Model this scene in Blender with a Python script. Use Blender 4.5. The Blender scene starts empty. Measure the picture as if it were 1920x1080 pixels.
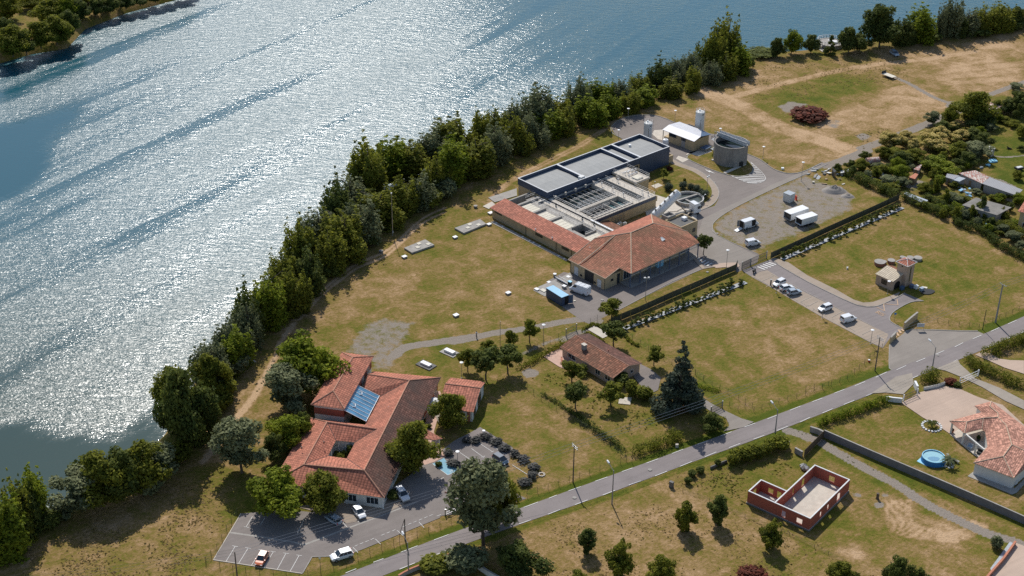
import bpy, bmesh, math, random
import numpy as np
from mathutils import Vector, Matrix, Euler
from mathutils.noise import noise as pnoise
R = math.radians
MR = Matrix.Rotation
SC = bpy.context.scene
COL = SC.collection
rnd = random.Random(7)
PITCH, ROLL, FPX = R(29.04), R(0.648), 2762.0
CAMP = np.array([0.0, 0.0, 180.0])
cF = np.array([0, math.cos(PITCH), -math.sin(PITCH)])
cR0 = np.array([1.0, 0, 0]); cU0 = np.cross(cR0, cF)
cR = math.cos(ROLL) * cR0 + math.sin(ROLL) * cU0
cU = -math.sin(ROLL) * cR0 + math.cos(ROLL) * cU0
cd = bpy.data.cameras.new("camera"); cam = bpy.data.objects.new("camera", cd); COL.objects.link(cam)
cd.sensor_width = 36.0; cd.lens = 36.0 * FPX / 1920.0
cd.clip_start = 1.0; cd.clip_end = 12000.0
m = Matrix([[cR[0], cU[0], -cF[0], 0], [cR[1], cU[1], -cF[1], 0], [cR[2], cU[2], -cF[2], 180.0], [0, 0, 0, 1]])
cam.matrix_world = m
SC.camera = cam
SUN_EL, SHADOW_AZ = 46.5, -77.3          # shadows fall towards this azimuth (math angle from +X)
w = bpy.data.worlds.new("World"); SC.world = w; w.use_nodes = True
nt = w.node_tree; nt.nodes.clear()
sky = nt.nodes.new('ShaderNodeTexSky'); sky.sky_type = 'NISHITA'; sky.sun_disc = False
sun_az = SHADOW_AZ + 180.0
sky.sun_elevation = R(SUN_EL); sky.sun_rotation = R(90.0 - sun_az)
sky.air_density = 1.0; sky.dust_density = .7; sky.ozone_density = 1.0
bg = nt.nodes.new('ShaderNodeBackground'); bg.inputs[1].default_value = 0.115
wo = nt.nodes.new('ShaderNodeOutputWorld')
nt.links.new(sky.outputs[0], bg.inputs[0]); nt.links.new(bg.outputs[0], wo.inputs[0])
ld = bpy.data.lights.new("sun", 'SUN'); ld.energy = 4.1; ld.angle = R(0.5); ld.color = (1.0, 0.96, 0.895)
lo = bpy.data.objects.new("sun", ld); COL.objects.link(lo)
el, az = R(SUN_EL), R(sun_az)
sdir = Vector((math.cos(el) * math.cos(az), math.cos(el) * math.sin(az), math.sin(el)))
lo.rotation_euler = sdir.to_track_quat('Z', 'Y').to_euler(); lo.location = (0, 300, 250)
SC.view_settings.view_transform = 'Standard'; SC.view_settings.look = 'None'
SC.view_settings.exposure = 0.06; SC.view_settings.gamma = 1.0
SC.view_settings.use_curve_mapping = False
SC.render.engine = 'CYCLES'
SC.cycles.max_bounces = 6; SC.cycles.transparent_max_bounces = 6
SC.cycles.sample_clamp_indirect = 4.0
SC.cycles.use_denoising = False
ZM = {'A': (380, 600, .27778), 'B': (380, 820, .27083), 'C': (800, 750, .30552), 'D': (850, 540, .25932), 'E': (900, 330, .25),
      'F': (900, 190, .29167), 'G': (1280, 280, .25932), 'H': (1280, 460, .26042), 'I': (1280, 720, .33333), 'J': (1600, 560, .16667),
      'K': (1560, 150, .1875), 'L': (1560, 300, .1875), 'M': (1380, 0, .28125), 'N': (900, 100, .27778), 'O': (400, 300, .27778),
      'P': (0, 700, .35184), 'Q': (1240, 190, .14815), 'Rr': (1700, 800, .09259), 'S': (1500, 50, .06483), 'T': (1240, 330, .09259),
      'U': (1600, 460, .12040), 'V': (1700, 540, .12964), 'W': (900, 360, .14815), 'X': (1080, 300, .12040), 'Y': (1060, 390, .16667),
      'AA': (560, 640, .2963), 'AB': (1760, 720, .20382), 'AC': (1380, 860, .13889), 'AD': (1360, 340, .12962), 'AE': (1380, 480, .15738),
      'AF': (980, 500, .09259), 'AG': (700, 960, .13542), 'AH': (1760, 600, .12966), 'AI': (1760, 140, .11111), 'p': (0, 0, 1)}
def ray(x, y, z=0.0):
    d = cF * FPX + cR * (x - 960) - cU * (y - 540)
    return CAMP + (z - 180.0) / d[2] * d
def g(k, x, y, z=0.0):
    a = ZM[k]; q = ray(a[0] + x * a[2], a[1] + y * a[2], z)
    return Vector((q[0], q[1], z))
def G(x, y, z=0.0): return g('p', x, y, z)
def gp(k, pts, z=0.0): return [g(k, x, y, z) for x, y in pts]
def project(p):
    v = np.array(p, float) - CAMP; w_ = v @ cF
    return 960 + FPX * (v @ cR) / w_, 540 - FPX * (v @ cU) / w_
def mpp(p):                              # metres per photo pixel at a point
    return float((np.array(p, float) - CAMP) @ cF) / FPX
def hgt(base, topy):                     # height of a vertical thing from its top's picture row
    lo_, hi_ = 0.0, 60.0
    for _ in range(30):
        mm = (lo_ + hi_) / 2
        if project((base[0], base[1], base[2] + mm))[1] > topy: lo_ = mm
        else: hi_ = mm
    return lo_
class Fr:                                # local plan frame
    def __init__(s, o, deg): s.o = Vector((o[0], o[1], 0)); s.a = R(deg); s.c, s.s = math.cos(s.a), math.sin(s.a)
    def __call__(s, u, v, z=0.0): return Vector((s.o.x + u * s.c - v * s.s, s.o.y + u * s.s + v * s.c, z))
    def inv(s, p):
        x, y = p[0] - s.o.x, p[1] - s.o.y
        return x * s.c + y * s.s, -x * s.s + y * s.c
class MB:
    def __init__(s): s.v = []; s.f = []; s.mi = []; s.uv = []
    def face(s, pts, mi=0, uv=None):
        i = len(s.v); s.v += [tuple(p) for p in pts]; s.f.append(tuple(range(i, i + len(pts)))); s.mi.append(mi)
        s.uv.append(uv or [(0, 0)] * len(pts)); return s
    def slope(s, pts, mi=0):             # roof face: uv = metres along eave / up slope
        p = [Vector(q) for q in pts]; n = Vector((0, 0, 0))
        for i in range(1, len(p) - 1): n += (p[i] - p[0]).cross(p[i + 1] - p[0])
        if n.z < 0: p.reverse(); n = -n
        n.normalize(); u = Vector((0, 0, 1)).cross(n)
        u = Vector((1, 0, 0)) if u.length < 1e-4 else u.normalized(); t = n.cross(u)
        return s.face(p, mi, [(q.dot(u), q.dot(t)) for q in p])
    def prism(s, poly, z0, z1, mi=0, top=True, bottom=True, mtop=None):
        p = [(q[0], q[1]) for q in poly]
        if sum(p[i - 1][0] * p[i][1] - p[i][0] * p[i - 1][1] for i in range(len(p))) < 0: p.reverse()
        if top: s.face([(x, y, z1) for x, y in p], mi if mtop is None else mtop)
        if bottom: s.face([(x, y, z0) for x, y in reversed(p)], mi)
        for i in range(len(p)):
            a, b = p[i - 1], p[i]
            L = math.hypot(b[0] - a[0], b[1] - a[1])
            s.face([(a[0], a[1], z0), (b[0], b[1], z0), (b[0], b[1], z1), (a[0], a[1], z1)], mi, [(0, z0), (L, z0), (L, z1), (0, z1)])
        return s
    def frbox(s, f, u0, u1, v0, v1, z0, z1, mi=0, mtop=None):
        return s.prism([f(u0, v0), f(u1, v0), f(u1, v1), f(u0, v1)], z0, z1, mi, mtop=mtop)
    def box(s, c, d, mi=0, M=None):
        x, y, z = d[0] / 2, d[1] / 2, d[2] / 2
        P = [Vector((sx * x, sy * y, sz * z)) for sx in (-1, 1) for sy in (-1, 1) for sz in (-1, 1)]
        P = [(M @ q if M else q) + Vector(c) for q in P]
        for a in ((0, 1, 3, 2), (4, 6, 7, 5), (0, 4, 5, 1), (2, 3, 7, 6), (0, 2, 6, 4), (1, 5, 7, 3)): s.face([P[i] for i in a], mi)
        return s
    def wall(s, a, b, t, z0, z1, mi=0):  # wall between two plan points
        a, b = Vector((a[0], a[1])), Vector((b[0], b[1])); d = (b - a)
        if d.length < 1e-6: return s
        d.normalize(); n = Vector((-d.y, d.x)) * t / 2
        return s.prism([a - n, b - n, b + n, a + n], z0, z1, mi)
    def bar(s, a, b, r, mi=0, n=4, r2=None):
        a, b = Vector(a), Vector(b); d = b - a
        if d.length < 1e-6: return s
        q = d.to_track_quat('Z', 'Y'); r2 = r if r2 is None else r2
        A = [a + q @ Vector((math.cos(t) * r, math.sin(t) * r, 0)) for t in [(i + .5) * 2 * math.pi / n for i in range(n)]]
        B = [b + q @ Vector((math.cos(t) * r2, math.sin(t) * r2, 0)) for t in [(i + .5) * 2 * math.pi / n for i in range(n)]]
        for i in range(n): j = (i + 1) % n; s.face([A[i], A[j], B[j], B[i]], mi)
        s.face(list(reversed(A)), mi); s.face(B, mi); return s
    def tube(s, pts, r, mi=0, n=4):
        for a, b in zip(pts, pts[1:]): s.bar(a, b, r, mi, n)
        return s
    def lathe(s, c, prof, n=24, mi=0, M=None, cap=True):   # prof = [(r, z)...]
        c = Vector(c); rings = []
        for r_, z_ in prof:
            ring = [Vector((math.cos(2 * math.pi * i / n) * r_, math.sin(2 * math.pi * i / n) * r_, z_)) for i in range(n)]
            rings.append([(M @ q if M else q) + c for q in ring])
        for a, b in zip(rings, rings[1:]):
            for i in range(n): j = (i + 1) % n; s.face([a[i], a[j], b[j], b[i]], mi)
        if cap and prof[0][0] > 1e-4 and abs(prof[0][1] - prof[1][1]) > 1e-5: s.face(list(reversed(rings[0])), mi)
        if cap and prof[-1][0] > 1e-4: s.face(rings[-1], mi)
        return s
    def rail(s, pts, z, h=1.0, step=1.6, r=.035, mi=0, rails=(1.0, .55)):
        for a, b in zip(pts, pts[1:]):
            a, b = Vector((a[0], a[1], z)), Vector((b[0], b[1], z)); L = (b - a).length; k = max(1, round(L / step))
            for q in rails: s.bar(a + Vector((0, 0, h * q)), b + Vector((0, 0, h * q)), r, mi)
            for i in range(k + 1): p = a.lerp(b, i / k); s.bar(p, p + Vector((0, 0, h)), r, mi)
        return s
    def build(s, name, mats, parent=None, smooth=False, local=False, label=None, merge=False):
        me = bpy.data.meshes.new(name)
        off = Vector((0, 0, 0)); q = parent
        if not local:
            while q is not None: off += q.location; q = q.parent
        me.from_pydata([(x - off.x, y - off.y, z - off.z) for x, y, z in s.v], [], s.f)
        if not isinstance(mats, (list, tuple)): mats = [mats]
        for mt in mats: me.materials.append(mt)
        me.polygons.foreach_set('material_index', s.mi)
        if any(any(u != (0, 0) for u in f) for f in s.uv):
            ul = me.uv_layers.new(name='UVMap'); ul.data.foreach_set('uv', [c for f in s.uv for u in f for c in u])
        if merge:
            bm = bmesh.new(); bm.from_mesh(me); bmesh.ops.remove_doubles(bm, verts=bm.verts, dist=1e-4); bm.to_mesh(me); bm.free()
        if smooth: me.polygons.foreach_set('use_smooth', [True] * len(me.polygons))
        me.update()
        o = bpy.data.objects.new(name, me); COL.objects.link(o)
        if parent: o.parent = parent
        if label: o['label'] = label
        return o
def tag(o, label, cat, group=None, kind=None):
    o['label'] = label; o['category'] = cat
    if group: o['group'] = group
    if kind: o['kind'] = kind
    return o
def thing(name, label, cat, loc=(0, 0, 0), rz=0.0, group=None):
    o = bpy.data.objects.new(name, None); COL.objects.link(o); o.empty_display_size = .5
    o.location = loc; o.rotation_euler = (0, 0, rz); return tag(o, label, cat, group)
def copy_tree(src, parent=None):
    c = src.copy(); COL.objects.link(c)
    if parent: c.parent = parent
    for ch in src.children: copy_tree(ch, c)
    return c
def place(src, loc, rz, label, group=None, scale=None):
    c = copy_tree(src) if src.get('_used') else src
    src['_used'] = 1
    if '_used' in c and c is not src: del c['_used']
    c.location = loc; c.rotation_euler = (0, 0, rz); c['label'] = label
    if group: c['group'] = group
    if scale: c.scale = scale if isinstance(scale, (tuple, list)) else (scale,) * 3
    return c
def smooth_line(pts, n=6, closed=False):
    P = [Vector(p) for p in pts]; out = []; N = len(P)
    rng = range(N) if closed else range(N - 1)
    for i in rng:
        a, b = P[i], P[(i + 1) % N]
        p0 = P[i - 1] if (i > 0 or closed) else a; p3 = P[(i + 2) % N] if (i + 2 < N or closed) else b
        for k in range(n):
            t = k / n
            out.append(.5 * ((2 * a) + (b - p0) * t + (2 * p0 - 5 * a + 4 * b - p3) * t * t + (3 * a - p0 - 3 * b + p3) * t ** 3))
    if not closed: out.append(P[-1])
    return out
class NT:
    def __init__(s, name):
        s.m = bpy.data.materials.new(name); s.m.use_nodes = True; s.t = s.m.node_tree; s.t.nodes.clear()
        s.out = s.n('ShaderNodeOutputMaterial'); s.co = s.n('ShaderNodeTexCoord'); s.geo = None
    def n(s, ty, **kw):
        x = s.t.nodes.new(ty)
        for k, v in kw.items(): setattr(x, k, v)
        return x
    def l(s, a, b): s.t.links.new(a, b)
    def pos(s):
        if not s.geo: s.geo = s.n('ShaderNodeNewGeometry')
        return s.geo.outputs['Position']
    def noise(s, scale, detail=3.0, rough=.55, vec=None, dist=0.0):
        x = s.n('ShaderNodeTexNoise'); x.inputs['Scale'].default_value = scale; x.inputs['Detail'].default_value = detail
        x.inputs['Roughness'].default_value = rough; x.inputs['Distortion'].default_value = dist
        s.l(vec if vec is not None else s.pos(), x.inputs['Vector']); return x.outputs['Fac']
    def ramp(s, fac, stops, interp='LINEAR'):
        x = s.n('ShaderNodeValToRGB'); x.color_ramp.interpolation = interp; e = x.color_ramp.elements
        while len(e) < len(stops): e.new(.5)
        for i, (p, c) in enumerate(stops):
            e[i].position = p; e[i].color = (c, c, c, 1) if isinstance(c, (int, float)) else (*c, 1)
        s.l(fac, x.inputs[0]); return x.outputs[0]
    def mix(s, a, b, fac, mode='MIX'):
        x = s.n('ShaderNodeMix', data_type='RGBA', blend_type=mode); x.clamp_factor = True
        for k, v in ((0, fac), (6, a), (7, b)):
            if isinstance(v, (int, float)): x.inputs[k].default_value = v if k == 0 else (v, v, v, 1)
            elif isinstance(v, tuple): x.inputs[k].default_value = (*v, 1)
            else: s.l(v, x.inputs[k])
        return x.outputs[2]
    def math(s, op, a, b=0.0, c=0.0, clamp=False):
        x = s.n('ShaderNodeMath', operation=op); x.use_clamp = clamp
        for k, v in ((0, a), (1, b), (2, c)):
            if isinstance(v, (int, float)): x.inputs[k].default_value = v
            else: s.l(v, x.inputs[k])
        return x.outputs[0]
    def attr(s, name):
        x = s.n('ShaderNodeAttribute'); x.attribute_name = name; return x.outputs['Fac']
    def scalev(s, vec, sc, rot=0.0):
        x = s.n('ShaderNodeMapping'); x.inputs['Scale'].default_value = sc; x.inputs['Rotation'].default_value = (0, 0, rot)
        s.l(vec, x.inputs[0]); return x.outputs[0]
    def rotscale(s, sc, deg):            # stretch along a ground direction: rotate first, then scale
        a = s.n('ShaderNodeVectorRotate', rotation_type='Z_AXIS'); a.inputs['Angle'].default_value = R(-deg); s.l(s.pos(), a.inputs['Vector'])
        b = s.n('ShaderNodeMapping'); b.inputs['Scale'].default_value = sc; s.l(a.outputs[0], b.inputs[0]); return b.outputs[0]
    def bsdf(s, col, rough=.8, metal=0.0, spec=.3, bump=None, bstr=.5, bdist=.05, trans=None):
        b = s.n('ShaderNodeBsdfPrincipled'); s.b = b
        if isinstance(col, tuple): b.inputs['Base Color'].default_value = (*col, 1)
        else: s.l(col, b.inputs['Base Color'])
        if isinstance(rough, (int, float)): b.inputs['Roughness'].default_value = rough
        else: s.l(rough, b.inputs['Roughness'])
        b.inputs['Metallic'].default_value = metal; b.inputs['Specular IOR Level'].default_value = spec
        if bump is not None:
            u = s.n('ShaderNodeBump'); u.inputs['Strength'].default_value = bstr; u.inputs['Distance'].default_value = bdist
            s.l(bump, u.inputs['Height']); s.l(u.outputs[0], b.inputs['Normal']); s.bu = u
        s.l(b.outputs[0], s.out.inputs[0]); return s.m
def dull(name, col, rough=.75, var=.18, scale=1.5, metal=0.0, spec=.3, stain=0.0):
    t = NT(name); n1 = t.noise(scale, 5, .6); n2 = t.noise(scale * 9, 2, .5)
    lo_, hi_ = tuple(c * (1 - var) for c in col), tuple(min(1, c * (1 + var)) for c in col)
    c = t.ramp(n1, [(.3, lo_), (.7, hi_)])
    c = t.mix(c, tuple(x * (1 - var) for x in col), t.math('MULTIPLY', n2, .45))
    if stain:
        st = t.noise(1.0, 4, .6, t.scalev(t.pos(), (1.6, 1.6, .25)))
        c = t.mix(c, tuple(x * .55 for x in col), t.math('MULTIPLY', t.ramp(st, [(.5, 0.0), (.75, 1.0)]), stain))
    return t.bsdf(c, rough, metal, spec)
M = {}
M['wall_beige'] = dull('wall_beige', (.50, .385, .23), .85, .12, .5, stain=.35)
M['wall_pink'] = dull('wall_pink', (.46, .34, .26), .85, .14, .6, stain=.3)
M['wall_white'] = dull('wall_white', (.70, .68, .63), .8, .06, .6, stain=.2)
M['wall_grey'] = dull('wall_grey', (.37, .34, .31), .9, .12, .8, stain=.3)
M['block_grey'] = dull('block_grey', (.18, .17, .17), .9, .15, .8, stain=.3)
M['clad_dark'] = dull('clad_dark', (.055, .078, .125), .45, .1, .4, spec=.5)
M['trim_light'] = dull('trim_light', (.55, .56, .57), .5, .08)
M['white_paint'] = dull('white_paint', (.78, .78, .77), .45, .05, 1.2)
M['white_dirty'] = dull('white_dirty', (.66, .66, .64), .55, .1, .8, stain=.4)
M['concrete'] = dull('concrete', (.36, .335, .30), .9, .2, .7, stain=.35)
M['concrete_light'] = dull('concrete_light', (.56, .50, .42), .9, .15, .8)
M['concrete_dark'] = dull('concrete_dark', (.17, .165, .155), .92, .3, .6, stain=.3)
M['concrete_mid'] = dull('concrete_mid', (.24, .225, .20), .92, .3, .5, stain=.3)
M['slab_cream'] = dull('slab_cream', (.66, .61, .50), .85, .13, 1.3)
M['metal_grey'] = dull('metal_grey', (.33, .34, .35), .4, .12, 2, .6)
M['galv'] = dull('galv', (.5, .51, .52), .38, .1, 2, .7)
M['dark_metal'] = dull('dark_metal', (.03, .033, .035), .5, .15)
M['black'] = dull('black', (.012, .012, .013), .6, .2)
M['rubber'] = dull('rubber', (.02, .02, .02), .85, .2)
M['wood_pole'] = dull('wood_pole', (.13, .105, .085), .9, .25, 1.5)
M['pole_concrete'] = dull('pole_concrete', (.30, .28, .26), .9, .12, 1.5)
M['wood'] = dull('wood', (.30, .21, .12), .8, .2, 2)
M['green_metal'] = dull('green_metal', (.03, .05, .035), .6, .15)
M['blue_roof'] = dull('blue_roof', (.26, .50, .68), .5, .1, 1.0)
M['blue_steel'] = dull('blue_steel', (.07, .12, .20), .5, .2, 1.0)
M['blue_post'] = dull('blue_post', (.10, .13, .20), .5, .1)
M['brick_red'] = None
M['red'] = dull('red', (.50, .06, .03), .5, .1)
M['orange_terracotta'] = dull('terracotta', (.50, .20, .12), .85, .15)
M['pink_tile'] = dull('pink_tile', (.55, .36, .28), .85, .15, 1.5)
M['yellow'] = dull('yellow', (.7, .45, .05), .6, .1)
M['skin'] = dull('skin', (.45, .28, .2), .7, .05)
M['shirt'] = dull('shirt', (.55, .6, .65), .8, .05)
M['jeans'] = dull('jeans', (.04, .05, .08), .85, .1)
M['hair'] = dull('hair', (.03, .02, .015), .8, .1)
M['tarp'] = dull('tarp', (.38, .42, .45), .5, .2, 2.5)
M['rust'] = None
def glassy(name, col, rough=.06, spec=.7):
    t = NT(name); return t.bsdf(col, rough, 0, spec)
M['glass'] = glassy('glass', (.02, .03, .04))
M['glass_blue'] = dull('glass_blue', (.09, .25, .40), .12, .35, .35, spec=.9)
M['pool_blue'] = dull('pool_blue', (.03, .20, .48), .45, .1)
M['sky_blue'] = dull('sky_blue', (.30, .62, .80), .5, .1)
def carpaint(name, col):
    t = NT(name); m_ = t.bsdf(col, .28, 0, .5); t.b.inputs['Coat Weight'].default_value = .6; return m_
M['car_white'] = carpaint('car_white', (.74, .75, .76)); M['car_orange'] = carpaint('car_orange', (.55, .13, .04))
M['car_blue'] = carpaint('car_blue', (.03, .06, .10)); M['car_silver'] = carpaint('car_silver', (.34, .40, .46))
M['light_red'] = glassy('light_red', (.5, .02, .01), .2); M['light_clear'] = glassy('light_clear', (.75, .78, .8), .1)
def roof_tiles(name, base, var, moss=.3, mosscol=(.10, .07, .055), per=.62):
    t = NT(name); uv = t.n('ShaderNodeUVMap').outputs[0]
    sp = t.n('ShaderNodeSeparateXYZ'); t.l(uv, sp.inputs[0])
    wob = t.math('MULTIPLY', t.noise(.5, 2), .07)
    u = t.math('MULTIPLY', sp.outputs[0], 1 / per); v = t.math('MULTIPLY', t.math('ADD', sp.outputs[1], wob), 1 / .52)
    fu = t.math('FRACT', u); fv = t.math('FRACT', v)
    ridge = t.math('SINE', t.math('MULTIPLY', fu, math.pi))             # round tile profile
    row = t.math('SUBTRACT', 1.0, fv)
    h = t.math('ADD', ridge, t.math('MULTIPLY', row, .5))
    cid = t.n('ShaderNodeCombineXYZ'); t.l(t.math('FLOOR', u), cid.inputs[0]); t.l(t.math('FLOOR', v), cid.inputs[1])
    wn = t.n('ShaderNodeTexWhiteNoise', noise_dimensions='3D'); t.l(cid.outputs[0], wn.inputs['Vector'])
    b = base
    c = t.ramp(wn.outputs['Value'], [(0, tuple(x * (1 - var) for x in b)), (.6, b), (1, tuple(min(1, x * (1 + var * 1.3)) for x in b))])
    gap = t.ramp(fu, [(0.0, .32), (.2, 1.0), (.8, 1.0), (1.0, .32)])
    gap2 = t.ramp(fv, [(0.0, .42), (.3, 1.0)])
    c = t.mix(c, t.mix(gap, gap2, 1.0, 'MULTIPLY'), .85, 'MULTIPLY')
    mo = t.ramp(t.noise(.16, 6, .62, dist=.4), [(.42, 0.0), (.62, 1.0)])
    c = t.mix(c, mosscol, t.math('MULTIPLY', mo, moss))
    mo2 = t.ramp(t.noise(1.6, 4, .7), [(.55, 0.0), (.68, 1.0)])
    c = t.mix(c, tuple(x * .8 for x in mosscol), t.math('MULTIPLY', mo2, moss * .5))
    sp2 = t.ramp(t.noise(5.0, 1, .5), [(.72, 0.0), (.76, 1.0)])
    c = t.mix(c, (.42, .38, .30), t.math('MULTIPLY', sp2, moss * .8))
    return t.bsdf(c, .85, 0, .15, h, .55, .07)
M['tiles_red'] = roof_tiles('tiles_red', (.50, .195, .13), .22, .25)
M['tiles_school'] = roof_tiles('tiles_school', (.52, .20, .13), .18, .32, per=.7)
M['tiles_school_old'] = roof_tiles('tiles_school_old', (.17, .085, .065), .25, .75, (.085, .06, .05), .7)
M['tiles_admin'] = roof_tiles('tiles_admin', (.40, .165, .105), .25, .6, (.16, .11, .065))
M['tiles_house'] = roof_tiles('tiles_house', (.30, .13, .08), .35, .75, (.12, .075, .05))
M['tiles_villa'] = roof_tiles('tiles_villa', (.56, .29, .21), .42, .25, (.34, .16, .11), .42)
M['tiles_white'] = roof_tiles('tiles_white', (.62, .53, .40), .1, .1, (.3, .22, .15), .55)
M['ridge_tile'] = dull('ridge_tile', (.50, .27, .18), .85, .25, 3)
M['ridge_pale'] = dull('ridge_pale', (.55, .42, .30), .85, .25, 3)
def stripes(name, c1, c2, per, rough=.5, axis='u', bs=.4):
    t = NT(name); uv = t.n('ShaderNodeUVMap').outputs[0]
    sp = t.n('ShaderNodeSeparateXYZ'); t.l(uv, sp.inputs[0])
    f = t.math('FRACT', t.math('MULTIPLY', sp.outputs[0 if axis == 'u' else 1], 1 / per))
    c = t.mix(c1, c2, t.ramp(f, [(.0, 1.0), (.18, 0.0), (.82, 0.0), (1.0, 1.0)]))
    c = t.mix(c, tuple(x * .7 for x in c1), t.math('MULTIPLY', t.ramp(t.noise(.5, 5), [(.4, 0.0), (.7, 1.0)]), .35))
    return t.bsdf(c, rough, 0, .4, f, bs, .04)
M['roof_white'] = stripes('roof_white', (.60, .60, .62), (.46, .47, .52), .55)
M['roof_grey'] = stripes('roof_grey', (.335, .335, .32), (.30, .305, .295), 1.9, .85, bs=.05)
M['corrugated'] = stripes('corrugated', (.30, .30, .31), (.18, .18, .19), .5, .6)
M['container_blue'] = stripes('container_blue', (.055, .085, .15), (.03, .05, .09), .3, .5)
def brick(name, c1, c2, mort, s=1.0):
    t = NT(name); uv = t.n('ShaderNodeUVMap').outputs[0]
    b = t.n('ShaderNodeTexBrick'); t.l(uv, b.inputs['Vector'])
    for k, v in (('Color1', c1), ('Color2', c2), ('Mortar', mort)): b.inputs[k].default_value = (*v, 1)
    b.inputs['Scale'].default_value = s; b.inputs['Mortar Size'].default_value = .035; b.inputs['Brick Width'].default_value = .5; b.inputs['Row Height'].default_value = .25
    c = t.mix(b.outputs['Color'], (.75, .75, .75), t.math('MULTIPLY', t.noise(1.2, 4), .5), 'MULTIPLY')
    return t.bsdf(c, .9, 0, .2)
M['brick_red'] = brick('brick_red', (.50, .14, .085), (.42, .11, .07), (.28, .11, .08))
M['brick_wall'] = brick('brick_wall', (.40, .12, .07), (.34, .09, .06), (.30, .14, .10))
t = NT('rust_sheet'); c = t.ramp(t.noise(.9, 3, .5, t.scalev(t.pos(), (2.5, .6, 1), .6)), [(.42, (.55, .50, .44)), (.5, (.30, .07, .04)), (.62, (.42, .38, .34))])
M['rust'] = t.bsdf(c, .7)
# asphalt with wear
def asphalt(name, col, var=.15, grit=.25, stain=.25):
    t = NT(name); c = t.ramp(t.noise(.12, 6, .6, dist=.3), [(.3, tuple(x * (1 - var) for x in col)), (.7, tuple(x * (1 + var) for x in col))])
    c = t.mix(c, tuple(x * .62 for x in col), t.math('MULTIPLY', t.ramp(t.noise(.35, 7, .7), [(.52, 0.0), (.72, 1.0)]), stain))
    c = t.mix(c, tuple(min(1, x * 1.5) for x in col), t.math('MULTIPLY', t.noise(6.0, 2, .6), grit))
    c = t.mix(c, .70, t.math('MULTIPLY', t.ramp(t.noise(1.0, 5, .65, t.rotscale((.05, .9, 1), 33)), [(.45, 0.0), (.7, 1.0)]), .42), 'MULTIPLY')
    c = t.mix(c, tuple(min(1, x * 1.35) for x in col), t.math('MULTIPLY', t.ramp(t.noise(.5, 6, .75, dist=.8), [(.6, 0.0), (.68, 1.0)]), .35))
    return t.bsdf(c, .9, 0, .2, t.noise(9.0, 2), .15, .02)
M['asphalt'] = asphalt('asphalt', (.215, .185, .165), .14)
M['asphalt_road'] = asphalt('asphalt_road', (.235, .205, .195), .10, .15, .3)
M['asphalt_park'] = asphalt('asphalt_park', (.215, .187, .170), .14)
M['asphalt_pale'] = asphalt('asphalt_pale', (.25, .22, .19), .12)
M['paving_tan'] = asphalt('paving_tan', (.34, .275, .215), .12, .15, .2)
M['gravel'] = asphalt('gravel', (.30, .26, .215), .2, .4, .3)
M['gravel_pink'] = asphalt('gravel_pink', (.45, .34, .265), .12, .3, .15)
M['road_paint'] = dull('road_paint', (.66, .64, .60), .8, .15, 4)
M['faded_paint'] = dull('faded_paint', (.45, .40, .34), .8, .2, 3)
M['orange_paint'] = dull('orange_paint', (.60, .40, .24), .8, .15, 3)
M['blue_paint'] = dull('blue_paint', (.22, .42, .52), .8, .15, 3)
# grass: driven by vertex attributes green / dry / bare where present
def grass(name, use_attr=True, base=.5, mul=1.0):
    t = NT(name)
    big = t.noise(.03, 4, .6, dist=.6); mid = t.noise(.17, 6, .66, dist=.5); fine = t.noise(1.3, 5, .75)
    fib = t.noise(1.0, 5, .7, t.rotscale((.22, 1.5, 1), 38)); fib2 = t.noise(1.0, 4, .7, t.rotscale((.5, .09, 1), 30))
    k = t.math('ADD', t.math('ADD', t.math('MULTIPLY', big, .55), t.math('MULTIPLY', mid, 1.0)), -.30)
    if use_attr:
        k = t.math('ADD', k, t.math('MULTIPLY', t.attr('dry'), .27)); k = t.math('SUBTRACT', k, t.math('MULTIPLY', t.attr('green'), .27))
    else: k = t.math('ADD', k, base - .5)
    for n_, a_ in ((fine, .80), (fib, .42), (fib2, .20)): k = t.math('ADD', k, t.math('MULTIPLY', t.math('SUBTRACT', n_, .5), a_))
    c = t.ramp(k, [(.14, (.078, .100, .010)), (.34, (.138, .130, .020)), (.46, (.190, .143, .036)), (.58, (.258, .171, .066)), (.73, (.360, .235, .120)), (.92, (.50, .34, .20))])
    c = t.mix(c, .45, t.math('MULTIPLY', t.ramp(t.noise(1.5, 5, .8), [(.52, 0.0), (.72, 1.0)]), .75), 'MULTIPLY')
    if use_attr:
        gr = t.ramp(t.noise(3.5, 4, .75), [(.3, (.20, .172, .142)), (.7, (.33, .28, .23))])
        ea = t.math('ADD', t.attr('bare'), t.math('MULTIPLY', t.math('SUBTRACT', t.noise(.45, 6, .75), .5), 1.5))
        c = t.mix(c, gr, t.ramp(ea, [(.36, 0.0), (.66, 1.0)]))
    return t.bsdf(c, .95, 0, .1, t.math('ADD', fine, t.noise(3.5, 3)), .7, .25)
M['grass'] = grass('grass'); M['grass_lawn'] = grass('grass_lawn', False, .44); M['grass_dry'] = grass('grass_dry', False, .58)
M['verge'] = grass('verge', False, .24)
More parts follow.
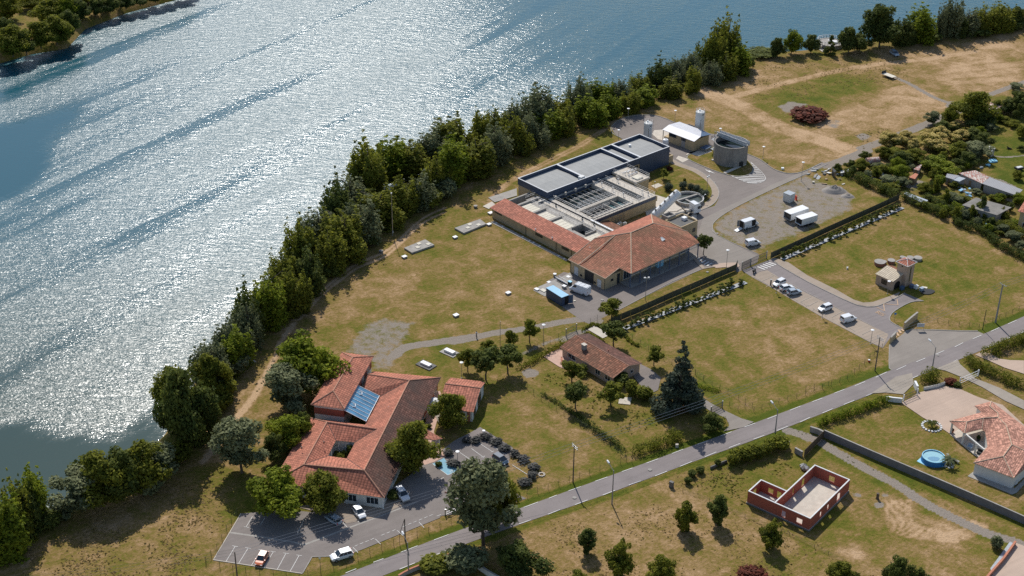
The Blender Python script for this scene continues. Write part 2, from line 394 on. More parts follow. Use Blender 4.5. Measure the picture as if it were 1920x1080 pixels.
# water
t = NT('water')
r1 = t.noise(.62, 3, .58, t.rotscale((.42, 1.35, 1), -16), .5)
r2 = t.noise(2.3, 2, .5, t.rotscale((.6, 1.2, 1), -14), .4)
hgt_ = t.math('ADD', r1, t.math('MULTIPLY', r2, .36))
ST_ANG = 58
streak = t.noise(1.0, 7, .66, t.rotscale((.005, .066, 1), ST_ANG), .22)
patch = t.noise(.016, 5, .6, t.rotscale((.5, 1.3, 1), ST_ANG), .6)
edge = t.math('ADD', t.attr('rough'), t.math('MULTIPLY', t.math('SUBTRACT', t.noise(.06, 6, .7, t.rotscale((.6, 2.2, 1), ST_ANG), .5), .5), .75))
fac = t.math('MULTIPLY', t.ramp(edge, [(.26, .02), (.62, 1.0)]), t.ramp(streak, [(.35, .36), (.48, 1.0)]))
fac = t.math('MULTIPLY', fac, t.ramp(patch, [(.30, .72), (.6, 1.0)]))
wind = t.math('ADD', t.attr('wind'), t.math('MULTIPLY', t.math('SUBTRACT', patch, .5), .5)); fac = t.math('MULTIPLY', fac, t.ramp(wind, [(.0, .0), (1.0, 1.0)]))
bmp = t.n('ShaderNodeBump'); t.l(t.math('POWER', fac, .7), bmp.inputs['Strength']); bmp.inputs['Distance'].default_value = .36; t.l(hgt_, bmp.inputs['Height'])
bb = t.n('ShaderNodeBsdfPrincipled')
t.l(t.mix((.014, .046, .038), (.0, .072, .100), t.attr('teal')), bb.inputs['Base Color'])
t.l(t.math('ADD', .07, t.math('MULTIPLY', fac, .28)), bb.inputs['Roughness']); bb.inputs['IOR'].default_value = 1.33; bb.inputs['Specular IOR Level'].default_value = .95
t.l(bmp.outputs[0], bb.inputs['Normal']); t.l(bb.outputs[0], t.out.inputs[0]); M['water'] = t.m
t = NT('tank_water'); c = t.ramp(t.noise(.3, 3), [(.35, (.010, .016, .016)), (.65, (.02, .035, .035))])
M['tank_water'] = t.bsdf(c, .08, 0, .5, t.noise(3.0, 2), .08, .05)
M['basin_water'] = dull('basin_water', (.07, .085, .075), .25, .4, .8)
M['tank_water_teal'] = glassy('tank_water_teal', (.05, .12, .13), .1)
M['pool_water'] = dull('pool_water', (.32, .54, .60), .2, .1)
M['pool_cover'] = dull('pool_cover', (.15, .32, .46), .5, .25, 6)
# foliage
def leaf(name, lo_, hi_, trans=.35, tip=None):
    t = NT(name); oi = t.n('ShaderNodeObjectInfo')
    n = t.noise(1.4, 3, .6, t.co.outputs['Object'])
    n = t.math('ADD', t.math('MULTIPLY', n, .8), t.math('MULTIPLY', oi.outputs['Random'], .25))
    at = t.attr('tone'); n = t.math('ADD', t.math('MULTIPLY', n, .5), t.math('MULTIPLY', at, .5))
    c = t.ramp(n, [(.25, lo_), (.75, hi_)])
    if tip: c = t.mix(c, tip, t.ramp(t.attr('tip'), [(.22, 0.0), (.48, 1.0)]))
    d = t.n('ShaderNodeBsdfPrincipled'); t.l(c, d.inputs['Base Color']); d.inputs['Roughness'].default_value = .7; d.inputs['Specular IOR Level'].default_value = .12
    tr = t.n('ShaderNodeBsdfTranslucent'); t.l(c, tr.inputs[0])
    mx = t.n('ShaderNodeMixShader'); mx.inputs[0].default_value = trans; t.l(d.outputs[0], mx.inputs[1]); t.l(tr.outputs[0], mx.inputs[2])
    t.l(mx.outputs[0], t.out.inputs[0]); return t.m
M['leaf_green'] = leaf('leaf_green', (.090, .108, .018), (.285, .285, .036), .48)
M['leaf_dark'] = leaf('leaf_dark', (.050, .074, .020), (.160, .182, .038), .4)
M['leaf_grey'] = leaf('leaf_grey', (.085, .105, .048), (.250, .265, .130), .35)
M['leaf_bright'] = leaf('leaf_bright', (.095, .130, .012), (.29, .33, .030), .45)
M['leaf_blue'] = leaf('leaf_blue', (.035, .052, .036), (.105, .125, .080), .2)
M['leaf_red'] = leaf('leaf_red', (.06, .02, .012), (.17, .045, .025), .25)
M['leaf_flower'] = leaf('leaf_flower', (.09, .10, .02), (.28, .27, .055), .4, tip=(.60, .48, .17))
M['leaf_lav'] = leaf('leaf_lav', (.045, .050, .042), (.125, .120, .110), .25)
M['bark'] = dull('bark', (.13, .10, .075), .95, .25, 3)
# GROUND
SHORE = [(-420, 1080), (-100, 1010), (40, 975), (112, 950), (150, 915), (240, 862), (300, 815), (345, 740), (372, 690), (405, 645), (455, 590), (520, 530), (590, 470), (655, 405),
         (735, 350), (850, 300), (960, 265), (1050, 228), (1150, 188), (1250, 155), (1330, 122), (1388, 106), (1440, 102), (1500, 98), (1545, 92), (1600, 84), (1700, 68), (1800, 58), (1920, 44), (2300, 0)]
shore = [G(x, y, -2.2) for x, y in SHORE]; shore = [Vector((p.x, p.y)) for p in smooth_line([Vector((p.x, p.y, 0)) for p in shore], 3)]
shore = [Vector((-2600, shore[0].y - 1500))] + shore + [Vector((2600, shore[-1].y + 900))]
near_poly = shore + [Vector((2600, -2600)), Vector((-2600, -2600))]
FSH = [(-380, 190), (-100, 140), (0, 121), (60, 104), (130, 92), (165, 55), (240, 26), (330, 2), (420, -28), (640, -80)]
fsh = [G(x, y, -2.2) for x, y in FSH]
far_poly = [Vector((p.x, p.y)) for p in fsh] + [Vector((-260, 1100)), Vector((-2600, 1100)), Vector((-2600, 380))]
def seg_dist(X, Y, pts, closed=True):
    d = np.full(X.shape, 1e9); n = len(pts)
    for i in range(n if closed else n - 1):
        a, b = pts[i], pts[(i + 1) % n]; dx, dy = b[0] - a[0], b[1] - a[1]; L = dx * dx + dy * dy + 1e-12
        t = np.clip(((X - a[0]) * dx + (Y - a[1]) * dy) / L, 0, 1)
        d = np.minimum(d, (X - a[0] - t * dx) ** 2 + (Y - a[1] - t * dy) ** 2)
    return np.sqrt(d)
def inside(X, Y, pts):
    r = np.zeros(X.shape, bool); n = len(pts)
    for i in range(n):
        a, b = pts[i], pts[(i + 1) % n]
        if abs(b[1] - a[1]) < 1e-12: continue
        c = ((a[1] > Y) != (b[1] > Y)) & (X < (b[0] - a[0]) * (Y - a[1]) / (b[1] - a[1]) + a[0]); r ^= c
    return r
def sdist(X, Y, pts): return np.where(inside(X, Y, pts), 1, -1) * seg_dist(X, Y, pts)
def sstep(t): t = np.clip(t, 0, 1); return t * t * (3 - 2 * t)
def axis(a, b, st, far):
    c = list(np.arange(a, b, st)); s_, p = st, c[-1]; hi = []
    while p < far: s_ *= 1.35; p += s_; hi.append(p)
    s_, p = st, c[0]; lo_ = []
    while p > -far: s_ *= 1.35; p -= s_; lo_.append(p)
    return np.array(lo_[::-1] + c + hi)
def grid_mesh(name, xs, ys, Zf, mat, attrs):
    X, Y = np.meshgrid(xs, ys); nx, ny = len(xs), len(ys)
    Z = Zf(X, Y); co = np.stack([X, Y, Z], -1).reshape(-1, 3).astype(np.float32)
    i = (np.arange(ny - 1)[:, None] * nx + np.arange(nx - 1)[None]).ravel()
    fa = np.stack([i, i + 1, i + nx + 1, i + nx], 1).astype(np.int32)
    me = bpy.data.meshes.new(name); me.vertices.add(len(co)); me.vertices.foreach_set('co', co.ravel())
    me.loops.add(fa.size); me.loops.foreach_set('vertex_index', fa.ravel())
    me.polygons.add(len(fa)); me.polygons.foreach_set('loop_start', np.arange(0, fa.size, 4, dtype=np.int32))
    for k, v in attrs(X, Y).items():
        at = me.attributes.new(k, 'FLOAT', 'POINT'); at.data.foreach_set('value', v.ravel().astype(np.float32))
    me.update(calc_edges=True); me.polygons.foreach_set('use_smooth', [True] * len(fa)); me.materials.append(mat)
    o = bpy.data.objects.new(name, me); COL.objects.link(o); return o
def ground_z(X, Y):
    d = np.maximum(sdist(X, Y, near_poly), sdist(X, Y, far_poly))
    return -6.0 * (1 - sstep((d + 4.0) / 8.5))
def poly_px(k, pts): return [(p.x, p.y) for p in gp(k, pts)]
STROKES, AREAS = [], []
def stroke(at, k, pts, w_, val, soft=.6, sm=5): STROKES.append((at, [(p.x, p.y) for p in smooth_line(gp(k, pts), sm)], w_, val, soft))
def area(at, k, pts, val, soft=2.0): AREAS.append((at, poly_px(k, pts), val, soft))
# broad tones of the fields
area('dry', 'p', [(1400, 120), (1500, 105), (1750, 92), (1930, 45), (1930, 160), (1800, 205), (1700, 250), (1560, 310), (1420, 300), (1300, 240), (1180, 215), (1290, 170)], .42, 6)
area('dry', 'p', [(1748, 128), (1860, 108), (1915, 118), (1900, 165), (1830, 190), (1760, 158)], .65, 3)
area('dry', 'p', [(1640, 88), (1930, 40), (1930, 100), (1750, 118), (1650, 108)], .35, 5)
area('green', 'p', [(1480, 165), (1560, 140), (1640, 150), (1600, 185), (1540, 205), (1440, 185)], .55, 7)
area('green', 'p', [(1400, 190), (1500, 150), (1600, 145), (1660, 165), (1600, 200), (1500, 232), (1430, 215)], .4, 4)
area('green', 'p', [(1590, 255), (1640, 245), (1600, 275), (1570, 262)], .6, 3)
area('dry', 'p', [(1560, 180), (1720, 160), (1760, 195), (1660, 240), (1570, 225)], .45, 4)
area('dry', 'p', [(580, 560), (660, 520), (800, 500), (700, 600), (560, 700), (470, 760), (440, 900), (400, 900), (470, 700)], .28, 8)
area('dry', 'p', [(900, 460), (1050, 500), (1000, 560), (880, 560), (760, 520)], .30, 10)
area('green', 'p', [(600, 620), (700, 560), (760, 590), (700, 640)], .35, 6)
area('dry', 'p', [(0, 1000), (400, 1000), (380, 1080), (0, 1100)], .10, 8)
area('dry', 'p', [(150, 1000), (300, 900), (420, 930), (380, 980), (230, 1010)], .35, 8)
area('dry', 'p', [(1020, 980), (1250, 880), (1400, 960), (1700, 1080), (1000, 1100), (930, 1030)], .42, 6)
area('dry', 'p', [(1560, 960), (1700, 920), (1850, 1000), (1800, 1060), (1640, 1050)], .35, 8)
area('green', 'p', [(1500, 1000), (1600, 930), (1700, 960), (1640, 1040)], .4, 6)
area('green', 'p', [(1570, 800), (1700, 770), (1850, 870), (1820, 900), (1640, 850)], .2, 4)
area('green', 'p', [(1480, 480), (1700, 400), (1850, 470), (1800, 560), (1700, 520), (1600, 560)], .08, 8)
area('green', 'p', [(1180, 610), (1400, 520), (1560, 640), (1480, 740), (1320, 760), (1300, 680)], .16, 8)
area('dry', 'p', [(1350, 600), (1480, 560), (1620, 640), (1600, 700), (1450, 720)], .34, 10)
area('green', 'p', [(1020, 680), (1240, 760), (1180, 840), (980, 740)], .3, 5)
area('green', 'p', [(860, 780), (1000, 760), (1100, 840), (1000, 880), (900, 820)], .22, 6)
area('green', 'p', [(1860, 260), (1930, 260), (1930, 380), (1860, 330), (1840, 290)], .85, 3)
area('green', 'p', [(1840, 215), (1930, 215), (1930, 270), (1850, 260)], .5, 3)
area('bare', 'p', [(1580, 320), (1700, 290), (1850, 330), (1920, 440), (1800, 400), (1700, 370)], .30, 5)
# verges of the road
NE_ = [(560, 1112), (640, 1080), (814, 1012), (1009, 941), (1186, 877), (1372, 809), (1564, 737), (1663, 697), (1770, 657), (1873, 614), (1960, 575)]
SE_ = [(640, 1113), (700, 1087), (836, 1034), (996, 976), (1153, 921), (1297, 867), (1433, 818), (1602, 752), (1721, 706), (1862, 648), (1960, 606)]
def shifted(pts, dy): return [(x, y + dy) for x, y in pts]
stroke('green', 'p', shifted(NE_, -6), .75, 1.35, .7)
stroke('green', 'p', shifted(SE_[:8], 6), .7, .9, .8)
area('green', 'H', [(980, 1000), (1400, 880), (1510, 895), (1400, 960), (1050, 1075)], 1.0, .8)
area('green', 'V', [(1090, 640), (1130, 540), (1697, 330), (1697, 420), (1210, 640)], 1.6, .6)
# mowing passes
for i in range(9):
    stroke('dry' if i % 2 else 'green', 'p', [(1200 + i * 40, 640 - i * 16), (1330 + i * 38, 740 - i * 22)], .7, .22, .9)
for i in range(10):
    stroke('dry' if i % 2 else 'green', 'p', [(780 + i * 16, 600 - i * 14), (960 + i * 14, 596 - i * 17), (1040 - i * 4, 560 - i * 12)], .6, .2, .9)
for i in range(8):
    stroke('dry' if i % 2 else 'green', 'p', [(1520 + i * 30, 500 - i * 14), (1640 + i * 34, 560 - i * 12)], .7, .2, .9)
for i in range(12):
    stroke('dry' if i % 2 else 'green', 'p', [(1755 + i * 3, 132 + i * 5), (1830, 122 + i * 6), (1912 - i * 2, 112 + i * 7)], .8, .35, 1.0)
for i in range(10):
    stroke('dry', 'p', [(1440 + i * 12, 285 - i * 4), (1560 + i * 10, 235 - i * 3), (1690 + i * 6, 195 - i * 2)], .5, .3, .8)
# wheel tracks and paths worn in the grass
for dx in (-5, 5):
    stroke('dry', 'O', [(560 + dx * 3, 1080), (640 + dx * 3, 990), (720 + dx * 3, 910), (850, 800 + dx * 3), (980, 710 + dx * 3), (1180, 620 + dx * 3), (1400, 420 + dx * 3), (1560, 340 + dx * 3)], .34, 1.9, .55)
    stroke('dry', 'A', [(620 + dx, 20), (540 + dx, 130), (480 + dx, 270), (410 + dx * 2, 400), (330 + dx * 2, 540), (230 + dx * 2, 660), (100 + dx * 2, 830), (0, 960 + dx)], .36, 1.9, .55)
    stroke('dry', 'N', [(60, 1000 + dx * 2), (200, 870 + dx * 2), (400, 760 + dx * 2), (640, 640 + dx * 2), (800, 540 + dx * 2), (1000, 400 + dx), (1250, 280 + dx), (1500, 200 + dx)], .35, 1.1, .7)
stroke('dry', 'M', [(0, 640), (300, 560), (600, 490), (850, 440), (1200, 400), (1500, 360), (1750, 300)], 1.5, 1.3, 1.4)
stroke('dry', 'M', [(-250, 600), (0, 690), (300, 850), (550, 930), (760, 1000)], 3.6, 1.35, 2.2)
stroke('dry', 'M', [(600, 830), (850, 720), (1150, 590), (1350, 700)], 3.2, 1.1, 2.2)
stroke('bare', 'M', [(990, 490), (1150, 555), (1300, 640), (1440, 695), (1520, 730)], .9, .85, .6)
stroke('dry', 'M', [(870, 440), (950, 480), (1060, 520)], 1.0, .8, .8)
stroke('bare', 'M', [(1440, 690), (1500, 720), (1380, 780), (1200, 855), (1000, 935), (840, 990)], 1.7, .95, .5)
stroke('bare', 'G', [(1330, 10), (1150, 85), (1040, 120)], 1.9, .95, .4)
stroke('bare', 'M', [(1480, 720), (1600, 670), (1720, 620), (1830, 580), (1930, 545)], 1.2, .9, .6)
area('bare', 'M', [(1390, 700), (1440, 680), (1520, 690), (1540, 740), (1460, 760)], .9, 1.0)
area('bare', 'M', [(270, 710), (360, 675), (480, 695), (400, 750), (330, 755)], .75, 1.5)
area('bare', 'M', [(790, 900), (850, 885), (910, 910), (840, 945)], .8, 1.0)
area('bare', 'M', [(580, 790), (700, 800), (690, 860), (600, 850)], .55, 1.5)
# gravel court and the path from it
area('bare', 'A', [(1150, 330), (960, 215), (1010, 120), (1080, 30), (1200, -20), (1440, 10), (1390, 120), (1330, 200), (1290, 345)], .58, 2.4)
stroke('bare', 'A', [(1300, 240), (1370, 185), (1550, 155), (1850, 110)], 1.3, 1.0, .5)
stroke('bare', 'D', [(0, 390), (150, 360), (300, 325), (560, 290), (760, 250), (930, 225)], 1.15, 1.0, .5)
stroke('bare', 'D', [(930, 225), (1060, 235), (960, 300), (860, 340), (780, 380)], .8, .8, .6)
stroke('bare', 'D', [(480, 490), (640, 410), (760, 370), (900, 310)], .6, .55, .8)
# gravel lot
area('bare', 'G', [(250, 618), (216, 560), (240, 515), (330, 450), (500, 360), (700, 265), (880, 185), (1000, 230), (1180, 300), (1240, 350), (1230, 440), (1050, 520), (900, 600), (640, 690), (520, 745)], .64, 2.2)
area('bare', 'G', [(1010, 300), (1060, 270), (1190, 300), (1240, 350), (1100, 345)], .6, 1.0)
# farm track in the south east
stroke('bare', 'I', [(590, 262), (680, 290), (760, 320), (850, 375), (1040, 480), (1200, 565), (1400, 690), (1700, 835), (1920, 905), (2200, 1030)], 1.15, .95, .6)
stroke('green', 'I', [(760, 350), (1040, 520), (1400, 730), (1920, 945)], 1.0, .6, 1.0)
stroke('green', 'I', [(840, 330), (1100, 450), (1500, 640), (1920, 800)], .8, .7, .8)
for r_ in (34, 52, 75, 96, 118, 140):
    stroke('dry', 'I', [(1330 - r_ * 1.3, 640 + r_ * .2), (1310 - r_ * .9, 740 + r_ * .6), (1400, 800 + r_ * .55), (1520 + r_ * .4, 820 + r_ * .4), (1600 + r_ * .8, 760 + r_ * .3)], .26, 1.5, .45)
area('dry', 'I', [(1200, 620), (1450, 740), (1650, 790), (1560, 860), (1380, 820), (1230, 760)], .4, 3)
for q in (0, 60, 120, 190): stroke('dry', 'I', [(1350 + q, 900), (1380 + q, 980), (1360 + q * .8, 1080)], .2, .5, .4)
area('bare', 'I', [(560, 270), (600, 245), (740, 290), (700, 330), (640, 290)], .8, .8)
area('dry', 'I', [(830, 920), (1000, 930), (1080, 980), (960, 990)], .8, 1.0)
stroke('dry', 'C', [(650, 815), (760, 830), (870, 900), (900, 950)], .5, .7, .5)
area('bare', 'I', [(950, 610), (1010, 620), (1000, 640), (965, 635)], .9, .5); area('bare', 'I', [(1110, 610), (1165, 620), (1150, 640), (1115, 635)], .7, .5)
area('bare', 'I', [(1070, 670), (1130, 665), (1135, 690), (1090, 700)], 1.0, .4)
area('bare', 'D', [(488, 610), (540, 580), (625, 600), (600, 645), (520, 648)], 1.0, .35)
area('bare', 'L', [(760, 220), (870, 205), (930, 235), (850, 275), (750, 275)], .8, .6)
stroke('bare', 'K', [(1600, 760), (1750, 770), (1920, 755)], .5, .7, .5)
stroke('bare', 'K', [(1560, 970), (1700, 1010), (1830, 1067)], .6, .7, .5)
def ground_attrs(X, Y):
    out = {k: np.zeros(X.shape) for k in ('dry', 'green', 'bare')}
    def win(pts, pad):
        xs_, ys_ = [p[0] for p in pts], [p[1] for p in pts]
        i0, i1 = np.searchsorted(X[0], (min(xs_) - pad, max(xs_) + pad)); j0, j1 = np.searchsorted(Y[:, 0], (min(ys_) - pad, max(ys_) + pad))
        return slice(max(j0, 0), j1), slice(max(i0, 0), i1)
    for at, pts, val, soft in AREAS:
        w_ = win(pts, soft + 1); x, y = X[w_], Y[w_]
        if x.size: out[at][w_] += val * sstep((sdist(x, y, pts) + soft) / (2 * soft))
    for at, pts, hw, val, soft in STROKES:
        w_ = win(pts, hw + soft + 1); x, y = X[w_], Y[w_]
        if x.size: out[at][w_] = np.maximum(out[at][w_], val * (1 - sstep((seg_dist(x, y, pts, False) - hw + soft * .3) / soft)))
    return out
xs = axis(-206, 214, .62, 2500); ys = axis(200, 566, .62, 2500)
gr = grid_mesh('ground', xs, ys, ground_z, M['grass'], ground_attrs); gr['kind'] = 'structure'
CALM = [('p', [(-100, 800), (60, 782), (130, 800), (200, 800), (250, 770), (300, 745), (330, 730), (345, 760), (330, 860), (60, 990), (-100, 1040)], .98),
        ('p', [(-100, 240), (40, 225), (150, 195), (185, 200), (120, 270), (110, 330), (60, 375), (-100, 420)], .93),
        ('p', [(-60, 160), (60, 145), (110, 160), (40, 200), (-60, 200)], .5)]
def water_attrs(X, Y):
    r_ = np.ones(X.shape)
    for k, pts, v in CALM:
        q = [G(x, y, -2.2) for x, y in pts]; q = [(p.x, p.y) for p in q]; r_ *= 1 - v * sstep((sdist(X, Y, q) + 11) / 26)
    for pts, hw, v in (([(770, 5), (700, 75), (620, 155), (545, 245), (470, 315), (420, 365)], .5, .42), ([(640, 10), (560, 60), (480, 100)], 1.5, .35), ([(360, 450), (230, 540), (80, 620), (-40, 700)], 3, .3)):
        q = [G(x, y, -2.2) for x, y in pts]; q = [(p.x, p.y) for p in q]; r_ *= 1 - v * (1 - sstep((seg_dist(X, Y, q, False) - hw) / 2.5))
    return {'rough': r_, 'wind': 1 - .72 * sstep((X + .3 * (Y - 400) + 25) / 110), 'teal': sstep((Y - 250) / 130)}
river = grid_mesh('river', axis(-420, 420, 2.6, 2600), axis(180, 900, 2.6, 2600), lambda X, Y: np.full(X.shape, -2.2), M['water'], water_attrs); river['kind'] = 'structure'
LEV = [0]
def sheet(name, pts, mat, z=None, kind='structure', label=None, cat=None, parent=None, group=None):
    if z is None: LEV[0] += 1; z = .008 + .006 * LEV[0]
    mb = MB(); p = [(q[0], q[1]) for q in pts]
    if sum(p[i - 1][0] * p[i][1] - p[i][0] * p[i - 1][1] for i in range(len(p))) < 0: p.reverse()
    mb.face([(x, y, z) for x, y in p]); o = mb.build(name, mat, parent)
    if kind: o['kind'] = kind
    if label: tag(o, label, cat, group)
    return o
def kerb(pts, h=.12, w_=.18, mat='concrete', name='kerb'):
    mb = MB(); P = [Vector((p[0], p[1])) for p in pts]
    for i in range(len(P) - 1): mb.wall(P[i], P[i + 1], w_, -.05, h + .001 * (i % 2))
    o = mb.build(name, M[mat]); o['kind'] = 'structure'; return o
def marks(name, segs, w_, mat, z, parent=None):
    mb = MB()
    for a, b in segs:
        a, b = Vector((a[0], a[1])), Vector((b[0], b[1])); d = (b - a).normalized(); n = Vector((-d.y, d.x)) * w_ / 2
        mb.face([(*(a - n), z), (*(b - n), z), (*(b + n), z), (*(a + n), z)])
    o = mb.build(name, mat); o['kind'] = 'structure'; return o
N3 = smooth_line([G(*p) for p in NE_], 4); S3 = smooth_line([G(*p) for p in SE_], 4)
def extend(L, a, b): d0 = (L[0] - L[1]).normalized(); d1 = (L[-1] - L[-2]).normalized(); return [L[0] + d0 * a] + L + [L[-1] + d1 * b]
N3, S3 = extend(N3, 400, 400), extend(S3, 400, 400)
# yard asphalt (the main sheet)
yard = gp('p', [(1382, 511), (1420, 492), (1424, 478), (1345, 441), (1335, 425), (1342, 413), (1366, 397), (1410, 373), (1461, 349), (1513, 327), (1554, 309), (1541, 304), (1503, 323), (1477, 325), (1451, 317),
               (1425, 299), (1410, 292), (1398, 286), (1390, 270), (1360, 255), (1330, 250), (1300, 235), (1264, 229), (1250, 222), (1228, 216.6), (1195, 216), (1167, 222), (1150, 233), (1147, 241), (1152, 250), (1167, 262), (1230, 300), (1262, 312),
               (1300, 328), (1325, 343), (1345, 362), (1347, 374), (1340, 386), (1318, 393), (1306, 398), (1290, 440), (1180, 470), (1080, 515), (1057, 510), (1030, 525), (1022, 552), (1066, 584), (1094, 603), (1104, 607), (1128, 597), (1161, 580), (1190, 566), (1250, 536), (1322, 502), (1350, 497), (1375, 500)])
sheet('yard', yard, M['asphalt'])
sheet('yard_lane', gp('p', [(1345, 441), (1335, 425), (1342, 413), (1366, 397), (1410, 373), (1461, 349), (1513, 327), (1548, 311), (1530, 311), (1450, 345), (1395, 372), (1355, 392), (1318, 410), (1308, 440), (1316, 470), (1330, 496), (1375, 500), (1418, 480)]), M['asphalt_pale'])
forecourt = gp('J', [(400, 540), (415, 505), (560, 395), (600, 352), (900, 356), (1400, 368), (1465, 395), (1440, 420), (1200, 520), (900, 650), (700, 730), (445, 806), (405, 785)])
sheet('forecourt', forecourt, M['asphalt_pale'])
sheet('driveway', gp('H', [(425, 182), (640, 100), (700, 150), (900, 265), (1130, 378), (1250, 430), (1330, 445), (1400, 440), (1470, 412), (1545, 375), (1600, 345), (1735, 400), (1640, 410), (1530, 470), (1492, 515), (1498, 550), (1590, 602), (1500, 660), (1440, 740), (1350, 700), (1200, 620), (1000, 515), (800, 400), (640, 305), (500, 230)]), M['asphalt_road'])
park_band = gp('H', [(490, 222), (560, 190), (610, 180), (740, 262), (860, 330), (980, 388), (1160, 480), (1300, 552), (1482, 640), (1440, 735), (1350, 698), (1200, 618), (1000, 513), (800, 399), (640, 303)])
sheet('parking_bays', park_band, M['paving_tan'])
main = [p for p in N3] + list(reversed(S3))
sheet('road', main, M['asphalt_road'])
sheet('pavement', gp('H', [(640, 96), (662, 92), (760, 125), (900, 220), (1100, 318), (1230, 393), (1300, 415), (1370, 410), (1500, 365), (1565, 338), (1545, 375), (1470, 411), (1400, 438), (1330, 443), (1250, 428), (1130, 376), (900, 263), (700, 148)]), M['paving_tan'], z=.13)
kerb([p for p in smooth_line(gp('H', [(640, 98), (700, 149), (900, 264), (1130, 377), (1250, 429), (1330, 444), (1400, 439), (1470, 411.5), (1545, 375), (1600, 345)]), 3)], .15)
kerb(smooth_line(gp('H', [(1735, 401), (1640, 411), (1530, 471), (1492, 516), (1498, 551), (1588, 602)]), 3), .13)
kerb(gp('J', [(640, 349), (900, 353), (1180, 364), (1400, 366)]), .14, .2)
kerb(gp('J', [(405, 520), (400, 700), (404, 785), (440, 806)]), .08, .15)
# curved footway by the round basin, with its grass island
foot_out = smooth_line(gp('F', [(1235, 372), (1290, 400), (1400, 442), (1475, 495), (1520, 545), (1536, 595), (1515, 645), (1470, 680), (1390, 712)]), 5)
foot_in = smooth_line(gp('F', [(1220, 398), (1290, 425), (1370, 455), (1445, 505), (1485, 560), (1488, 605), (1465, 640), (1430, 660), (1385, 690)]), 5)
sheet('footway', foot_out + list(reversed(foot_in)), M['paving_tan'], z=.13)
kerb(foot_out, .14, .2)
sheet('yard_lawn', foot_in + gp('F', [(1300, 660), (1130, 610), (1090, 470), (1150, 420), (1200, 395)]), M['grass_lawn'], z=.12)
sheet('tanker_stand', gp('F', [(1120, 600), (1250, 640), (1330, 650), (1392, 712), (1392, 780), (1180, 720), (1080, 770), (1060, 700)]), M['concrete_light'], z=.135)
sheet('paving_square', gp('F', [(1100, 545), (1145, 528), (1175, 543), (1128, 562)]), M['concrete_light'], z=.14)
# island round the tall tank
isl = smooth_line(gp('F', [(1330, 365), (1450, 425), (1560, 465), (1640, 482), (1710, 478), (1748, 455), (1754, 425), (1735, 395), (1690, 355), (1640, 300), (1540, 290), (1450, 300), (1380, 330)]), 3, True)
sheet('island_lawn', isl, M['grass_lawn'], z=.12); kerb(isl + [isl[0]], .15, .2)
sheet('concrete_pad', gp('Q', [(310, 690), (330, 660), (470, 700), (640, 640), (590, 590), (600, 450), (560, 440), (690, 640), (600, 690), (430, 742)][:5] + [(600, 560)]), M['concrete_light'], z=.145)
sheet('concrete_apron', gp('Q', [(185, 725), (215, 690), (350, 735), (270, 775)]), M['concrete_light'])
sheet('concrete_pad', gp('N', [(1160, 545), (1175, 520), (1240, 515), (1330, 560), (1280, 600), (1200, 580)]), M['concrete_light'])
kerb(smooth_line(gp('G', [(545, 758), (250, 621), (216, 560), (240, 515), (330, 450), (500, 360), (700, 265), (880, 183), (1050, 107)]), 4), .1, .16)
kerb(smooth_line(gp('G', [(1000, 105), (860, 165), (760, 175), (660, 145), (560, 75), (455, 30)]), 4), .15, .2)
kerb(smooth_line(gp('N', [(1310, 467), (1260, 445), (1180, 420), (1060, 418), (960, 440), (900, 480), (884, 510), (900, 545), (960, 575)]), 4), .15, .2)
kerb(gp('Y', [(1690, 655), (1560, 680), (1200, 830), (780, 1055), (600, 1150)]), .1, .16)
sheet('pavement', gp('H', [(215, 150), (240, 135), (300, 128), (395, 125), (410, 150), (380, 178), (345, 165), (300, 160), (240, 166)]), M['gravel_pink'], z=.12)
sheet('pavement', gp('Y', [(1435, 575), (1480, 555), (1500, 600), (1570, 680), (1690, 655), (1690, 665), (1540, 690)]), M['paving_tan'], z=.125)
# pad behind the blue container
sheet('concrete_pad', gp('AF', [(215, 482), (340, 400), (650, 268), (780, 215), (960, 120), (1020, 245), (960, 430), (800, 470), (450, 605)]), M['concrete'])
# school car park
school_lot = gp('B', [(75, 850), (265, 530), (560, 500), (760, 520), (1000, 470), (1200, 430), (1340, 330), (1480, 230), (1600, 130), (1750, 20), (1860, -35), (1920, -70), (2150, 75), (2110, 200), (1990, 320), (2150, 380), (2240, 425), (2150, 455), (1900, 520), (1650, 545), (1640, 560), (1100, 780), (1030, 805), (900, 825), (760, 830), (690, 945)])
sheet('school_car_park', school_lot, M['asphalt_park'])
kerb(gp('B', [(690, 945), (75, 850), (265, 530)]), .12, .16, 'concrete_light'); kerb(gp('B', [(692, 943), (758, 829), (900, 825)]), .12, .16)
sheet('school_forecourt', gp('B', [(640, 480), (1000, 440), (1240, 440), (1370, 390), (1400, 470), (1180, 560), (1000, 600), (880, 540)]), M['paving_tan'], z=.10)
sheet('school_footway', gp('A', [(1540, 500), (1600, 480), (1640, 560), (1600, 620), (1560, 760), (1640, 920), (1560, 960), (1500, 980), (1460, 960), (1540, 900), (1500, 700)]), M['pink_tile'], z=.09)
sheet('school_channel', gp('B', [(190, 655), (420, 688), (640, 725), (700, 740), (860, 680), (1100, 590), (1300, 515), (1480, 447), (1482, 454), (1300, 524), (1100, 600), (865, 690), (705, 752), (635, 734), (420, 698), (188, 666)]), M['concrete'])
disabled = sheet('disabled_bay', gp('B', [(1590, 185), (1650, 160), (1780, 230), (1697, 264)]), M['blue_paint'])
sheet('disabled_bay', gp('B', [(1600, 183), (1670, 145), (1690, 170), (1650, 180)]), M['blue_paint'])
Z1 = .008 + .006 * (LEV[0] + 2)
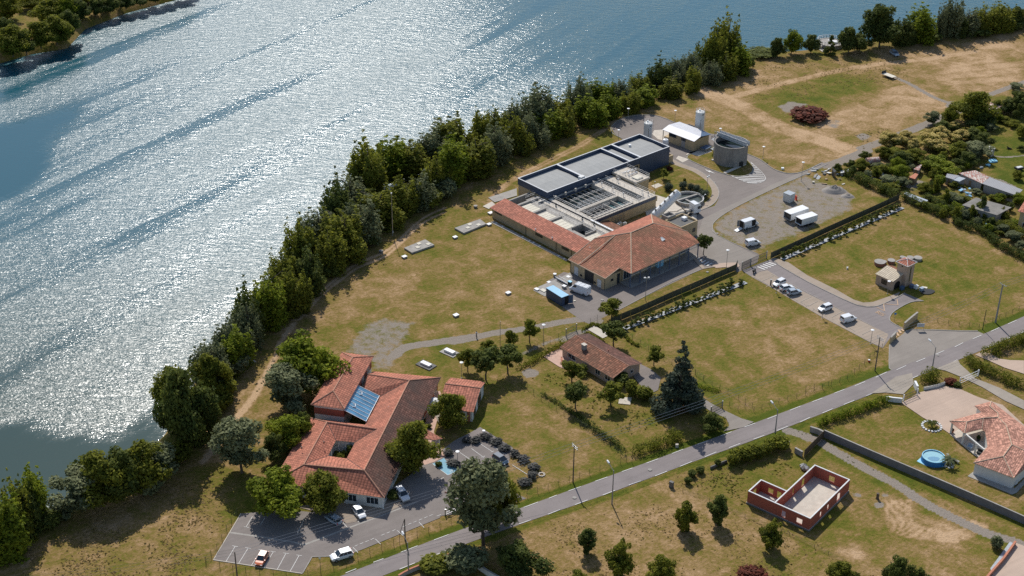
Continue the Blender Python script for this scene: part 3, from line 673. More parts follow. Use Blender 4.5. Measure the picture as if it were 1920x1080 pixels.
marks('parking_lines', [(g('B', *a), g('B', *b)) for a, b in [((345, 550), (300, 625)), ((285, 622), (322, 627)), ((225, 758), (160, 865)), ((205, 753), (245, 760)), ((315, 770), (248, 878)), ((295, 766), (332, 772)), ((405, 782), (337, 892)), ((388, 778), (420, 784)), ((490, 794), (424, 905)), ((470, 791), (507, 797)), ((577, 806), (516, 918)), ((558, 803), (597, 808)), ((668, 820), (606, 930)), ((650, 817), (687, 822)),
    ((1000, 512), (1082, 590)), ((705, 565), (655, 670)), ((970, 590), (1000, 625)), ((430, 560), (400, 610)), ((1040, 763), (1075, 800)), ((1195, 706), (1232, 742)), ((1347, 647), (1387, 683)), ((1497, 588), (1533, 628)), ((1590, 185), (1697, 264)), ((1697, 264), (1778, 229)), ((1630, 300), (1670, 280))]], .11, M['road_paint'], Z1)
marks('parking_lines', [(g('C', *a), g('C', *b)) for a, b in [((205, 325), (293, 385)), ((293, 378), (306, 384)), ((275, 300), (350, 355)), ((335, 355), (357, 346)), ((320, 265), (408, 322)), ((394, 322), (413, 315)), ((525, 400), (620, 460)), ((410, 290), (490, 340)), ((62, 715), (88, 705))]], .11, M['road_paint'], Z1)
dsh = [((1052 + k * 37, 757 - k * 15), (1075 + k * 37, 747 - k * 15)) for k in range(15) if k != 4 and k != 8]
marks('parking_lines', [(g('B', *a), g('B', *b)) for a, b in dsh], .11, M['road_paint'], Z1 + .006)
# wheelchair sign painted in the bay
mb = MB(); c0 = g('B', 1722, 236); f0 = Fr(c0, 5)
for a, b in [((0, .5), (0, .05)), ((0, .05), (.28, .05)), ((.28, .05), (.38, -.25)), ((0, .3), (.25, .3))]:
    q = [f0(*a), f0(*b)]; d = (q[1] - q[0]).normalized(); n = Vector((-d.y, d.x, 0)) * .06; z_ = Vector((0, 0, Z1 + .006)); mb.face([q[0] - n + z_, q[1] - n + z_, q[1] + n + z_, q[0] + n + z_])
for i in range(10):
    t0_, t1_ = R(130 + i * 22), R(130 + (i + 1) * 22); mb.face([f0(.02 + math.cos(t0_) * .3, -.1 + math.sin(t0_) * .3, Z1 + .006), f0(.02 + math.cos(t0_) * .38, -.1 + math.sin(t0_) * .38, Z1 + .006), f0(.02 + math.cos(t1_) * .38, -.1 + math.sin(t1_) * .38, Z1 + .006), f0(.02 + math.cos(t1_) * .3, -.1 + math.sin(t1_) * .3, Z1 + .006)])
o = mb.build('wheelchair_mark', M['road_paint']); o['kind'] = 'structure'
# road edge dashes
ND = [(814, 1013, 841, 1003), (982, 952, 1009, 942), (1029, 935, 1044, 929), (1066, 921, 1089, 913), (1116, 903, 1139, 895), (1166, 885, 1186, 878), (1212, 869, 1234, 861), (1260, 851, 1281, 843), (1307, 834, 1328, 827), (1351, 818, 1372, 810), (1396, 801, 1416, 794), (1439, 786, 1457, 779), (1481, 770, 1501, 762), (1523, 754, 1542, 747), (1564, 738, 1583, 731), (1603, 724, 1622, 716), (1642, 708, 1663, 698), (1681, 694, 1699, 686), (1718, 679, 1735, 672), (1754, 665, 1770, 658), (1790, 651, 1806, 643), (1824, 636, 1840, 629), (1858, 622, 1873, 615), (1890, 608, 1906, 601), (700, 1055, 719, 1048), (752, 1036, 783, 1024), (648, 1075, 668, 1067)]
SD = [(749, 1068, 778, 1056), (808, 1045, 836, 1033), (973, 983, 996, 975), (1027, 965, 1050, 956), (1078, 947, 1102, 938), (1130, 929, 1153, 920), (1179, 910, 1202, 902), (1228, 893, 1251, 884), (1275, 875, 1297, 866), (1322, 857, 1343, 848), (1367, 840, 1388, 832), (1413, 824, 1433, 817), (1457, 808, 1477, 800), (1500, 792, 1519, 783), (1542, 775, 1561, 767), (1582, 759, 1602, 751), (1624, 743, 1642, 735), (1703, 713, 1721, 705), (1779, 683, 1795, 675), (1847, 653, 1862, 647), (1881, 638, 1896, 632), (1913, 625, 1930, 618)]
marks('road_edge_dashes', [(G(a, b), G(c_, d)) for a, b, c_, d in ND + SD], .17, M['road_paint'], Z1)
# bay lines, zebra strips and lane lines by the works
marks('bay_lines', [(g('AE', *a), g('AE', *b)) for a, b in [((213, 250), (388, 345)), ((315, 300), (450, 235)), ((360, 368), (412, 345)), ((240, 195), (350, 165)), ((680, 505), (740, 540)), ((765, 545), (838, 590)), ((775, 545), (900, 485)), ((858, 600), (975, 540)), ((915, 628), (985, 668)), ((1040, 690), (1075, 720)), ((1138, 735), (1265, 665)), ((1140, 748), (1165, 760)), ((1250, 808), (1330, 850)), ((1340, 850), (1420, 900)), ((1500, 940), (1600, 890)), ((830, 605), (862, 585)), ((905, 655), (930, 640)), ((1000, 515), (420, 215)), ((1240, 640), (1000, 515)), ((1652, 850), (1240, 640))]], .10, M['faded_paint'], Z1)
marks('zebra_strips', [(g('AE', *a), g('AE', *b)) for a, b in [((385, 78), (478, 108)), ((352, 90), (450, 122)), ((320, 102), (415, 138)), ((288, 118), (378, 150)), ((255, 130), (345, 165))]], .45, M['road_paint'], Z1)
marks('zebra_strips', [(g('Y', *a), g('Y', *b)) for a, b in [((1478, 588), (1508, 562)), ((1500, 605), (1545, 575)), ((1530, 622), (1580, 592)), ((1560, 640), (1615, 608)), ((1590, 655), (1650, 622))]], .42, M['road_paint'], Z1)
marks('zebra_strips', [(g('J', *a), g('J', *b)) for a, b in [((540, 345), (568, 368)), ((508, 352), (535, 392)), ((480, 378), (510, 420)), ((470, 425), (482, 438))]], .5, M['orange_paint'], Z1)
hz = [(g('Q', *a), g('Q', *b)) for a, b in [((1135, 785), (1160, 795)), ((1148, 810), (1180, 815)), ((1158, 835), (1205, 840)), ((1165, 862), (1228, 865)), ((1160, 888), (1245, 888)), ((1150, 912), (1265, 910)), ((1110, 938), (1288, 936)), ((895, 948), (1305, 963)), ((935, 970), (1312, 988)), ((985, 990), (1300, 1008)), ((1030, 1008), (1275, 1024)), ((1085, 1028), (1215, 1036))]]
marks('hatched_zone', hz, .42, M['road_paint'], Z1)
marks('hatched_zone_border', list(zip(*(lambda L: (L, L[1:]))(smooth_line(gp('Q', [(860, 935), (1030, 1012), (1130, 1040), (1240, 1034), (1310, 1000), (1312, 955), (1250, 880), (1130, 770)]), 4)))), .14, M['road_paint'], Z1 + .006)
mb = MB(); a0 = gp('Q', [(552, 858), (600, 880), (606, 872), (640, 892), (678, 914), (655, 908), (618, 893), (612, 901), (570, 875)], Z1); mb.face([(p.x, p.y, Z1) for p in a0]); o = mb.build('road_arrow', M['road_paint']); o['kind'] = 'structure'
zz = gp('U', [(360, 965), (485, 1027), (470, 915), (695, 935), (680, 845)], 0)
marks('bus_zigzag', list(zip(zz, zz[1:])), .16, M['orange_paint'], Z1)
mb = MB()
def letters(mb, word, f, size, z, w_=.14):
    FONT = {'B': [((0, 0), (0, 1)), ((0, 1), (.5, .9)), ((.5, .9), (.5, .6)), ((.5, .6), (0, .5)), ((0, .5), (.6, .4)), ((.6, .4), (.6, .1)), ((.6, .1), (0, 0))],
            'U': [((0, 1), (0, .1)), ((0, .1), (.3, 0)), ((.3, 0), (.6, .1)), ((.6, .1), (.6, 1))], 'S': [((.6, 1), (0, .9)), ((0, .9), (0, .55)), ((0, .55), (.6, .45)), ((.6, .45), (.6, .1)), ((.6, .1), (0, 0))]}
    x = 0
    for k, ch in enumerate(word):
        for i, (a, b) in enumerate(FONT[ch]):
            a, b = f(x + a[0] * size, a[1] * size * 1.5), f(x + b[0] * size, b[1] * size * 1.5); d = (b - a).normalized(); n = Vector((-d.y, d.x, 0)) * w_ / 2
            mb.face([(*(a - n).xy, z + .0012 * i), (*(b - n).xy, z + .0012 * i), (*(b + n).xy, z + .0012 * i), (*(a + n).xy, z + .0012 * i)])
        x += size * .95
fb = Fr(g('U', 345, 1050), math.degrees(math.atan2(*(lambda d: (d.y, d.x))(g('U', 430, 1085) - g('U', 345, 1040)))))
letters(mb, 'BUS', fb, .85, Z1, .13); o = mb.build('bus_lettering', M['orange_paint']); o['kind'] = 'structure'
# small drives and courts
sheet('house_drive', gp('D', [(1350, 550), (1430, 590), (1500, 650), (1480, 740), (1400, 780), (1340, 690), (1300, 640), (1345, 610)]), M['asphalt'])
sheet('house_drive', gp('I', [(75, 100), (105, 75), (160, 110), (235, 150), (330, 195), (400, 215), (340, 245), (230, 268), (262, 235), (245, 195), (150, 150)]), M['asphalt_pale'])
sheet('house_terrace', gp('D', [(645, 492), (770, 440), (880, 520), (910, 585), (820, 592), (765, 572), (700, 530)]), M['pink_tile'])
sheet('villa_court', gp('I', [(1230, 108), (1330, 50), (1470, 12), (1560, 30), (1660, 75), (1800, 120), (1950, 260), (1800, 300), (1500, 280), (1440, 240), (1350, 190)]), M['gravel_pink'])
sheet('verge_gravel', gp('I', [(1060, 55), (1200, -40), (1290, -60), (1300, 0), (1240, 60), (1140, 50)]), M['gravel'])
sheet('lane', gp('J', [(930, 790), (1080, 730), (1175, 690), (1200, 740), (1290, 820), (1370, 900), (1500, 950), (1650, 1010), (1920, 1150), (1920, 1250), (1700, 1150), (1450, 1000), (1200, 880), (1040, 815)]), M['gravel'])
sheet('lane', gp('J', [(1370, 635), (1470, 590), (1540, 625), (1640, 680), (1760, 695), (1920, 700), (1920, 850), (1700, 780), (1500, 690)]), M['gravel_pink'])
sheet('slab', gp('D', [(972, 303), (1020, 275), (1110, 325), (1112, 352), (1080, 366)]), M['concrete_light'])
sheet('slab', gp('D', [(1200, 792), (1290, 795), (1278, 847), (1193, 838)]), M['concrete_light'])
sheet('gravel_yard', gp('I', [(1870, 895), (1960, 930), (2100, 1200), (1700, 1200), (1735, 1085)]), M['gravel_pink'])
sheet('paving', gp('E', [(62, 165), (275, 95), (278, 150), (110, 200)]), M['concrete']); sheet('paving', gp('E', [(20, 230), (90, 195), (125, 225), (65, 250)]), M['concrete_light'])
sheet('concrete_path', gp('W', [(130, 385), (175, 370), (1115, 860), (1095, 880)]), M['concrete'], z=.11)
sheet('gravel_bed', gp('AA', [(850, 440), (880, 380), (910, 420), (890, 530)]), M['gravel'])
# TREES
def leaf_quads(mb_arrays, centers, radii, n, size, rs, squash=1.0, top=None):
    V, T, TP = mb_arrays
    tot = sum(r_ ** 2 for r_ in radii)
    for c, r_ in zip(centers, radii):
        k = max(8, int(n * r_ * r_ / tot))
        d = rs.normal(size=(k, 3)); d /= np.linalg.norm(d, axis=1)[:, None] + 1e-9
        rad = r_ * rs.uniform(.55, 1.08, (k, 1)); P = np.array(c) + d * rad * np.array([1, 1, squash])
        nrm = d * .9 + rs.normal(size=(k, 3)) * .55; nrm[:, 2] += .25; nrm /= np.linalg.norm(nrm, axis=1)[:, None]
        a = np.cross(nrm, rs.normal(size=(k, 3))); a /= np.linalg.norm(a, axis=1)[:, None] + 1e-9; b = np.cross(nrm, a)
        s1 = size * rs.uniform(.55, 1.25, (k, 1)); s2 = s1 * rs.uniform(.5, 1.0, (k, 1))
        q = np.stack([P - a * s1, P - b * s2 * .8, P + a * s1, P + b * s2], 1); V.append(q)
        tone = np.repeat(np.clip(rs.normal(.5, .2) + rs.uniform(-.35, .35, k), 0, 1), 4); T.append(tone)
        TP.append(np.repeat(np.clip(d[:, 2] * .7 + rs.uniform(0, .45, k), 0, 1), 4))
def leaf_mesh(name, V, T, TP, mat):
    V = np.concatenate(V).reshape(-1, 3).astype(np.float32); n = len(V) // 4
    me = bpy.data.meshes.new(name); me['_w'] = float((np.percentile(V[:, 0], 98) - np.percentile(V[:, 0], 2) + np.percentile(V[:, 1], 98) - np.percentile(V[:, 1], 2)) / 2); me['_h'] = float(np.percentile(V[:, 2], 99.3))
    me = me; me.vertices.add(len(V)); me.vertices.foreach_set('co', V.ravel())
    me.loops.add(n * 4); me.loops.foreach_set('vertex_index', np.arange(n * 4, dtype=np.int32))
    me.polygons.add(n); me.polygons.foreach_set('loop_start', np.arange(0, n * 4, 4, dtype=np.int32))
    for k, v in (('tone', T), ('tip', TP)):
        at = me.attributes.new(k, 'FLOAT', 'POINT'); at.data.foreach_set('value', np.concatenate(v).astype(np.float32))
    me.update(calc_edges=True); me.materials.append(mat); return me
def crown(kind, seed, H, Wd, mat, n=5200, size=.34, base=.12, lumps=34):
    """leaf crown H tall, Wd wide: clumps inside an uneven envelope"""
    rs = np.random.RandomState(seed); cs, rd = [], []
    for i in range(lumps):
        if kind == 'conifer':
            t = rs.uniform(0, 1) ** 1.25; env = (1 - t) ** .85 * (.82 + .18 * math.sin(t * 40)); rr = Wd / 2 * env; a = rs.uniform(0, 6.283)
            c = (math.cos(a) * rr * .68, math.sin(a) * rr * .68, H * (base + (1 - base) * t)); r_ = max(.35, rr * .42)
        elif kind == 'ball':
            d = rs.normal(size=3); d /= np.linalg.norm(d); c = (d[0] * Wd * .2, d[1] * Wd * .2, H * .5 + d[2] * H * .2); r_ = min(Wd, H) * .3
        else:
            t = rs.uniform(0, 1); pk = {'poplar': .42, 'round': .5, 'willow': .45, 'spread': .55, 'young': .5}[kind]
            env = math.sin(min(1, t / pk) * math.pi / 2) if t < pk else math.cos((t - pk) / (1 - pk) * math.pi / 2) ** (.75 if kind != 'poplar' else .95)
            env = .25 + .75 * env; rr = Wd / 2 * env; a = rs.uniform(0, 6.283); q = rs.uniform(.35, .9) if i % 4 else rs.uniform(0, .3)
            r_ = Wd * rs.uniform(.09, .19) * (.6 + .4 * env); c = (math.cos(a) * rr * q, math.sin(a) * rr * q, H * base + (H * (1 - base) - r_) * t + r_ * .3)
        cs.append(c); rd.append(r_)
    if kind == 'poplar':                                  # many upright sprays, uneven and pointed
        cs, rd = [], []
        for k in range(13):
            a = rs.uniform(0, 6.283); q = Wd / 2 * (0 if k == 0 else rs.uniform(.25, .86)); top = H * (1 - .34 * (q / (Wd / 2)) ** 1.3) * rs.uniform(.72, 1.0) * (1 if k else 1.0); n_ = 9; ln = rs.uniform(-.05, .07, 2) * H
            for j in range(n_):
                t = j / (n_ - 1); r_ = Wd * .17 * (.35 + .65 * math.sin(math.pi * min(1, .25 + t * .72))) * (1 - .62 * max(0, t - .5) * 1.6) * rs.uniform(.8, 1.2)
                cs.append((math.cos(a) * q * (.75 + .25 * t) + ln[0] * t + rs.normal() * Wd * .03, math.sin(a) * q * (.75 + .25 * t) + ln[1] * t + rs.normal() * Wd * .03, H * base + (top - H * base) * t)); rd.append(max(.28, r_))
    A = ([], [], []); leaf_quads(A, cs, rd, n, size, rs, 1.0 if kind != 'conifer' else .45); return leaf_mesh('crown', *A, mat), cs
def tree_proto(kind, seed, H, Wd, mat, n=5200, size=.34, base=.12, lumps=34, name='broadleaf_tree', tr=.02, bark='bark'):
    me, cs = crown(kind, seed, H, Wd, mat, n, size, base, lumps); rs = random.Random(seed)
    root = bpy.data.objects.new(name, None); COL.objects.link(root); root.empty_display_size = .5
    c = bpy.data.objects.new('crown', me); COL.objects.link(c); c.parent = root
    mb = MB(); r0 = H * tr; pts = [Vector((0, 0, -.3))]
    for k in range(1, 6): pts.append(Vector((rs.uniform(-.02, .02) * H, rs.uniform(-.02, .02) * H, H * .16 * k)))
    for k in range(5): mb.bar(pts[k], pts[k + 1], r0 * (1 - k * .17), 0, 7, r0 * (1 - (k + 1) * .17))
    for i in rs.sample(range(len(cs)), min(9, len(cs))):
        q = Vector(cs[i]); s_ = pts[min(4, max(1, int(q.z / H / .16) - 1))]
        if q.z > s_.z: mb.bar(s_, q, r0 * .38, 0, 5, r0 * .12)
    mb.build('trunk', M[bark], root, local=True); root['_H'] = me['_h'] + .02; root['_W'] = me['_w']; return root
PT = {}
def mk(key, *a, **k): PT[key] = tree_proto(*a, **k)
mk('pop1', 'poplar', 1, 14, 8.0, M['leaf_green'], 8500, .30, .05, 44, name='riverside_tree')
mk('pop2', 'poplar', 2, 14, 8.5, M['leaf_green'], 8500, .30, .04, 44, name='riverside_tree')
mk('pop3', 'poplar', 3, 14, 7.5, M['leaf_dark'], 8500, .30, .04, 40, name='riverside_tree')
mk('pop4', 'poplar', 4, 14, 7.8, M['leaf_bright'], 8000, .30, .05, 40, name='riverside_tree')
mk('pop5', 'poplar', 5, 14, 8.0, M['leaf_grey'], 7500, .28, .06, 40, name='riverside_tree')
mk('rnd1', 'round', 11, 9, 9, M['leaf_green'], 9000, .27, .14, 46, name='broadleaf_tree')
mk('rnd2', 'round', 12, 9, 9, M['leaf_dark'], 9000, .26, .14, 46, name='broadleaf_tree')
mk('rnd3', 'spread', 13, 10, 9, M['leaf_grey'], 7500, .25, .22, 40, name='broadleaf_tree')
mk('rnd4', 'round', 14, 9, 9, M['leaf_bright'], 8000, .25, .14, 42, name='broadleaf_tree')
mk('flw', 'round', 15, 9, 9, M['leaf_flower'], 9000, .27, .14, 42, name='chestnut_tree')
mk('yng', 'young', 16, 4.4, 3.4, M['leaf_green'], 2400, .17, .36, 26, name='young_tree', tr=.022)
mk('yng2', 'young', 17, 4.4, 3.5, M['leaf_dark'], 2400, .17, .33, 26, name='young_tree', tr=.022)
mk('pop6', 'poplar', 6, 12, 9.0, M['leaf_green'], 9000, .28, .02, 44, name='riverside_tree')
mk('pop7', 'poplar', 7, 11, 9.5, M['leaf_grey'], 9000, .26, .02, 44, name='riverside_tree')
mk('egg', 'round', 31, 6, 4.6, M['leaf_green'], 5200, .19, .02, 40, name='broadleaf_tree')
mk('egg2', 'round', 32, 6.5, 4.2, M['leaf_dark'], 5200, .19, .02, 40, name='broadleaf_tree')
mk('cedar', 'conifer', 18, 12, 8.6, M['leaf_blue'], 12000, .24, .06, 90, name='cedar_tree', tr=.026)
mk('pine', 'conifer', 19, 5, 3.2, M['leaf_dark'], 2600, .18, .1, 34, name='conifer_tree')
mk('bush', 'ball', 20, 2.2, 2.6, M['leaf_green'], 1500, .17, 0, 14, name='shrub')
mk('bushb', 'ball', 28, 2.2, 2.6, M['leaf_bright'], 1500, .17, 0, 14, name='shrub')
mk('bushd', 'ball', 21, 2.2, 2.6, M['leaf_dark'], 1500, .17, 0, 14, name='shrub')
mk('bushg', 'ball', 22, 2.2, 2.6, M['leaf_grey'], 1500, .17, 0, 14, name='shrub')
mk('bushr', 'ball', 23, 2.2, 2.6, M['leaf_red'], 1600, .17, 0, 16, name='shrub')
mk('lav', 'ball', 24, 1.1, 1.5, M['leaf_lav'], 700, .11, 0, 10, name='lavender_bush')
mk('topi', 'ball', 25, 1.7, 1.7, M['leaf_blue'], 2600, .07, 0, 30, name='topiary_bush')
mk('sap', 'young', 26, 1.5, .8, M['leaf_green'], 420, .10, .04, 8, name='sapling')
mk('sap2', 'young', 27, 1.6, .8, M['leaf_dark'], 420, .10, .02, 8, name='sapling')
NT_ = {}
def tree(key, x, y, hp, wp, label, cat='tree', group=None, k='p', z=0.0, H=None):
    """base at photo point (x,y); hp, wp = height and width in photo pixels"""
    a = ZM[k]; hp *= a[2]; wp *= a[2]
    b = g(k, x, y, z); _, py = project(b); wm = wp * mpp(b); h = hgt(b, py - hp) if H is None else H
    if H is None and key not in ('yng', 'yng2'): kf = .26 if key not in ('cedar', 'pine') else .12; h = max(h * .6, h - kf * wm); b = b + Vector((0, .14 * wm, 0))
    src = PT[key]; rz = rnd.uniform(0, 6.28)
    q = wm / src['_W'] * (.9 if key == 'lav' else 1.0 if key == 'topi' else 1.15 if key in ('yng', 'yng2') else .84); o = place(src, b, rz, label, group, (q * rnd.uniform(.9, 1.12), q * rnd.uniform(.9, 1.12), h / src['_H'])); o['category'] = cat; return o
# THE WATERWORKS
PF = Fr(g('F', 433, 585, 5.9), 41.7)                       # u = north-east, v = north-west
def fwin(parent, f, side, s0, s1, z0, z1, pos_, panes=1, frame='dark_metal', name='window', depth=.07):
    """window on a wall of a frame-aligned building: side 'v-' etc is the outward direction, pos_ the wall plane"""
    def P(s, z, o): return f(s, pos_ + o * sg, z) if side[0] == 'v' else f(pos_ + o * sg, s, z)
    sg = -1 if side[1] == '-' else 1
    def slab(mb, a, b, c, d, o0, o1):
        q = [P(a, 0, o0), P(b, 0, o0), P(b, 0, o1), P(a, 0, o1)]; mb.prism(q, c, d)
    mb = MB(); w_ = .07
    slab(mb, s0 - w_, s1 + w_, z0 - w_, z0, -.02, depth); slab(mb, s0 - w_, s1 + w_, z1, z1 + w_, -.02, depth)
    slab(mb, s0 - w_, s0, z0, z1, -.02, depth); slab(mb, s1, s1 + w_, z0, z1, -.02, depth)
    for i in range(1, panes):
        m_ = s0 + (s1 - s0) * i / panes; slab(mb, m_ - .03, m_ + .03, z0, z1, -.02, depth)
    fr = mb.build(name, M[frame], parent); gl = MB(); slab(gl, s0, s1, z0, z1, -.02, .02); gl.build('pane', M['glass'], fr); return fr
def fdoor(parent, f, side, s0, s1, z1, pos_, mat='trim_light', z0=.05, name='door'):
    sg = -1 if side[1] == '-' else 1
    mb = MB()
    a, b = pos_ - .02 * sg, pos_ + .05 * sg
    if side[0] == 'v': mb.frbox(f, s0, s1, min(a, b), max(a, b), z0, z1)
    else: mb.frbox(f, min(a, b), max(a, b), s0, s1, z0, z1)
    d = mb.build(name, M[mat], parent); h = MB(); sm = s1 - .15; c = f(sm, pos_ + .08 * sg, z0 + 1.0) if side[0] == 'v' else f(pos_ + .08 * sg, sm, z0 + 1.0)
    h.box(c, (.12, .12, .05)); h.build('handle', M['metal_grey'], d); return d
def caps(lines, mat, parent, r=.13, name='ridge_tiles'):
    mb = MB()
    for a, b in lines: mb.bar(Vector(a) + Vector((0, 0, .03)), Vector(b) + Vector((0, 0, .03)), r, 0, 6)
    return mb.build(name, M[mat], parent)
def sroof(faces, mat, parent, th=.16, name='roof'):
    """tile faces with a soffit and an edge so that the roof has thickness"""
    mb = MB(); tf = []
    for fc in faces: tf += [fc] if len(fc) != 4 else [[fc[0], fc[1], fc[2]], [fc[0], fc[2], fc[3]]]
    for fc in tf:
        n0 = len(mb.v); mb.slope(fc, 0); mb.face([Vector(p) - Vector((0, 0, th)) for p in mb.v[n0:]], 1)
    cnt = {}
    for fc in faces:
        for i in range(len(fc)):
            k = tuple(sorted((tuple(round(c, 2) for c in fc[i - 1]), tuple(round(c, 2) for c in fc[i])))); cnt.setdefault(k, []).append((fc[i - 1], fc[i]))
    for k, v in cnt.items():
        if len(v) == 1:
            a, b = Vector(v[0][0]), Vector(v[0][1]); d = Vector((0, 0, th)); mb.face([a, b, b - d, a - d], 1)
    return mb.build(name, [M[mat], M['ridge_pale']], parent)
# ---- filter hall
HZ = 5.9; HU = 49.0
hall = thing('filter_hall', 'long filter hall with dark blue cladding and grey recessed flat roofs', 'industrial building', PF(24, 6, 0))
mb = MB(); mb.frbox(PF, .15, HU - .15, .15, 12.15, 0, HZ - 1.95); mb.build('wall', M['wall_beige'], hall)
mb = MB(); mb.frbox(PF, 0, HU, -.0, .2, HZ - 2.0, HZ - .06); mb.frbox(PF, 0, HU, 12.1, 12.3, HZ - 2.0, HZ - .06); mb.frbox(PF, 0, .2, .2, 12.1, HZ - 2.0, HZ - .06); mb.frbox(PF, HU - .2, HU, .2, 12.1, HZ - 2.0, HZ - .06)
mb.frbox(PF, 36.6, HU + .02, -.05, .0, 0.02, HZ - .1); mb.frbox(PF, HU, HU + .05, -.05, 12.3, .02, HZ - .1)
mb.frbox(PF, .2, HU - .2, .2, 12.1, HZ - 2.0, HZ - 1.15)
mb.build('cladding', M['clad_dark'], hall)
divs = [(14.6, 15.2), (32.3, 32.8), (36.7, 37.3)]
for a, b in divs: MB().frbox(PF, a, b, .2, 12.1, HZ - 1.2, HZ - .06).build('roof_divider', M['clad_dark'], hall)
mb = MB()
for q in ((-.06, HU + .06, -.06, .26), (-.06, HU + .06, 12.04, 12.36)): mb.frbox(PF, *q, HZ - .06, HZ)
for q in ((-.06, .26, .26, 12.04), (HU - .26, HU + .06, .26, 12.04)): mb.frbox(PF, *q, HZ - .06, HZ - .003)
for a, b in divs: mb.frbox(PF, a - .03, b + .03, .26, 12.04, HZ - .06, HZ - .004)
mb.build('parapet_cap', M['trim_light'], hall)
for a, b in ((.2, 14.6), (15.2, 32.3), (32.8, 36.7), (37.3, HU - .2)):
    mb = MB(); z0, z1 = HZ - 1.05, HZ - .75 if b - a > 5 else HZ - 1.0
    mid = 6.1; mb.slope([PF(a + .5, .4, z0), PF(b - .5, .4, z0), PF(b - .5, mid, z1), PF(a + .5, mid, z1)]); mb.slope([PF(a + .5, mid, z1), PF(b - .5, mid, z1), PF(b - .5, 11.9, z0), PF(a + .5, 11.9, z0)])
    for e in (a + .5, b - .5): mb.face([PF(e, .4, z0), PF(e, mid, z1), PF(e, 11.9, z0)])
    mb.build('roof', M['roof_grey'], hall)
for u0 in range(2, 34, 2):
    fwin(hall, PF, 'v-', u0 + .15, u0 + 1.75, HZ - 2.75, HZ - 2.1, 0.12, 2)
for u0 in (28.2, 30.2, 32.2, 34.2): fwin(hall, PF, 'v-', u0 + .15, u0 + 1.8, 2.9, 3.5, 0.12, 2)
fdoor(hall, PF, 'u-', 4.5, 5.6, 2.2, .15, 'metal_grey')
mb = MB(); mb.frbox(PF, 13.3, 14.9, .5, 1.7, HZ - 1.1, HZ + .35); mb.build('roof_vent', M['white_dirty'], hall)
mb = MB(); mb.lathe(PF(41.5, 9, HZ - .9), [(.35, 0), (.35, .5), (.45, .5), (.45, .62), (0, .7)], 14); mb.build('roof_cowl', M['white_paint'], hall)
mb = MB(); mb.frbox(PF, HU + .05, HU + 2.6, .6, 1.0, 0, 2.2); mb.frbox(PF, HU + 2.4, HU + 2.6, 1.0, 4.2, 0, 2.2); mb.build('yard_wall', M['wall_beige'], hall)
for q in (0, 1.1):
    t_ = tag(MB().lathe(PF(HU + 1.3, 1.9 + q, 0), [(.45, 0), (.45, 2.6), (.38, 2.8), (0, 2.95)], 16).build('dosing_tank', M['galv'], smooth=False), ['small grey steel dosing tank behind the low wall at the hall end, nearer the road', 'small grey steel dosing tank behind the low wall, against the hall corner'][int(q > 0)], 'tank', 'dosing tanks at the hall end')
# ---- filter basins (open water tanks) in front of the hall
TK = 3.9
bas = thing('filter_basins', 'open concrete filter basins with walkways and white railings beside the dark hall', 'water basins', PF(12, -9, 0))
mb = MB(); U1 = 24.6; V1 = -17.9
def ringwall(mb, u0, u1, v0, v1, t, z0, z1, mi=0):
    mb.frbox(PF, u0, u1, v0, v0 + t, z0, z1, mi); mb.frbox(PF, u0, u1, v1 - t, v1, z0, z1, mi); mb.frbox(PF, u0, u0 + t, v0 + t, v1 - t, z0, z1, mi); mb.frbox(PF, u1 - t, u1, v0 + t, v1 - t, z0, z1, mi)
ringwall(mb, .2, U1, V1, -.3, .35, 0, TK - 1.1); mb.build('wall', M['wall_beige'], bas)
mb = MB(); ringwall(mb, .15, U1 + .05, V1 - .05, -.25, .45, TK - 1.1, TK - .12); mb.build('coping_band', M['clad_dark'], bas)
mb = MB(); ringwall(mb, .1, U1 + .1, V1 - .1, -.2, .6, TK - .12, TK); 
mb.frbox(PF, .7, 16.3, -11.3, -10.2, .5, TK - .01)                     # middle walkway
mb.frbox(PF, 16.3, 18.6, V1 + .5, -.8, .5, TK - .005)                   # cross walkway
mb.frbox(PF, 21.4, 24.0, V1 + .5, -.8, .5, TK - .008)
mb.frbox(PF, 1.0, 16.3, -16.9, -16.5, .5, TK - .02); mb.frbox(PF, .7, 1.4, -16.5, -.8, .5, TK - .02)
mb.build('walkway', M['concrete_light'], bas)
mb = MB(); mb.frbox(PF, 18.6, 21.4, -17.4, -16.2, .5, TK - .02); mb.frbox(PF, 18.6, 19.0, -16.2, -.8, .5, TK - .03); mb.build('channel_wall', M['concrete'], bas)
mb = MB(); mb.frbox(PF, .7, 24.0, V1 + .4, -.7, .6, TK - 1.35); mb.build('water', M['tank_water'], bas)
mb = MB(); mb.frbox(PF, 10.2, 16.2, -16.4, -11.4, .6, TK - 1.32); mb.build('clear_water', M['tank_water_teal'], bas)
for i in range(8):
    u = 2.6 + i * 1.75
    mb = MB(); mb.frbox(PF, u - .11, u + .11, -10.2, -1.0, TK - 1.4, TK - 1.0 - .0003 * i); mb.build('trough', M['concrete'], bas)
for i in range(5):
    u = 2.6 + i * 1.7
    mb = MB(); mb.frbox(PF, u - .1, u + .1, -16.5, -11.3, TK - 1.4, TK - 1.0); mb.build('trough', M['concrete'], bas)
for i in range(3):
    mb = MB(); v_ = -12.6 - i * 1.3; mb.frbox(PF, 1.4, 9.9, v_ - .1, v_ + .1, TK - 1.38, TK - 1.05); mb.build('baffle', M['concrete'], bas)
for pts in ([(10.2, -16.4), (10.2, -11.3)], [(13.2, -16.4), (13.2, -11.4)]):
    mb = MB(); mb.frbox(PF, pts[0][0] - .1, pts[0][0] + .1, pts[0][1], pts[1][1], TK - 1.3, TK - .35); mb.build('trough', M['concrete_light'], bas)
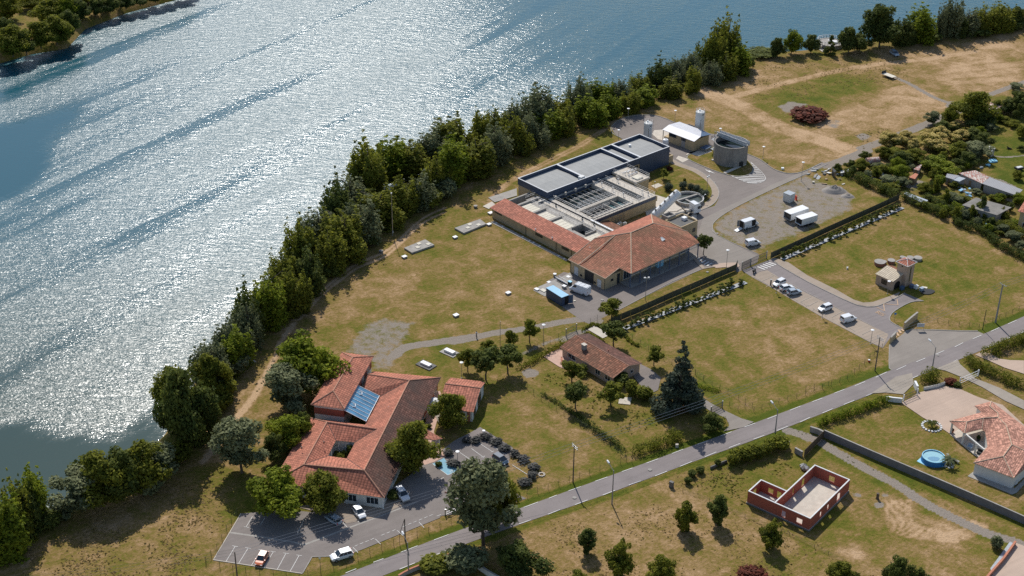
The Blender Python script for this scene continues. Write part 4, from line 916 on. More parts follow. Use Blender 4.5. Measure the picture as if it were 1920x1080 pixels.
rl = [[(1.0, -11.25), (16.3, -11.25)], [(1.0, -10.25), (16.2, -10.25)], [(16.4, -10.2), (16.4, -1.0)], [(16.4, -11.3), (16.4, -17.0)], [(18.5, -17.2), (18.5, -.9)], [(1.0, -17.0), (16.4, -17.0)], [(.6, V1 + .1), (U1 - .2, V1 + .1)],
      [(U1 - .2, V1 + .1), (U1 - .2, -9.8)], [(21.5, -16.2), (21.5, -1.0)], [(18.8, -16.2), (21.4, -16.2)], [(1.3, -16.4), (1.3, -11.3)], [(1.3, -10.2), (1.3, -1.0)], [(1.4, -14.2), (10.2, -14.2)], [(3, -6.2), (16.2, -6.2)], [(3, -9.0), (16.2, -9.0)]]
for L in rl:
    mb = MB(); mb.rail([PF(*q) for q in L], TK, 1.05, 1.5, .032); mb.build('railing', M['galv'], bas)
for u, v in ((2, -1.2), (5.8, -1.2), (9.6, -1.2), (13.5, -1.2), (16.7, -1.1)):
    mb = MB(); mb.frbox(PF, u - .25, u + .25, v - .25, v + .25, TK - .1, TK + .75); mb.build('valve_stand', M['concrete_light'], bas)
for u, v in ((17.2, -4), (17.6, -8), (17.2, -12.5), (22.5, -14.6), (23.0, -16.5), (22.6, -5.0)):
    mb = MB(); mb.bar(PF(u, v, TK), PF(u, v, TK + .9), .09, 0, 8); mb.box(PF(u, v, TK + 1.0), (.4, .4, .25)); mb.build('valve_stand', M['metal_grey'], bas)
mb = MB(); mb.frbox(PF, 24.75, 25.6, -17.6, -13.6, 1.8, TK - .5); mb.frbox(PF, 24.75, 25.4, -17.4, -16.8, 0, 1.8); mb.build('outlet_box', M['wall_beige'], bas)
for i in range(5):
    mb = MB(); mb.tube([PF(7.5 + i * 1.1, V1 - .35, .4), PF(7.5 + i * 1.1, V1 - .35, 2.4 - .3 * (i % 2)), PF(7.5 + i * 1.1, V1 - .1, 2.5 - .3 * (i % 2))], .07, 0, 6); mb.build('pipe', M['metal_grey'], bas)
# raised platform at the north-east end
plat = thing('raised_platform', 'raised concrete platform with pipework and railings at the end of the basins', 'platform', PF(27.5, -5, 0))
PZ = 4.9
mb = MB(); mb.frbox(PF, 24.9, 30.6, -9.8, -.2, PZ - .55, PZ); mb.build('deck', M['concrete_light'], plat)
mb = MB()
mb.frbox(PF, 25.1, 30.4, -9.6, -.4, 0, PZ - .55); mb.build('wall', M['wall_beige'], plat)
mb = MB(); mb.rail([PF(25.0, -.8), PF(25.0, -9.7), PF(30.5, -9.7), PF(30.5, -.8)], PZ, 1.05, 1.3, .035); mb.build('railing', M['galv'], plat)
mb = MB()
for k in range(6):
    a = 26.2 + .75 * k; mb.bar(PF(a, -4.2 - (k % 2) * .4, PZ), PF(a, -4.2 - (k % 2) * .4, PZ + .8), .09, 0, 6); mb.box(PF(a, -4.2 - (k % 2) * .4, PZ + .85), (.45, .3, .2))
mb.tube([PF(26, -5.6, PZ + .35), PF(29.8, -5.6, PZ + .35)], .14, 0, 8); mb.tube([PF(26, -3.2, PZ + .3), PF(29.8, -3.2, PZ + .3), PF(29.8, -5.6, PZ + .3)], .1, 0, 8)
mb.build('pipework', M['galv'], plat)
mb = MB(); mb.frbox(PF, 26.2, 28.6, -9.0, -6.8, PZ, PZ + .35); mb.build('hatch', M['slab_cream'], plat)
st = MB()
for k in range(5): st.frbox(PF, 24.05, 24.85, -3.0 - k * .3, -2.7 - k * .3, TK, TK + .2 * (5 - k))
st.build('stair', M['concrete_light'], plat)
# ---- screen chambers between the shed and the basins
scr = thing('screen_chambers', 'pale concrete screen chambers with two dark open pits behind the long tiled shed', 'water basins', PF(-4, -10, 0))
SZ = 3.4
mb = MB()
mb.frbox(PF, -9.4, .0, -17.2, 2.8, 0, SZ - .012); mb.frbox(PF, -9.4, -6.9, -22.6, -17.2, 0, SZ - .01); mb.frbox(PF, -2.9, .1, -22.6, -17.2, 0, SZ - .01); mb.frbox(PF, -9.4, .1, -27.0, -22.6, 0, SZ - .014)
mb.frbox(PF, -9.4, -8.9, 2.8, 7.2, 0, SZ - .02); mb.frbox(PF, -4.2, -.3, 2.8, 4.2, 0, SZ - .02); mb.frbox(PF, -8.9, -.3, 6.7, 7.2, 0, SZ - .02)
mb.build('wall', M['concrete'], scr)
for a in ((-8.9, -4.8, -2.8, 1.6), (-8.9, -4.8, -9.4, -5.2), (-8.9, -4.8, -16.4, -11.0), (-8.9, -3.2, -26.6, -23.0)):
    mb = MB(); mb.frbox(PF, *a, SZ - .05, SZ + .06)
    for k in range(1, 4):
        vv = a[2] + (a[3] - a[2]) * k / 4; mb.frbox(PF, a[0], a[1], vv - .05, vv + .05, SZ + .06, SZ + .10)
    mb.build('cover_slab', M['slab_cream'], scr)
for a in ((-8.9, -4.2, -4.2, -3.5), (-8.9, -4.2, -10.6, -9.8), (-8.9, -.4, 2.0, 2.7), (-6.9, -3.0, -22.6, -22.2), (-6.9, -3.0, -17.5, -17.1)):
    mb = MB(); mb.frbox(PF, *a, SZ - .02, SZ + .55); mb.build('upstand', M['concrete'], scr)
MB().frbox(PF, -8.9, -4.2, 2.9, 6.6, .2, 1.6).build('pit_water', M['tank_water'], scr); MB().frbox(PF, -6.9, -2.9, -22.2, -17.5, .2, 1.7).build('pit_water', M['tank_water'], scr)
mb = MB(); mb.frbox(PF, -1.9, -.15, -26.9, 2.7, SZ - .01, SZ + .12); mb.build('walkway', M['concrete_light'], scr)
for L in ([(-1.9, 2.4), (-1.9, -26.6)], [(-.2, -2), (-.2, -26.6)], [(-4.4, 1.8), (-4.4, -2.8), (-1.9, -2.8)], [(-4.4, -5), (-4.4, -9.6), (-1.9, -9.6)], [(-4.6, -11), (-4.6, -16.8)], [(-7.0, -17.2), (-2.9, -17.2), (-2.9, -22.4), (-7.0, -22.4)], [(-3, -23), (-3, -26.7)], [(-4.2, 4.3), (-.3, 4.3), (-.3, 7)]):
    mb = MB(); mb.rail([PF(*q) for q in L], SZ + .1, 1.0, 1.4, .03); mb.build('railing', M['galv'], scr)
for u, v in ((-.9, -4.5), (-1.1, -15.2), (-.9, -19.5)):
    mb = MB(); mb.box(PF(u, v, SZ + .6), (.4, .4, 1.1)); mb.build('control_cabinet', M['dark_metal'], scr)
mb = MB(); mb.frbox(PF, -3.3, -.3, -.1, .15, SZ, SZ + .6); mb.build('spray_bar', M['metal_grey'], scr)
mb = MB(); mb.lathe(PF(-5.6, -20.6, 1.75), [(.5, 0), (.5, .12), (0, .2)], 12); mb.build('aerator', M['white_paint'], scr)
# low wall and small tiled roof between the basins and the offices
lean = thing('store_shed', 'small low shed with a mossy tiled roof between basins and offices', 'shed', PF(4, -22, 0))
mb = MB(); mb.frbox(PF, .3, 5.6, -26.0, -18.4, 0, 2.2); mb.build('wall', M['wall_beige'], lean)
sroof([[PF(.2, -26.4, 3.2), PF(5.9, -26.4, 2.3), PF(5.9, -18.2, 2.3), PF(.2, -18.2, 3.2)]], 'tiles_house', lean)
mb = MB(); mb.frbox(PF, -.15, .2, -27.5, -17.4, 0, 3.9); mb.build('screen_wall', M['wall_beige'], lean)
mb = MB(); mb.frbox(PF, -.25, .3, -27.5, -17.3, 3.9, 4.05); mb.build('coping', M['white_paint'], lean)
for k, (u, v) in enumerate(((7.4, -20.4), (8.6, -20.1), (9.5, -21.0))):
    tag(MB().frbox(PF, u, u + .8, v, v + .8, 0, 1.2).frbox(PF, u + .1, u + .5, v + .1, v + .4, 1.2, 1.5).build('pump_cabinet', M['white_dirty']), ['dirty white pump cabinet behind the store shed, nearest the shed', 'dirty white pump cabinet, middle one in the passage below the basins', 'dirty white pump cabinet furthest along the passage below the basins'][k], 'cabinet', 'pump cabinets in the passage')
# ---- long tiled shed
shed = thing('tiled_shed', 'long low shed with a single slope of red roof tiles and beige walls', 'shed', PF(-12, -10, 0))
mb = MB()
def wedge(mb, f, u0, u1, v0, v1, z0, z1, mi=0):
    A = [f(u0, v0), f(u1, v0), f(u1, v1), f(u0, v1)]; Zt = [z0, z1, z1, z0]
    for i in range(4):
        a, b = A[i], A[(i + 1) % 4]; L = (b - a).length
        mb.face([a, b, b + Vector((0, 0, Zt[(i + 1) % 4])), a + Vector((0, 0, Zt[i]))], mi, [(0, 0), (L, 0), (L, Zt[(i + 1) % 4]), (0, Zt[i])])
wedge(mb, PF, -14.1, -9.5, -27.6, 6.9, 3.1, 4.05); mb.build('wall', M['wall_beige'], shed)
sroof([[PF(-14.7, -28.4, 3.08), PF(-9.2, -28.4, 4.25), PF(-9.2, 7.3, 4.25), PF(-14.7, 7.3, 3.08)]], 'tiles_red', shed)
for v in (-12.2, -22.4): fwin(shed, PF, 'u-', v - 1.3, v + 1.3, 1.7, 2.3, -14.1, 3)
fwin(shed, PF, 'u-', 3.0, 5.8, 2.1, 2.5, -14.1, 3)
mb = MB()
for v in (-7, -19, -24.8): mb.bar(PF(-14.2, v, 0), PF(-14.2, v, 3.0), .06, 0, 6)
mb.build('downpipe', M['green_metal'], shed)
for v in (-11.0, -17.5):
    mb = MB(); mb.bar(PF(-14.3, v, 3.2), PF(-14.3, v, 3.55), .12, 0, 8); mb.lathe(PF(-14.3, v, 3.55), [(.22, 0), (0, .18)], 8); mb.build('vent', M['white_paint'], shed)
for v in (3.4, .8, -7.4, -10.2, -11.8, -14.2, -21.6, -23.8):
    tag(MB().frbox(PF, -15.9, -15.4, v - .22, v + .22, 0, .25).build('marker_block', M['white_paint']), 'small white block on the concrete edge along the tiled shed', 'marker block', 'white blocks along the shed')
# ---- admin building
adm = thing('office_building', 'works office with a big hipped roof of mossy tiles and a colonnade', 'building', PF(-2, -36, 0))
A_ = dict(R1=PF(-3, -35.1, 8), R2=PF(5.3, -35, 8), S2=PF(-13.8, -46.1, 4.3), E=PF(12.1, -45.7, 4.3), E2=PF(14.3, -39.2, 4.3), N=PF(14, -26.2, 4.6), NW=PF(-9.6, -28.6, 6), W=PF(-19.8, -29.5, 3.6), S1=PF(-19.7, -42.9, 3.6), N1=PF(-14, -42.1, 4.35))
a = A_
roofA = [[a['W'], a['S1'], a['N1']], [a['W'], a['N1'], a['NW']], [a['N1'], a['S2'], a['R1']], [a['N1'], a['R1'], a['NW']], [a['S2'], a['E'], a['R2'], a['R1']], [a['E'], a['E2'], a['R2']], [a['E2'], a['N'], a['R2']], [a['N'], a['NW'], a['R1'], a['R2']]]
sroof(roofA[4:6], 'tiles_admin', adm, name='roof'); sroof(roofA[:4], 'tiles_admin', adm, name='roof'); sroof([roofA[7][:3], [roofA[7][0], roofA[7][2], roofA[7][3]]], 'tiles_school', adm, name='roof'); sroof([roofA[6]], 'tiles_admin', adm, name='roof')
caps([(a['R1'], a['R2']), (a['R1'], a['S2']), (a['R1'], a['NW']), (a['R2'], a['N']), (a['R2'], a['E2']), (g('E', 740, 665, 3.75), g('E', 1015, 445, 7.1)), (g('Y', 335, 348, 5.7), g('Y', 432, 400, 5.2))], 'ridge_pale', adm)
caps([(a['W'], a['NW']), (a['W'], a['S1']), (a['S1'], a['N1'])], 'ridge_pale', adm, .09, 'verge_tiles')
mb = MB(); mb.prism([PF(-19.3, -29.9), PF(-19.3, -42.3), PF(-13.6, -42.3), PF(-13.6, -40.5), PF(-12.6, -42.2), PF(12.0, -42.2), PF(13.6, -39), PF(13.6, -26.8), PF(-9.6, -29.0)], 0, 3.45); mb.build('wall', M['wall_beige'], adm)
mb = MB(); mb.frbox(PF, -9, 13.4, -42.0, -27.2, 3.45, 4.2); mb.build('upper_wall', M['wall_beige'], adm)
mb = MB(); mb.prism([PF(-13.6, -46.0), PF(12.2, -45.6), PF(12.2, -42.2), PF(-13.6, -42.2)], 0, .14); mb.build('terrace', M['concrete'], adm)
for k in range(8):
    u = -13.4 + k * 3.6; mb = MB(); mb.bar(PF(u, -45.5, .1), PF(u, -45.5, 4.2), .14, 0, 8); mb.build('column', M['blue_post'], adm)
mb = MB(); mb.frbox(PF, -13.6, 12.0, -45.6, -45.4, 3.9, 4.15); mb.frbox(PF, -13.6, 12.0, -45.55, -45.45, 3.2, 3.3); mb.build('beam', M['trim_light'], adm)
for s0, s1, zz0 in ((-12.4, -9.6, .5), (-8.8, -6.2, 1.0), (-3.6, -2.6, .2), (8.8, 10.6, .8), (10.8, 11.8, .2)): fwin(adm, PF, 'v-', s0, s1, zz0, 2.9, -42.22, 3, 'trim_light')
mb = MB(); mb.frbox(PF, -.8, 1.4, -43.1, -42.2, .15, 3.1); mb.build('entrance_porch', M['sky_blue'], adm)
fdoor(adm, PF, 'u-', -32.8, -31.4, 2.4, -19.32, 'trim_light'); fdoor(adm, PF, 'u-', -41.2, -39.8, 2.2, -19.32, 'trim_light'); fdoor(adm, PF, 'u-', -38.4, -35.2, 3.0, -19.32, 'dark_metal', name='garage_door')
for v in (-33.9, -38.9): fwin(adm, PF, 'u-', v - .3, v + .3, .5, .9, -19.3, 1, 'dark_metal', 'vent_grille')
fwin(adm, PF, 'v-', -17.0, -16.3, 1.7, 2.2, -42.32, 1); fwin(adm, PF, 'v-', -14.8, -14.0, .2, 2.9, -42.32, 1)
mb = MB()
for q in (PF(-19.4, -29.9), PF(-19.4, -42.4)): mb.bar(q, q + Vector((0, 0, 3.4)), .06, 0, 6)
mb.build('downpipe', M['green_metal'], adm)
sk = g('Y', 1088, 355, 6.2)
mb = MB(); skn = [g('Y', 1052, 345, 6.1), g('Y', 1085, 330, 6.35), g('Y', 1125, 357, 6.1), g('Y', 1092, 378, 5.85)]
mb.face([p + Vector((0, 0, .16)) for p in skn]); 
for i in range(4): mb.face([skn[i - 1], skn[i], skn[i] + Vector((0, 0, .16)), skn[i - 1] + Vector((0, 0, .16))])
mb.build('skylight', M['tarp'], adm)
mb = MB(); c = g('Y', 275, 480, 4.3); mb.bar(c - Vector((0, 0, .4)), c + Vector((0, 0, 1.0)), .12, 0, 8); mb.build('flue', M['metal_grey'], adm)
mb = MB(); c = g('Y', 645, 372, 6.0); mb.bar(c - Vector((0, 0, .2)), c + Vector((0, 0, .35)), .12, 0, 8); mb.build('vent', M['dark_metal'], adm)
# annex
anx = thing('flat_annex', 'beige flat roofed annex with an open concrete tank behind the office', 'building', PF(17.5, -33, 0))
def flat_box_building(parent, f, u0, u1, v0, v1, h, wallm, roofm, par=.35):
    mb = MB(); mb.frbox(f, u0, u1, v0, v1, 0, h - par); mb.build('wall', M[wallm], parent)
    mb = MB(); t = .22
    mb.frbox(f, u0, u1, v0, v0 + t, h - par, h); mb.frbox(f, u0, u1, v1 - t, v1, h - par, h); mb.frbox(f, u0, u0 + t, v0 + t, v1 - t, h - par, h - .003); mb.frbox(f, u1 - t, u1, v0 + t, v1 - t, h - par, h - .003); mb.build('parapet', M[wallm], parent)
    mb = MB(); mb.frbox(f, u0 + t, u1 - t, v0 + t, v1 - t, h - par, h - par + .05); mb.build('roof', M[roofm], parent)
flat_box_building(anx, PF, 14.4, 21.1, -36.8, -31.0, 4.5, 'wall_beige', 'concrete_dark', .6)
mb = MB(); mb.frbox(PF, 18.7, 20.0, -34.0, -32.9, 3.9, 4.75); mb.build('rooflight', M['white_paint'], anx)
fwin(anx, PF, 'v-', 19.3, 20.2, 1.6, 2.5, -36.82, 1)
mb = MB(); q = (15.6, 18.6, -31.0, -28.6); t = .25
mb.frbox(PF, q[0], q[1], q[2], q[2] + t, 0, 4.9); mb.frbox(PF, q[0], q[1], q[3] - t, q[3], 0, 4.9); mb.frbox(PF, q[0], q[0] + t, q[2] + t, q[3] - t, 0, 4.89); mb.frbox(PF, q[1] - t, q[1], q[2] + t, q[3] - t, 0, 4.89); mb.frbox(PF, q[0] + t, q[1] - t, q[2] + t, q[3] - t, 0, 4.2); mb.build('open_tank', M['concrete'], anx)
# ---- white roofed treatment building, silos, tall tank
B2 = Fr(g('Q', 418, 500, 3.7), 44.5)
b2 = thing('treatment_building', 'beige treatment building with a bright white metal roof', 'building', B2(4, 6, 0))
mb = MB(); mb.frbox(B2, .25, 7.4, .3, 10.2, 0, 3.45); mb.build('wall', M['wall_beige'], b2)
mb = MB(); mb.frbox(B2, .3, 7.3, 10.2, 12.0, 0, 1.4); mb.build('low_wall', M['wall_beige'], b2)
for fcs, mm, nm in (([[B2(-.2, -.1, 3.55), B2(2.8, -.1, 4.3), B2(2.8, 12.5, 4.3), B2(-.2, 12.5, 3.55)], [B2(2.8, -.1, 4.3), B2(7.8, 3.6, 3.9), B2(7.8, 12.5, 3.9), B2(2.8, 12.5, 4.3)]], 'roof_white', 'roof'), ([[B2(2.8, -.1, 4.3), B2(7.8, -.1, 3.55), B2(7.8, 3.6, 3.9)]], 'blue_steel', 'roof_corner')):
    mb = MB()
    for fc in fcs: mb.slope(fc); mb.face([p - Vector((0, 0, .12)) for p in fc][::-1])
    mb.build(nm, M[mm], b2)
mb = MB(); mb.bar(B2(.1, 12.3, 0), B2(.1, 12.3, 3.5), .12, 0, 6); mb.bar(B2(7.3, 12.3, 0), B2(7.3, 12.3, 3.8), .12, 0, 6); mb.build('post', M['dark_metal'], b2)
fwin(b2, B2, 'u-', 7.3, 10.0, 2.2, 3.1, .25, 3); fwin(b2, B2, 'u-', 3.6, 5.2, 2.3, 3.0, .25, 2); fdoor(b2, B2, 'u-', 3.6, 5.1, 2.2, .25, 'wall_grey')
mb = MB()
for k, (u, v) in enumerate(((8.0, 1.2),)):
    f_ = B2; bx = thing('equipment_box', 'squat dark grey equipment box in the shade of the white roofed building', 'cabinet', B2(3.6, -1.6, 0))
    MB().frbox(B2, 2.4, 5.2, -2.6, -.7, 0, 1.0).build('body', M['metal_grey'], bx); MB().frbox(B2, 2.25, 5.35, -2.7, -.6, 1.0, 1.1).build('lid', M['blue_steel'], bx)
def silo(c, r_, h, label, top='white_dirty'):
    s_ = thing('silo', label, 'silo', c, 0, 'white silos')
    MB().lathe(Vector(c), [(r_, 0), (r_, h - .35), (r_ * .96, h - .3), (r_ * .3, h - .02), (0, h)], 28).build('shell', M['white_dirty'], s_)
    mb = MB(); mb.rail([Vector(c) + Vector((math.cos(t) * r_ * .92, math.sin(t) * r_ * .92, 0)) for t in [i * 2 * math.pi / 10 for i in range(11)]], c[2] + h - .35, .8, 3, .03); mb.build('guard_rail', M['galv'], s_)
    mb = MB(); a_ = Vector(c) + Vector((r_ + .25, -.2, 0))
    for q in (0, .4): mb.bar(a_ + Vector((0, q, .3)), a_ + Vector((0, q, h + .5)), .03)
    for k in range(int(h / .4)): mb.bar(a_ + Vector((0, 0, .5 + k * .4)), a_ + Vector((0, .4, .5 + k * .4)), .02)
    mb.build('ladder', M['galv'], s_)
    mb = MB(); mb.bar(Vector(c) + Vector((.1, -r_ - .08, .5)), Vector(c) + Vector((.1, -r_ - .08, h * .72)), .07, 0, 6); mb.build('fill_pipe', M['metal_grey'], s_)
    mb = MB(); mb.bar(Vector(c) + Vector((-.2, .1, h - .1)), Vector(c) + Vector((-.2, .1, h + .35)), .25, 0, 10); mb.build('filter_cap', M['white_paint'], s_)
    mb = MB(); mb.box(Vector(c) + Vector((r_ * .55, -r_ * .86, h - .95)), (.7, .1, .22), 0, MR(R(32), 3, 'Z')); mb.build('name_plate', M['dark_metal'], s_); return s_
pS = B2(10.5, 6.7); silo((pS.x, pS.y, 0), 1.42, 8.6, 'tall white silo standing behind the white roofed building')
p = g('F', 1075, 205, 0); p = g('F', 1076, 245, 0); silo((p.x, p.y, 0), 1.35, 5.9, 'shorter white silo standing behind the far corner of the dark hall')
p = g('F', 1190, 300, 0)
t_ = thing('chemical_tank', 'small white domed tank at the corner of the dark hall', 'tank', p)
MB().lathe(p, [(.9, 0), (.9, 2.6), (.75, 2.85), (.3, 2.98), (0, 3.0)], 24).build('shell', M['white_paint'], t_, smooth=False); MB().lathe(p, [(.95, 1.7), (.95, 1.8)], 24).build('band', M['galv'], t_); MB().bar(p + Vector((0, 0, 2.9)), p + Vector((0, 0, 3.2)), .2, 0, 8).build('cap', M['white_paint'], t_)
# dark cage behind the white roof
cg = thing('open_bay', 'brown walled open storage bay beside the tall silo', 'storage bay', B2(9, 8.5, 0))
mb = MB(); mb.frbox(B2, 8.3, 11.5, 11.4, 11.6, 0, 2.4); mb.frbox(B2, 11.3, 11.5, 8.0, 11.4, 0, 2.4); mb.build('wall', M['concrete_dark'], cg)
mb = MB(); mb.frbox(B2, 8.3, 11.2, 8.2, 11.4, 0, .8); mb.build('content', dull('rust_brown', (.12, .05, .035)), cg)
# the tall open tank
tc = B2(3.0, -11.6, 0); tc = Vector((tc.x, tc.y, 0)); TR, TH = 5.0, 6.2
tk = thing('clarifier_tank', 'tall round concrete tank with a roof bridge and spiral stair', 'tank', tc)
n_ = 48; mb = MB()
mb.lathe(tc, [(TR, 0), (TR, TH - .35), (TR + .12, TH - .35), (TR + .12, TH), (TR - .25, TH), (TR - .25, 1.0)], n_, cap=False)
mb.build('shell', dull('tank_concrete', (.27, .25, .225), .9, .16, .8, stain=.8), tk)
mb = MB(); mb.lathe(tc, [(TR - .3, 0), (TR - .3, TH - 1.5), (0, TH - 1.5)], n_); mb.build('water', M['tank_water'], tk)
bd = (g('Q', 1040, 500, TH + .9) - g('Q', 735, 385, TH + .9)); ba = math.degrees(math.atan2(bd.y, bd.x)); BF = Fr(tc, ba)
mb = MB(); mb.frbox(BF, -TR - 1.2, TR + .2, -.1 + .6, 1.9, TH + .05, TH + .2); mb.build('bridge_deck', M['metal_grey'], tk)
mb = MB(); mb.frbox(BF, -TR - 1.2, TR + .2, .5, .6, TH - .2, TH + 1.15); mb.frbox(BF, -TR - 1.2, TR + .2, 1.9, 2.0, TH - .2, TH + 1.15); mb.build('bridge_panel', M['trim_light'], tk)
mb = MB(); mb.rail([BF(-TR - 1.2, .45), BF(TR, .45)], TH + .2, 1.1, 1.5, .04); mb.rail([BF(-TR - 1.2, 2.05), BF(TR, 2.05)], TH + .2, 1.1, 1.5, .04); mb.build('railing', M['galv'], tk)
sc_ = BF(-TR - 1.6, .2)
mb = MB(); mb.bar(sc_, sc_ + Vector((0, 0, TH + 1.2)), .12, 0, 8)
for k in range(30):
    t_ = k * R(24); d = Vector((math.cos(t_), math.sin(t_), 0)); n = Vector((-d.y, d.x, 0)) * .2; z = Vector((0, 0, .25 + k * .205)); mb.face([sc_ + d * .1 - n * .3 + z, sc_ + d * 1.0 - n + z, sc_ + d * 1.0 + n + z, sc_ + d * .1 + n * .3 + z]); mb.bar(sc_ + d * 1.0 + z, sc_ + d * 1.0 + z + Vector((0, 0, 1)), .03)
    d2 = Vector((math.cos(t_ + R(24)), math.sin(t_ + R(24)), 0)); mb.bar(sc_ + d + z + Vector((0, 0, 1)), sc_ + d2 + z + Vector((0, 0, 1.205)), .05)
mb.build('spiral_stair', M['metal_grey'], tk)
mb = MB(); mb.box(g('Q', 885, 700, 2.5) + Vector((0, -.02, 0)), (.12, .12, 4.5)); mb.build('downpipe', M['trim_light'], tk)
mb = MB(); A0, A1 = g('Q', 800, 905, .3), g('Q', 1060, 790, .3); mb.wall(A0, A1, 1.0, .15, .32); mb.rail([A0.lerp(A1, .45), A1], .3, 1.0, 1.0, .03); mb.build('access_ramp', M['concrete_light'], tk)
mb = MB(); A0 = g('Q', 1010, 800, .8); mb.box(A0 + Vector((0, 0, 0)), (1.1, .6, 1.8)); mb.build('door_recess', M['dark_metal'], tk)
s_ = g('Q', 658, 750, 0); tag(MB().box(s_ + Vector((0, 0, .25)), (1.1, .8, .3), 0, MR(R(20), 3, 'Z')).build('concrete_block', M['concrete_light']), 'flat pale concrete block on the grass beside the tall round tank', 'concrete block')
# ---- sunken round basin
bc = g('T', 560, 470, .7); bc.z = 0; BR = 4.05; BH = 1.1
rb = thing('round_basin', 'sunken round concrete basin with a rim wall near the clipped bushes', 'water basin', bc)
mb = MB(); mb.lathe(bc, [(BR, 0), (BR, BH), (BR - .3, BH), (BR - .3, -.1)], 40); mb.build('rim_wall', M['concrete'], rb)
mb = MB(); mb.lathe(bc, [(BR - .32, 0), (BR - .32, .5), (0, .5)], 40); mb.build('water', M['basin_water'], rb)
RF = Fr(bc, 35); mb = MB(); mb.frbox(RF, -BR + .4, BR - .4, .5, 1.1, .2, BH - .05); mb.frbox(RF, -1.2, -.6, -BR + .5, .5, .2, BH - .25); mb.build('channel', M['concrete'], rb)
mb = MB()
for i in range(36):
    t0_ = i * 2 * math.pi / 36; d = Vector((math.cos(t0_), math.sin(t0_), 0)); mb.bar(bc + d * (BR + .1) + Vector((0, 0, .15)), bc + d * (BR + .1) + Vector((0, 0, BH + .1)), .045)
mb.build('pilaster', M['concrete_light'], rb)
mb = MB(); mb.lathe(bc + Vector((0, 0, BH + .1)), [(BR + .12, 0), (BR + .12, .08), (BR - .02, .08), (BR - .02, 0)], 40, cap=False); mb.build('rim_cap', M['white_dirty'], rb)
# intake tower in the river
ic = g('S', 870, 430, 1.5); ic.z = 0
it = thing('intake_platform', 'round concrete intake platform with white railing at the river edge', 'platform', (ic.x, ic.y, -5))
IR = 3.6 * 1.28
mb = MB(); mb.lathe(Vector((ic.x, ic.y, -6)), [(IR, 0), (IR, 7.4), (0, 7.4)], 36); mb.build('base', M['concrete'], it)
mb = MB(); rg = [Vector((ic.x + math.cos(t) * IR * .97, ic.y + math.sin(t) * IR * .97, 0)) for t in [i * 2 * math.pi / 26 for i in range(27)]]; mb.rail(rg, 1.4, 1.1, 3, .07); mb.build('railing', M['white_paint'], it)
mb = MB(); mb.box((ic.x + 1.6, ic.y - 1.2, 1.75), (2.6, 1.6, .7)); mb.box((ic.x + .2, ic.y + .8, 1.65), (1.3, 1.0, .5)); mb.build('hatch', M['white_paint'], it)
mb = MB(); a0, a1 = g('S', 560, 640, .1), Vector((ic.x - 3.0, ic.y - 1.2, 0)); mb.wall(a0, a1, 1.6, -.6, 1.2); mb.build('access_stair', M['concrete_light'], it)
sheet('slab_path', gp('S', [(480, 620), (590, 600), (780, 740), (650, 740)]), M['concrete_light'])
# SCHOOL-LIKE COMPLEX WITH COURTYARD
SF = Fr(g('AA', 543, 990, 3.2), 78.5); e_ = 3.2
sch = thing('courtyard_building', 'large low building with red tiled hipped roofs round a small planted courtyard', 'building', SF(15, 12, 0))
Ff = {'east': [(0, 0, e_), (45, 0, e_), (38.1, 5.3, 6), (4.2, 5.3, 6)], 'north': [(45, 0, e_), (44.2, 15.3, e_), (40, 15.3, 5.0), (38.1, 5.3, 6)],
      'nwing': [(38.1, 5.3, 6), (40, 15.3, 5.0), (34.6, 15.3, 3.5), (34.3, 11, 3.3)],
      'west': [(38.1, 5.3, 6), (34.3, 11, 3.3), (23.4, 11, 3.3), (20, 7.4, 5.0), (16.9, 11.2, e_), (11, 11.2, e_), (4.2, 5.3, 6)],
      'n2': [(20, 7.4, 5.0), (23.4, 11, 3.28), (23.4, 23.2, e_), (20.2, 18.3, 5)], 'c_n': [(20, 7.4, 5), (20.2, 18.3, 5), (16.7, 15.3, e_), (16.9, 11.2, e_)],
      'c_w': [(20.2, 18.3, 5), (4.7, 18.1, 5), (11, 15.2, e_), (16.7, 15.3, e_)], 'w': [(23.4, 23.2, e_), (0, 23.2, e_), (4.7, 18.1, 5), (20.2, 18.3, 5)],
      'c_s': [(4.2, 5.3, 6), (11, 11.2, e_), (11, 15.2, e_), (4.7, 18.1, 5)], 's': [(0, 0, e_), (4.2, 5.3, 6), (4.7, 18.1, 5), (0, 23.2, e_)]}
for k, fc in Ff.items():
    sroof([[SF(*p) for p in fc]], 'tiles_school_old' if k == 'east' else 'tiles_school', sch, .14)
rp = lambda *L: [(SF(*a), SF(*b)) for a, b in L]
caps(rp(((38.1, 5.3, 6), (4.2, 5.3, 6)), ((38.1, 5.3, 6), (45, 0, e_)), ((38.1, 5.3, 6), (40, 15.3, 5)), ((4.2, 5.3, 6), (0, 0, e_)), ((4.2, 5.3, 6), (4.7, 18.1, 5)), ((4.7, 18.1, 5), (0, 23.2, e_)), ((4.7, 18.1, 5), (20.2, 18.3, 5)), ((20.2, 18.3, 5), (23.4, 23.2, e_)), ((20.2, 18.3, 5), (20, 7.4, 5))), 'ridge_tile', sch)
for a, b in (((16.7, 15.3, e_), (20.2, 18.3, 5)), ((4.7, 18.1, 5), (11, 15.2, e_)), ((4.2, 5.3, 6), (11, 11.2, e_)), ((16.9, 11.2, e_), (20, 7.4, 5)), ((38.1, 5.3, 6), (34.3, 11, 3.3))): MB().bar(SF(*a), SF(*b), .07, 0, 4).build('valley_flashing', M['dark_metal'], sch)
mb = MB(); w0 = .6
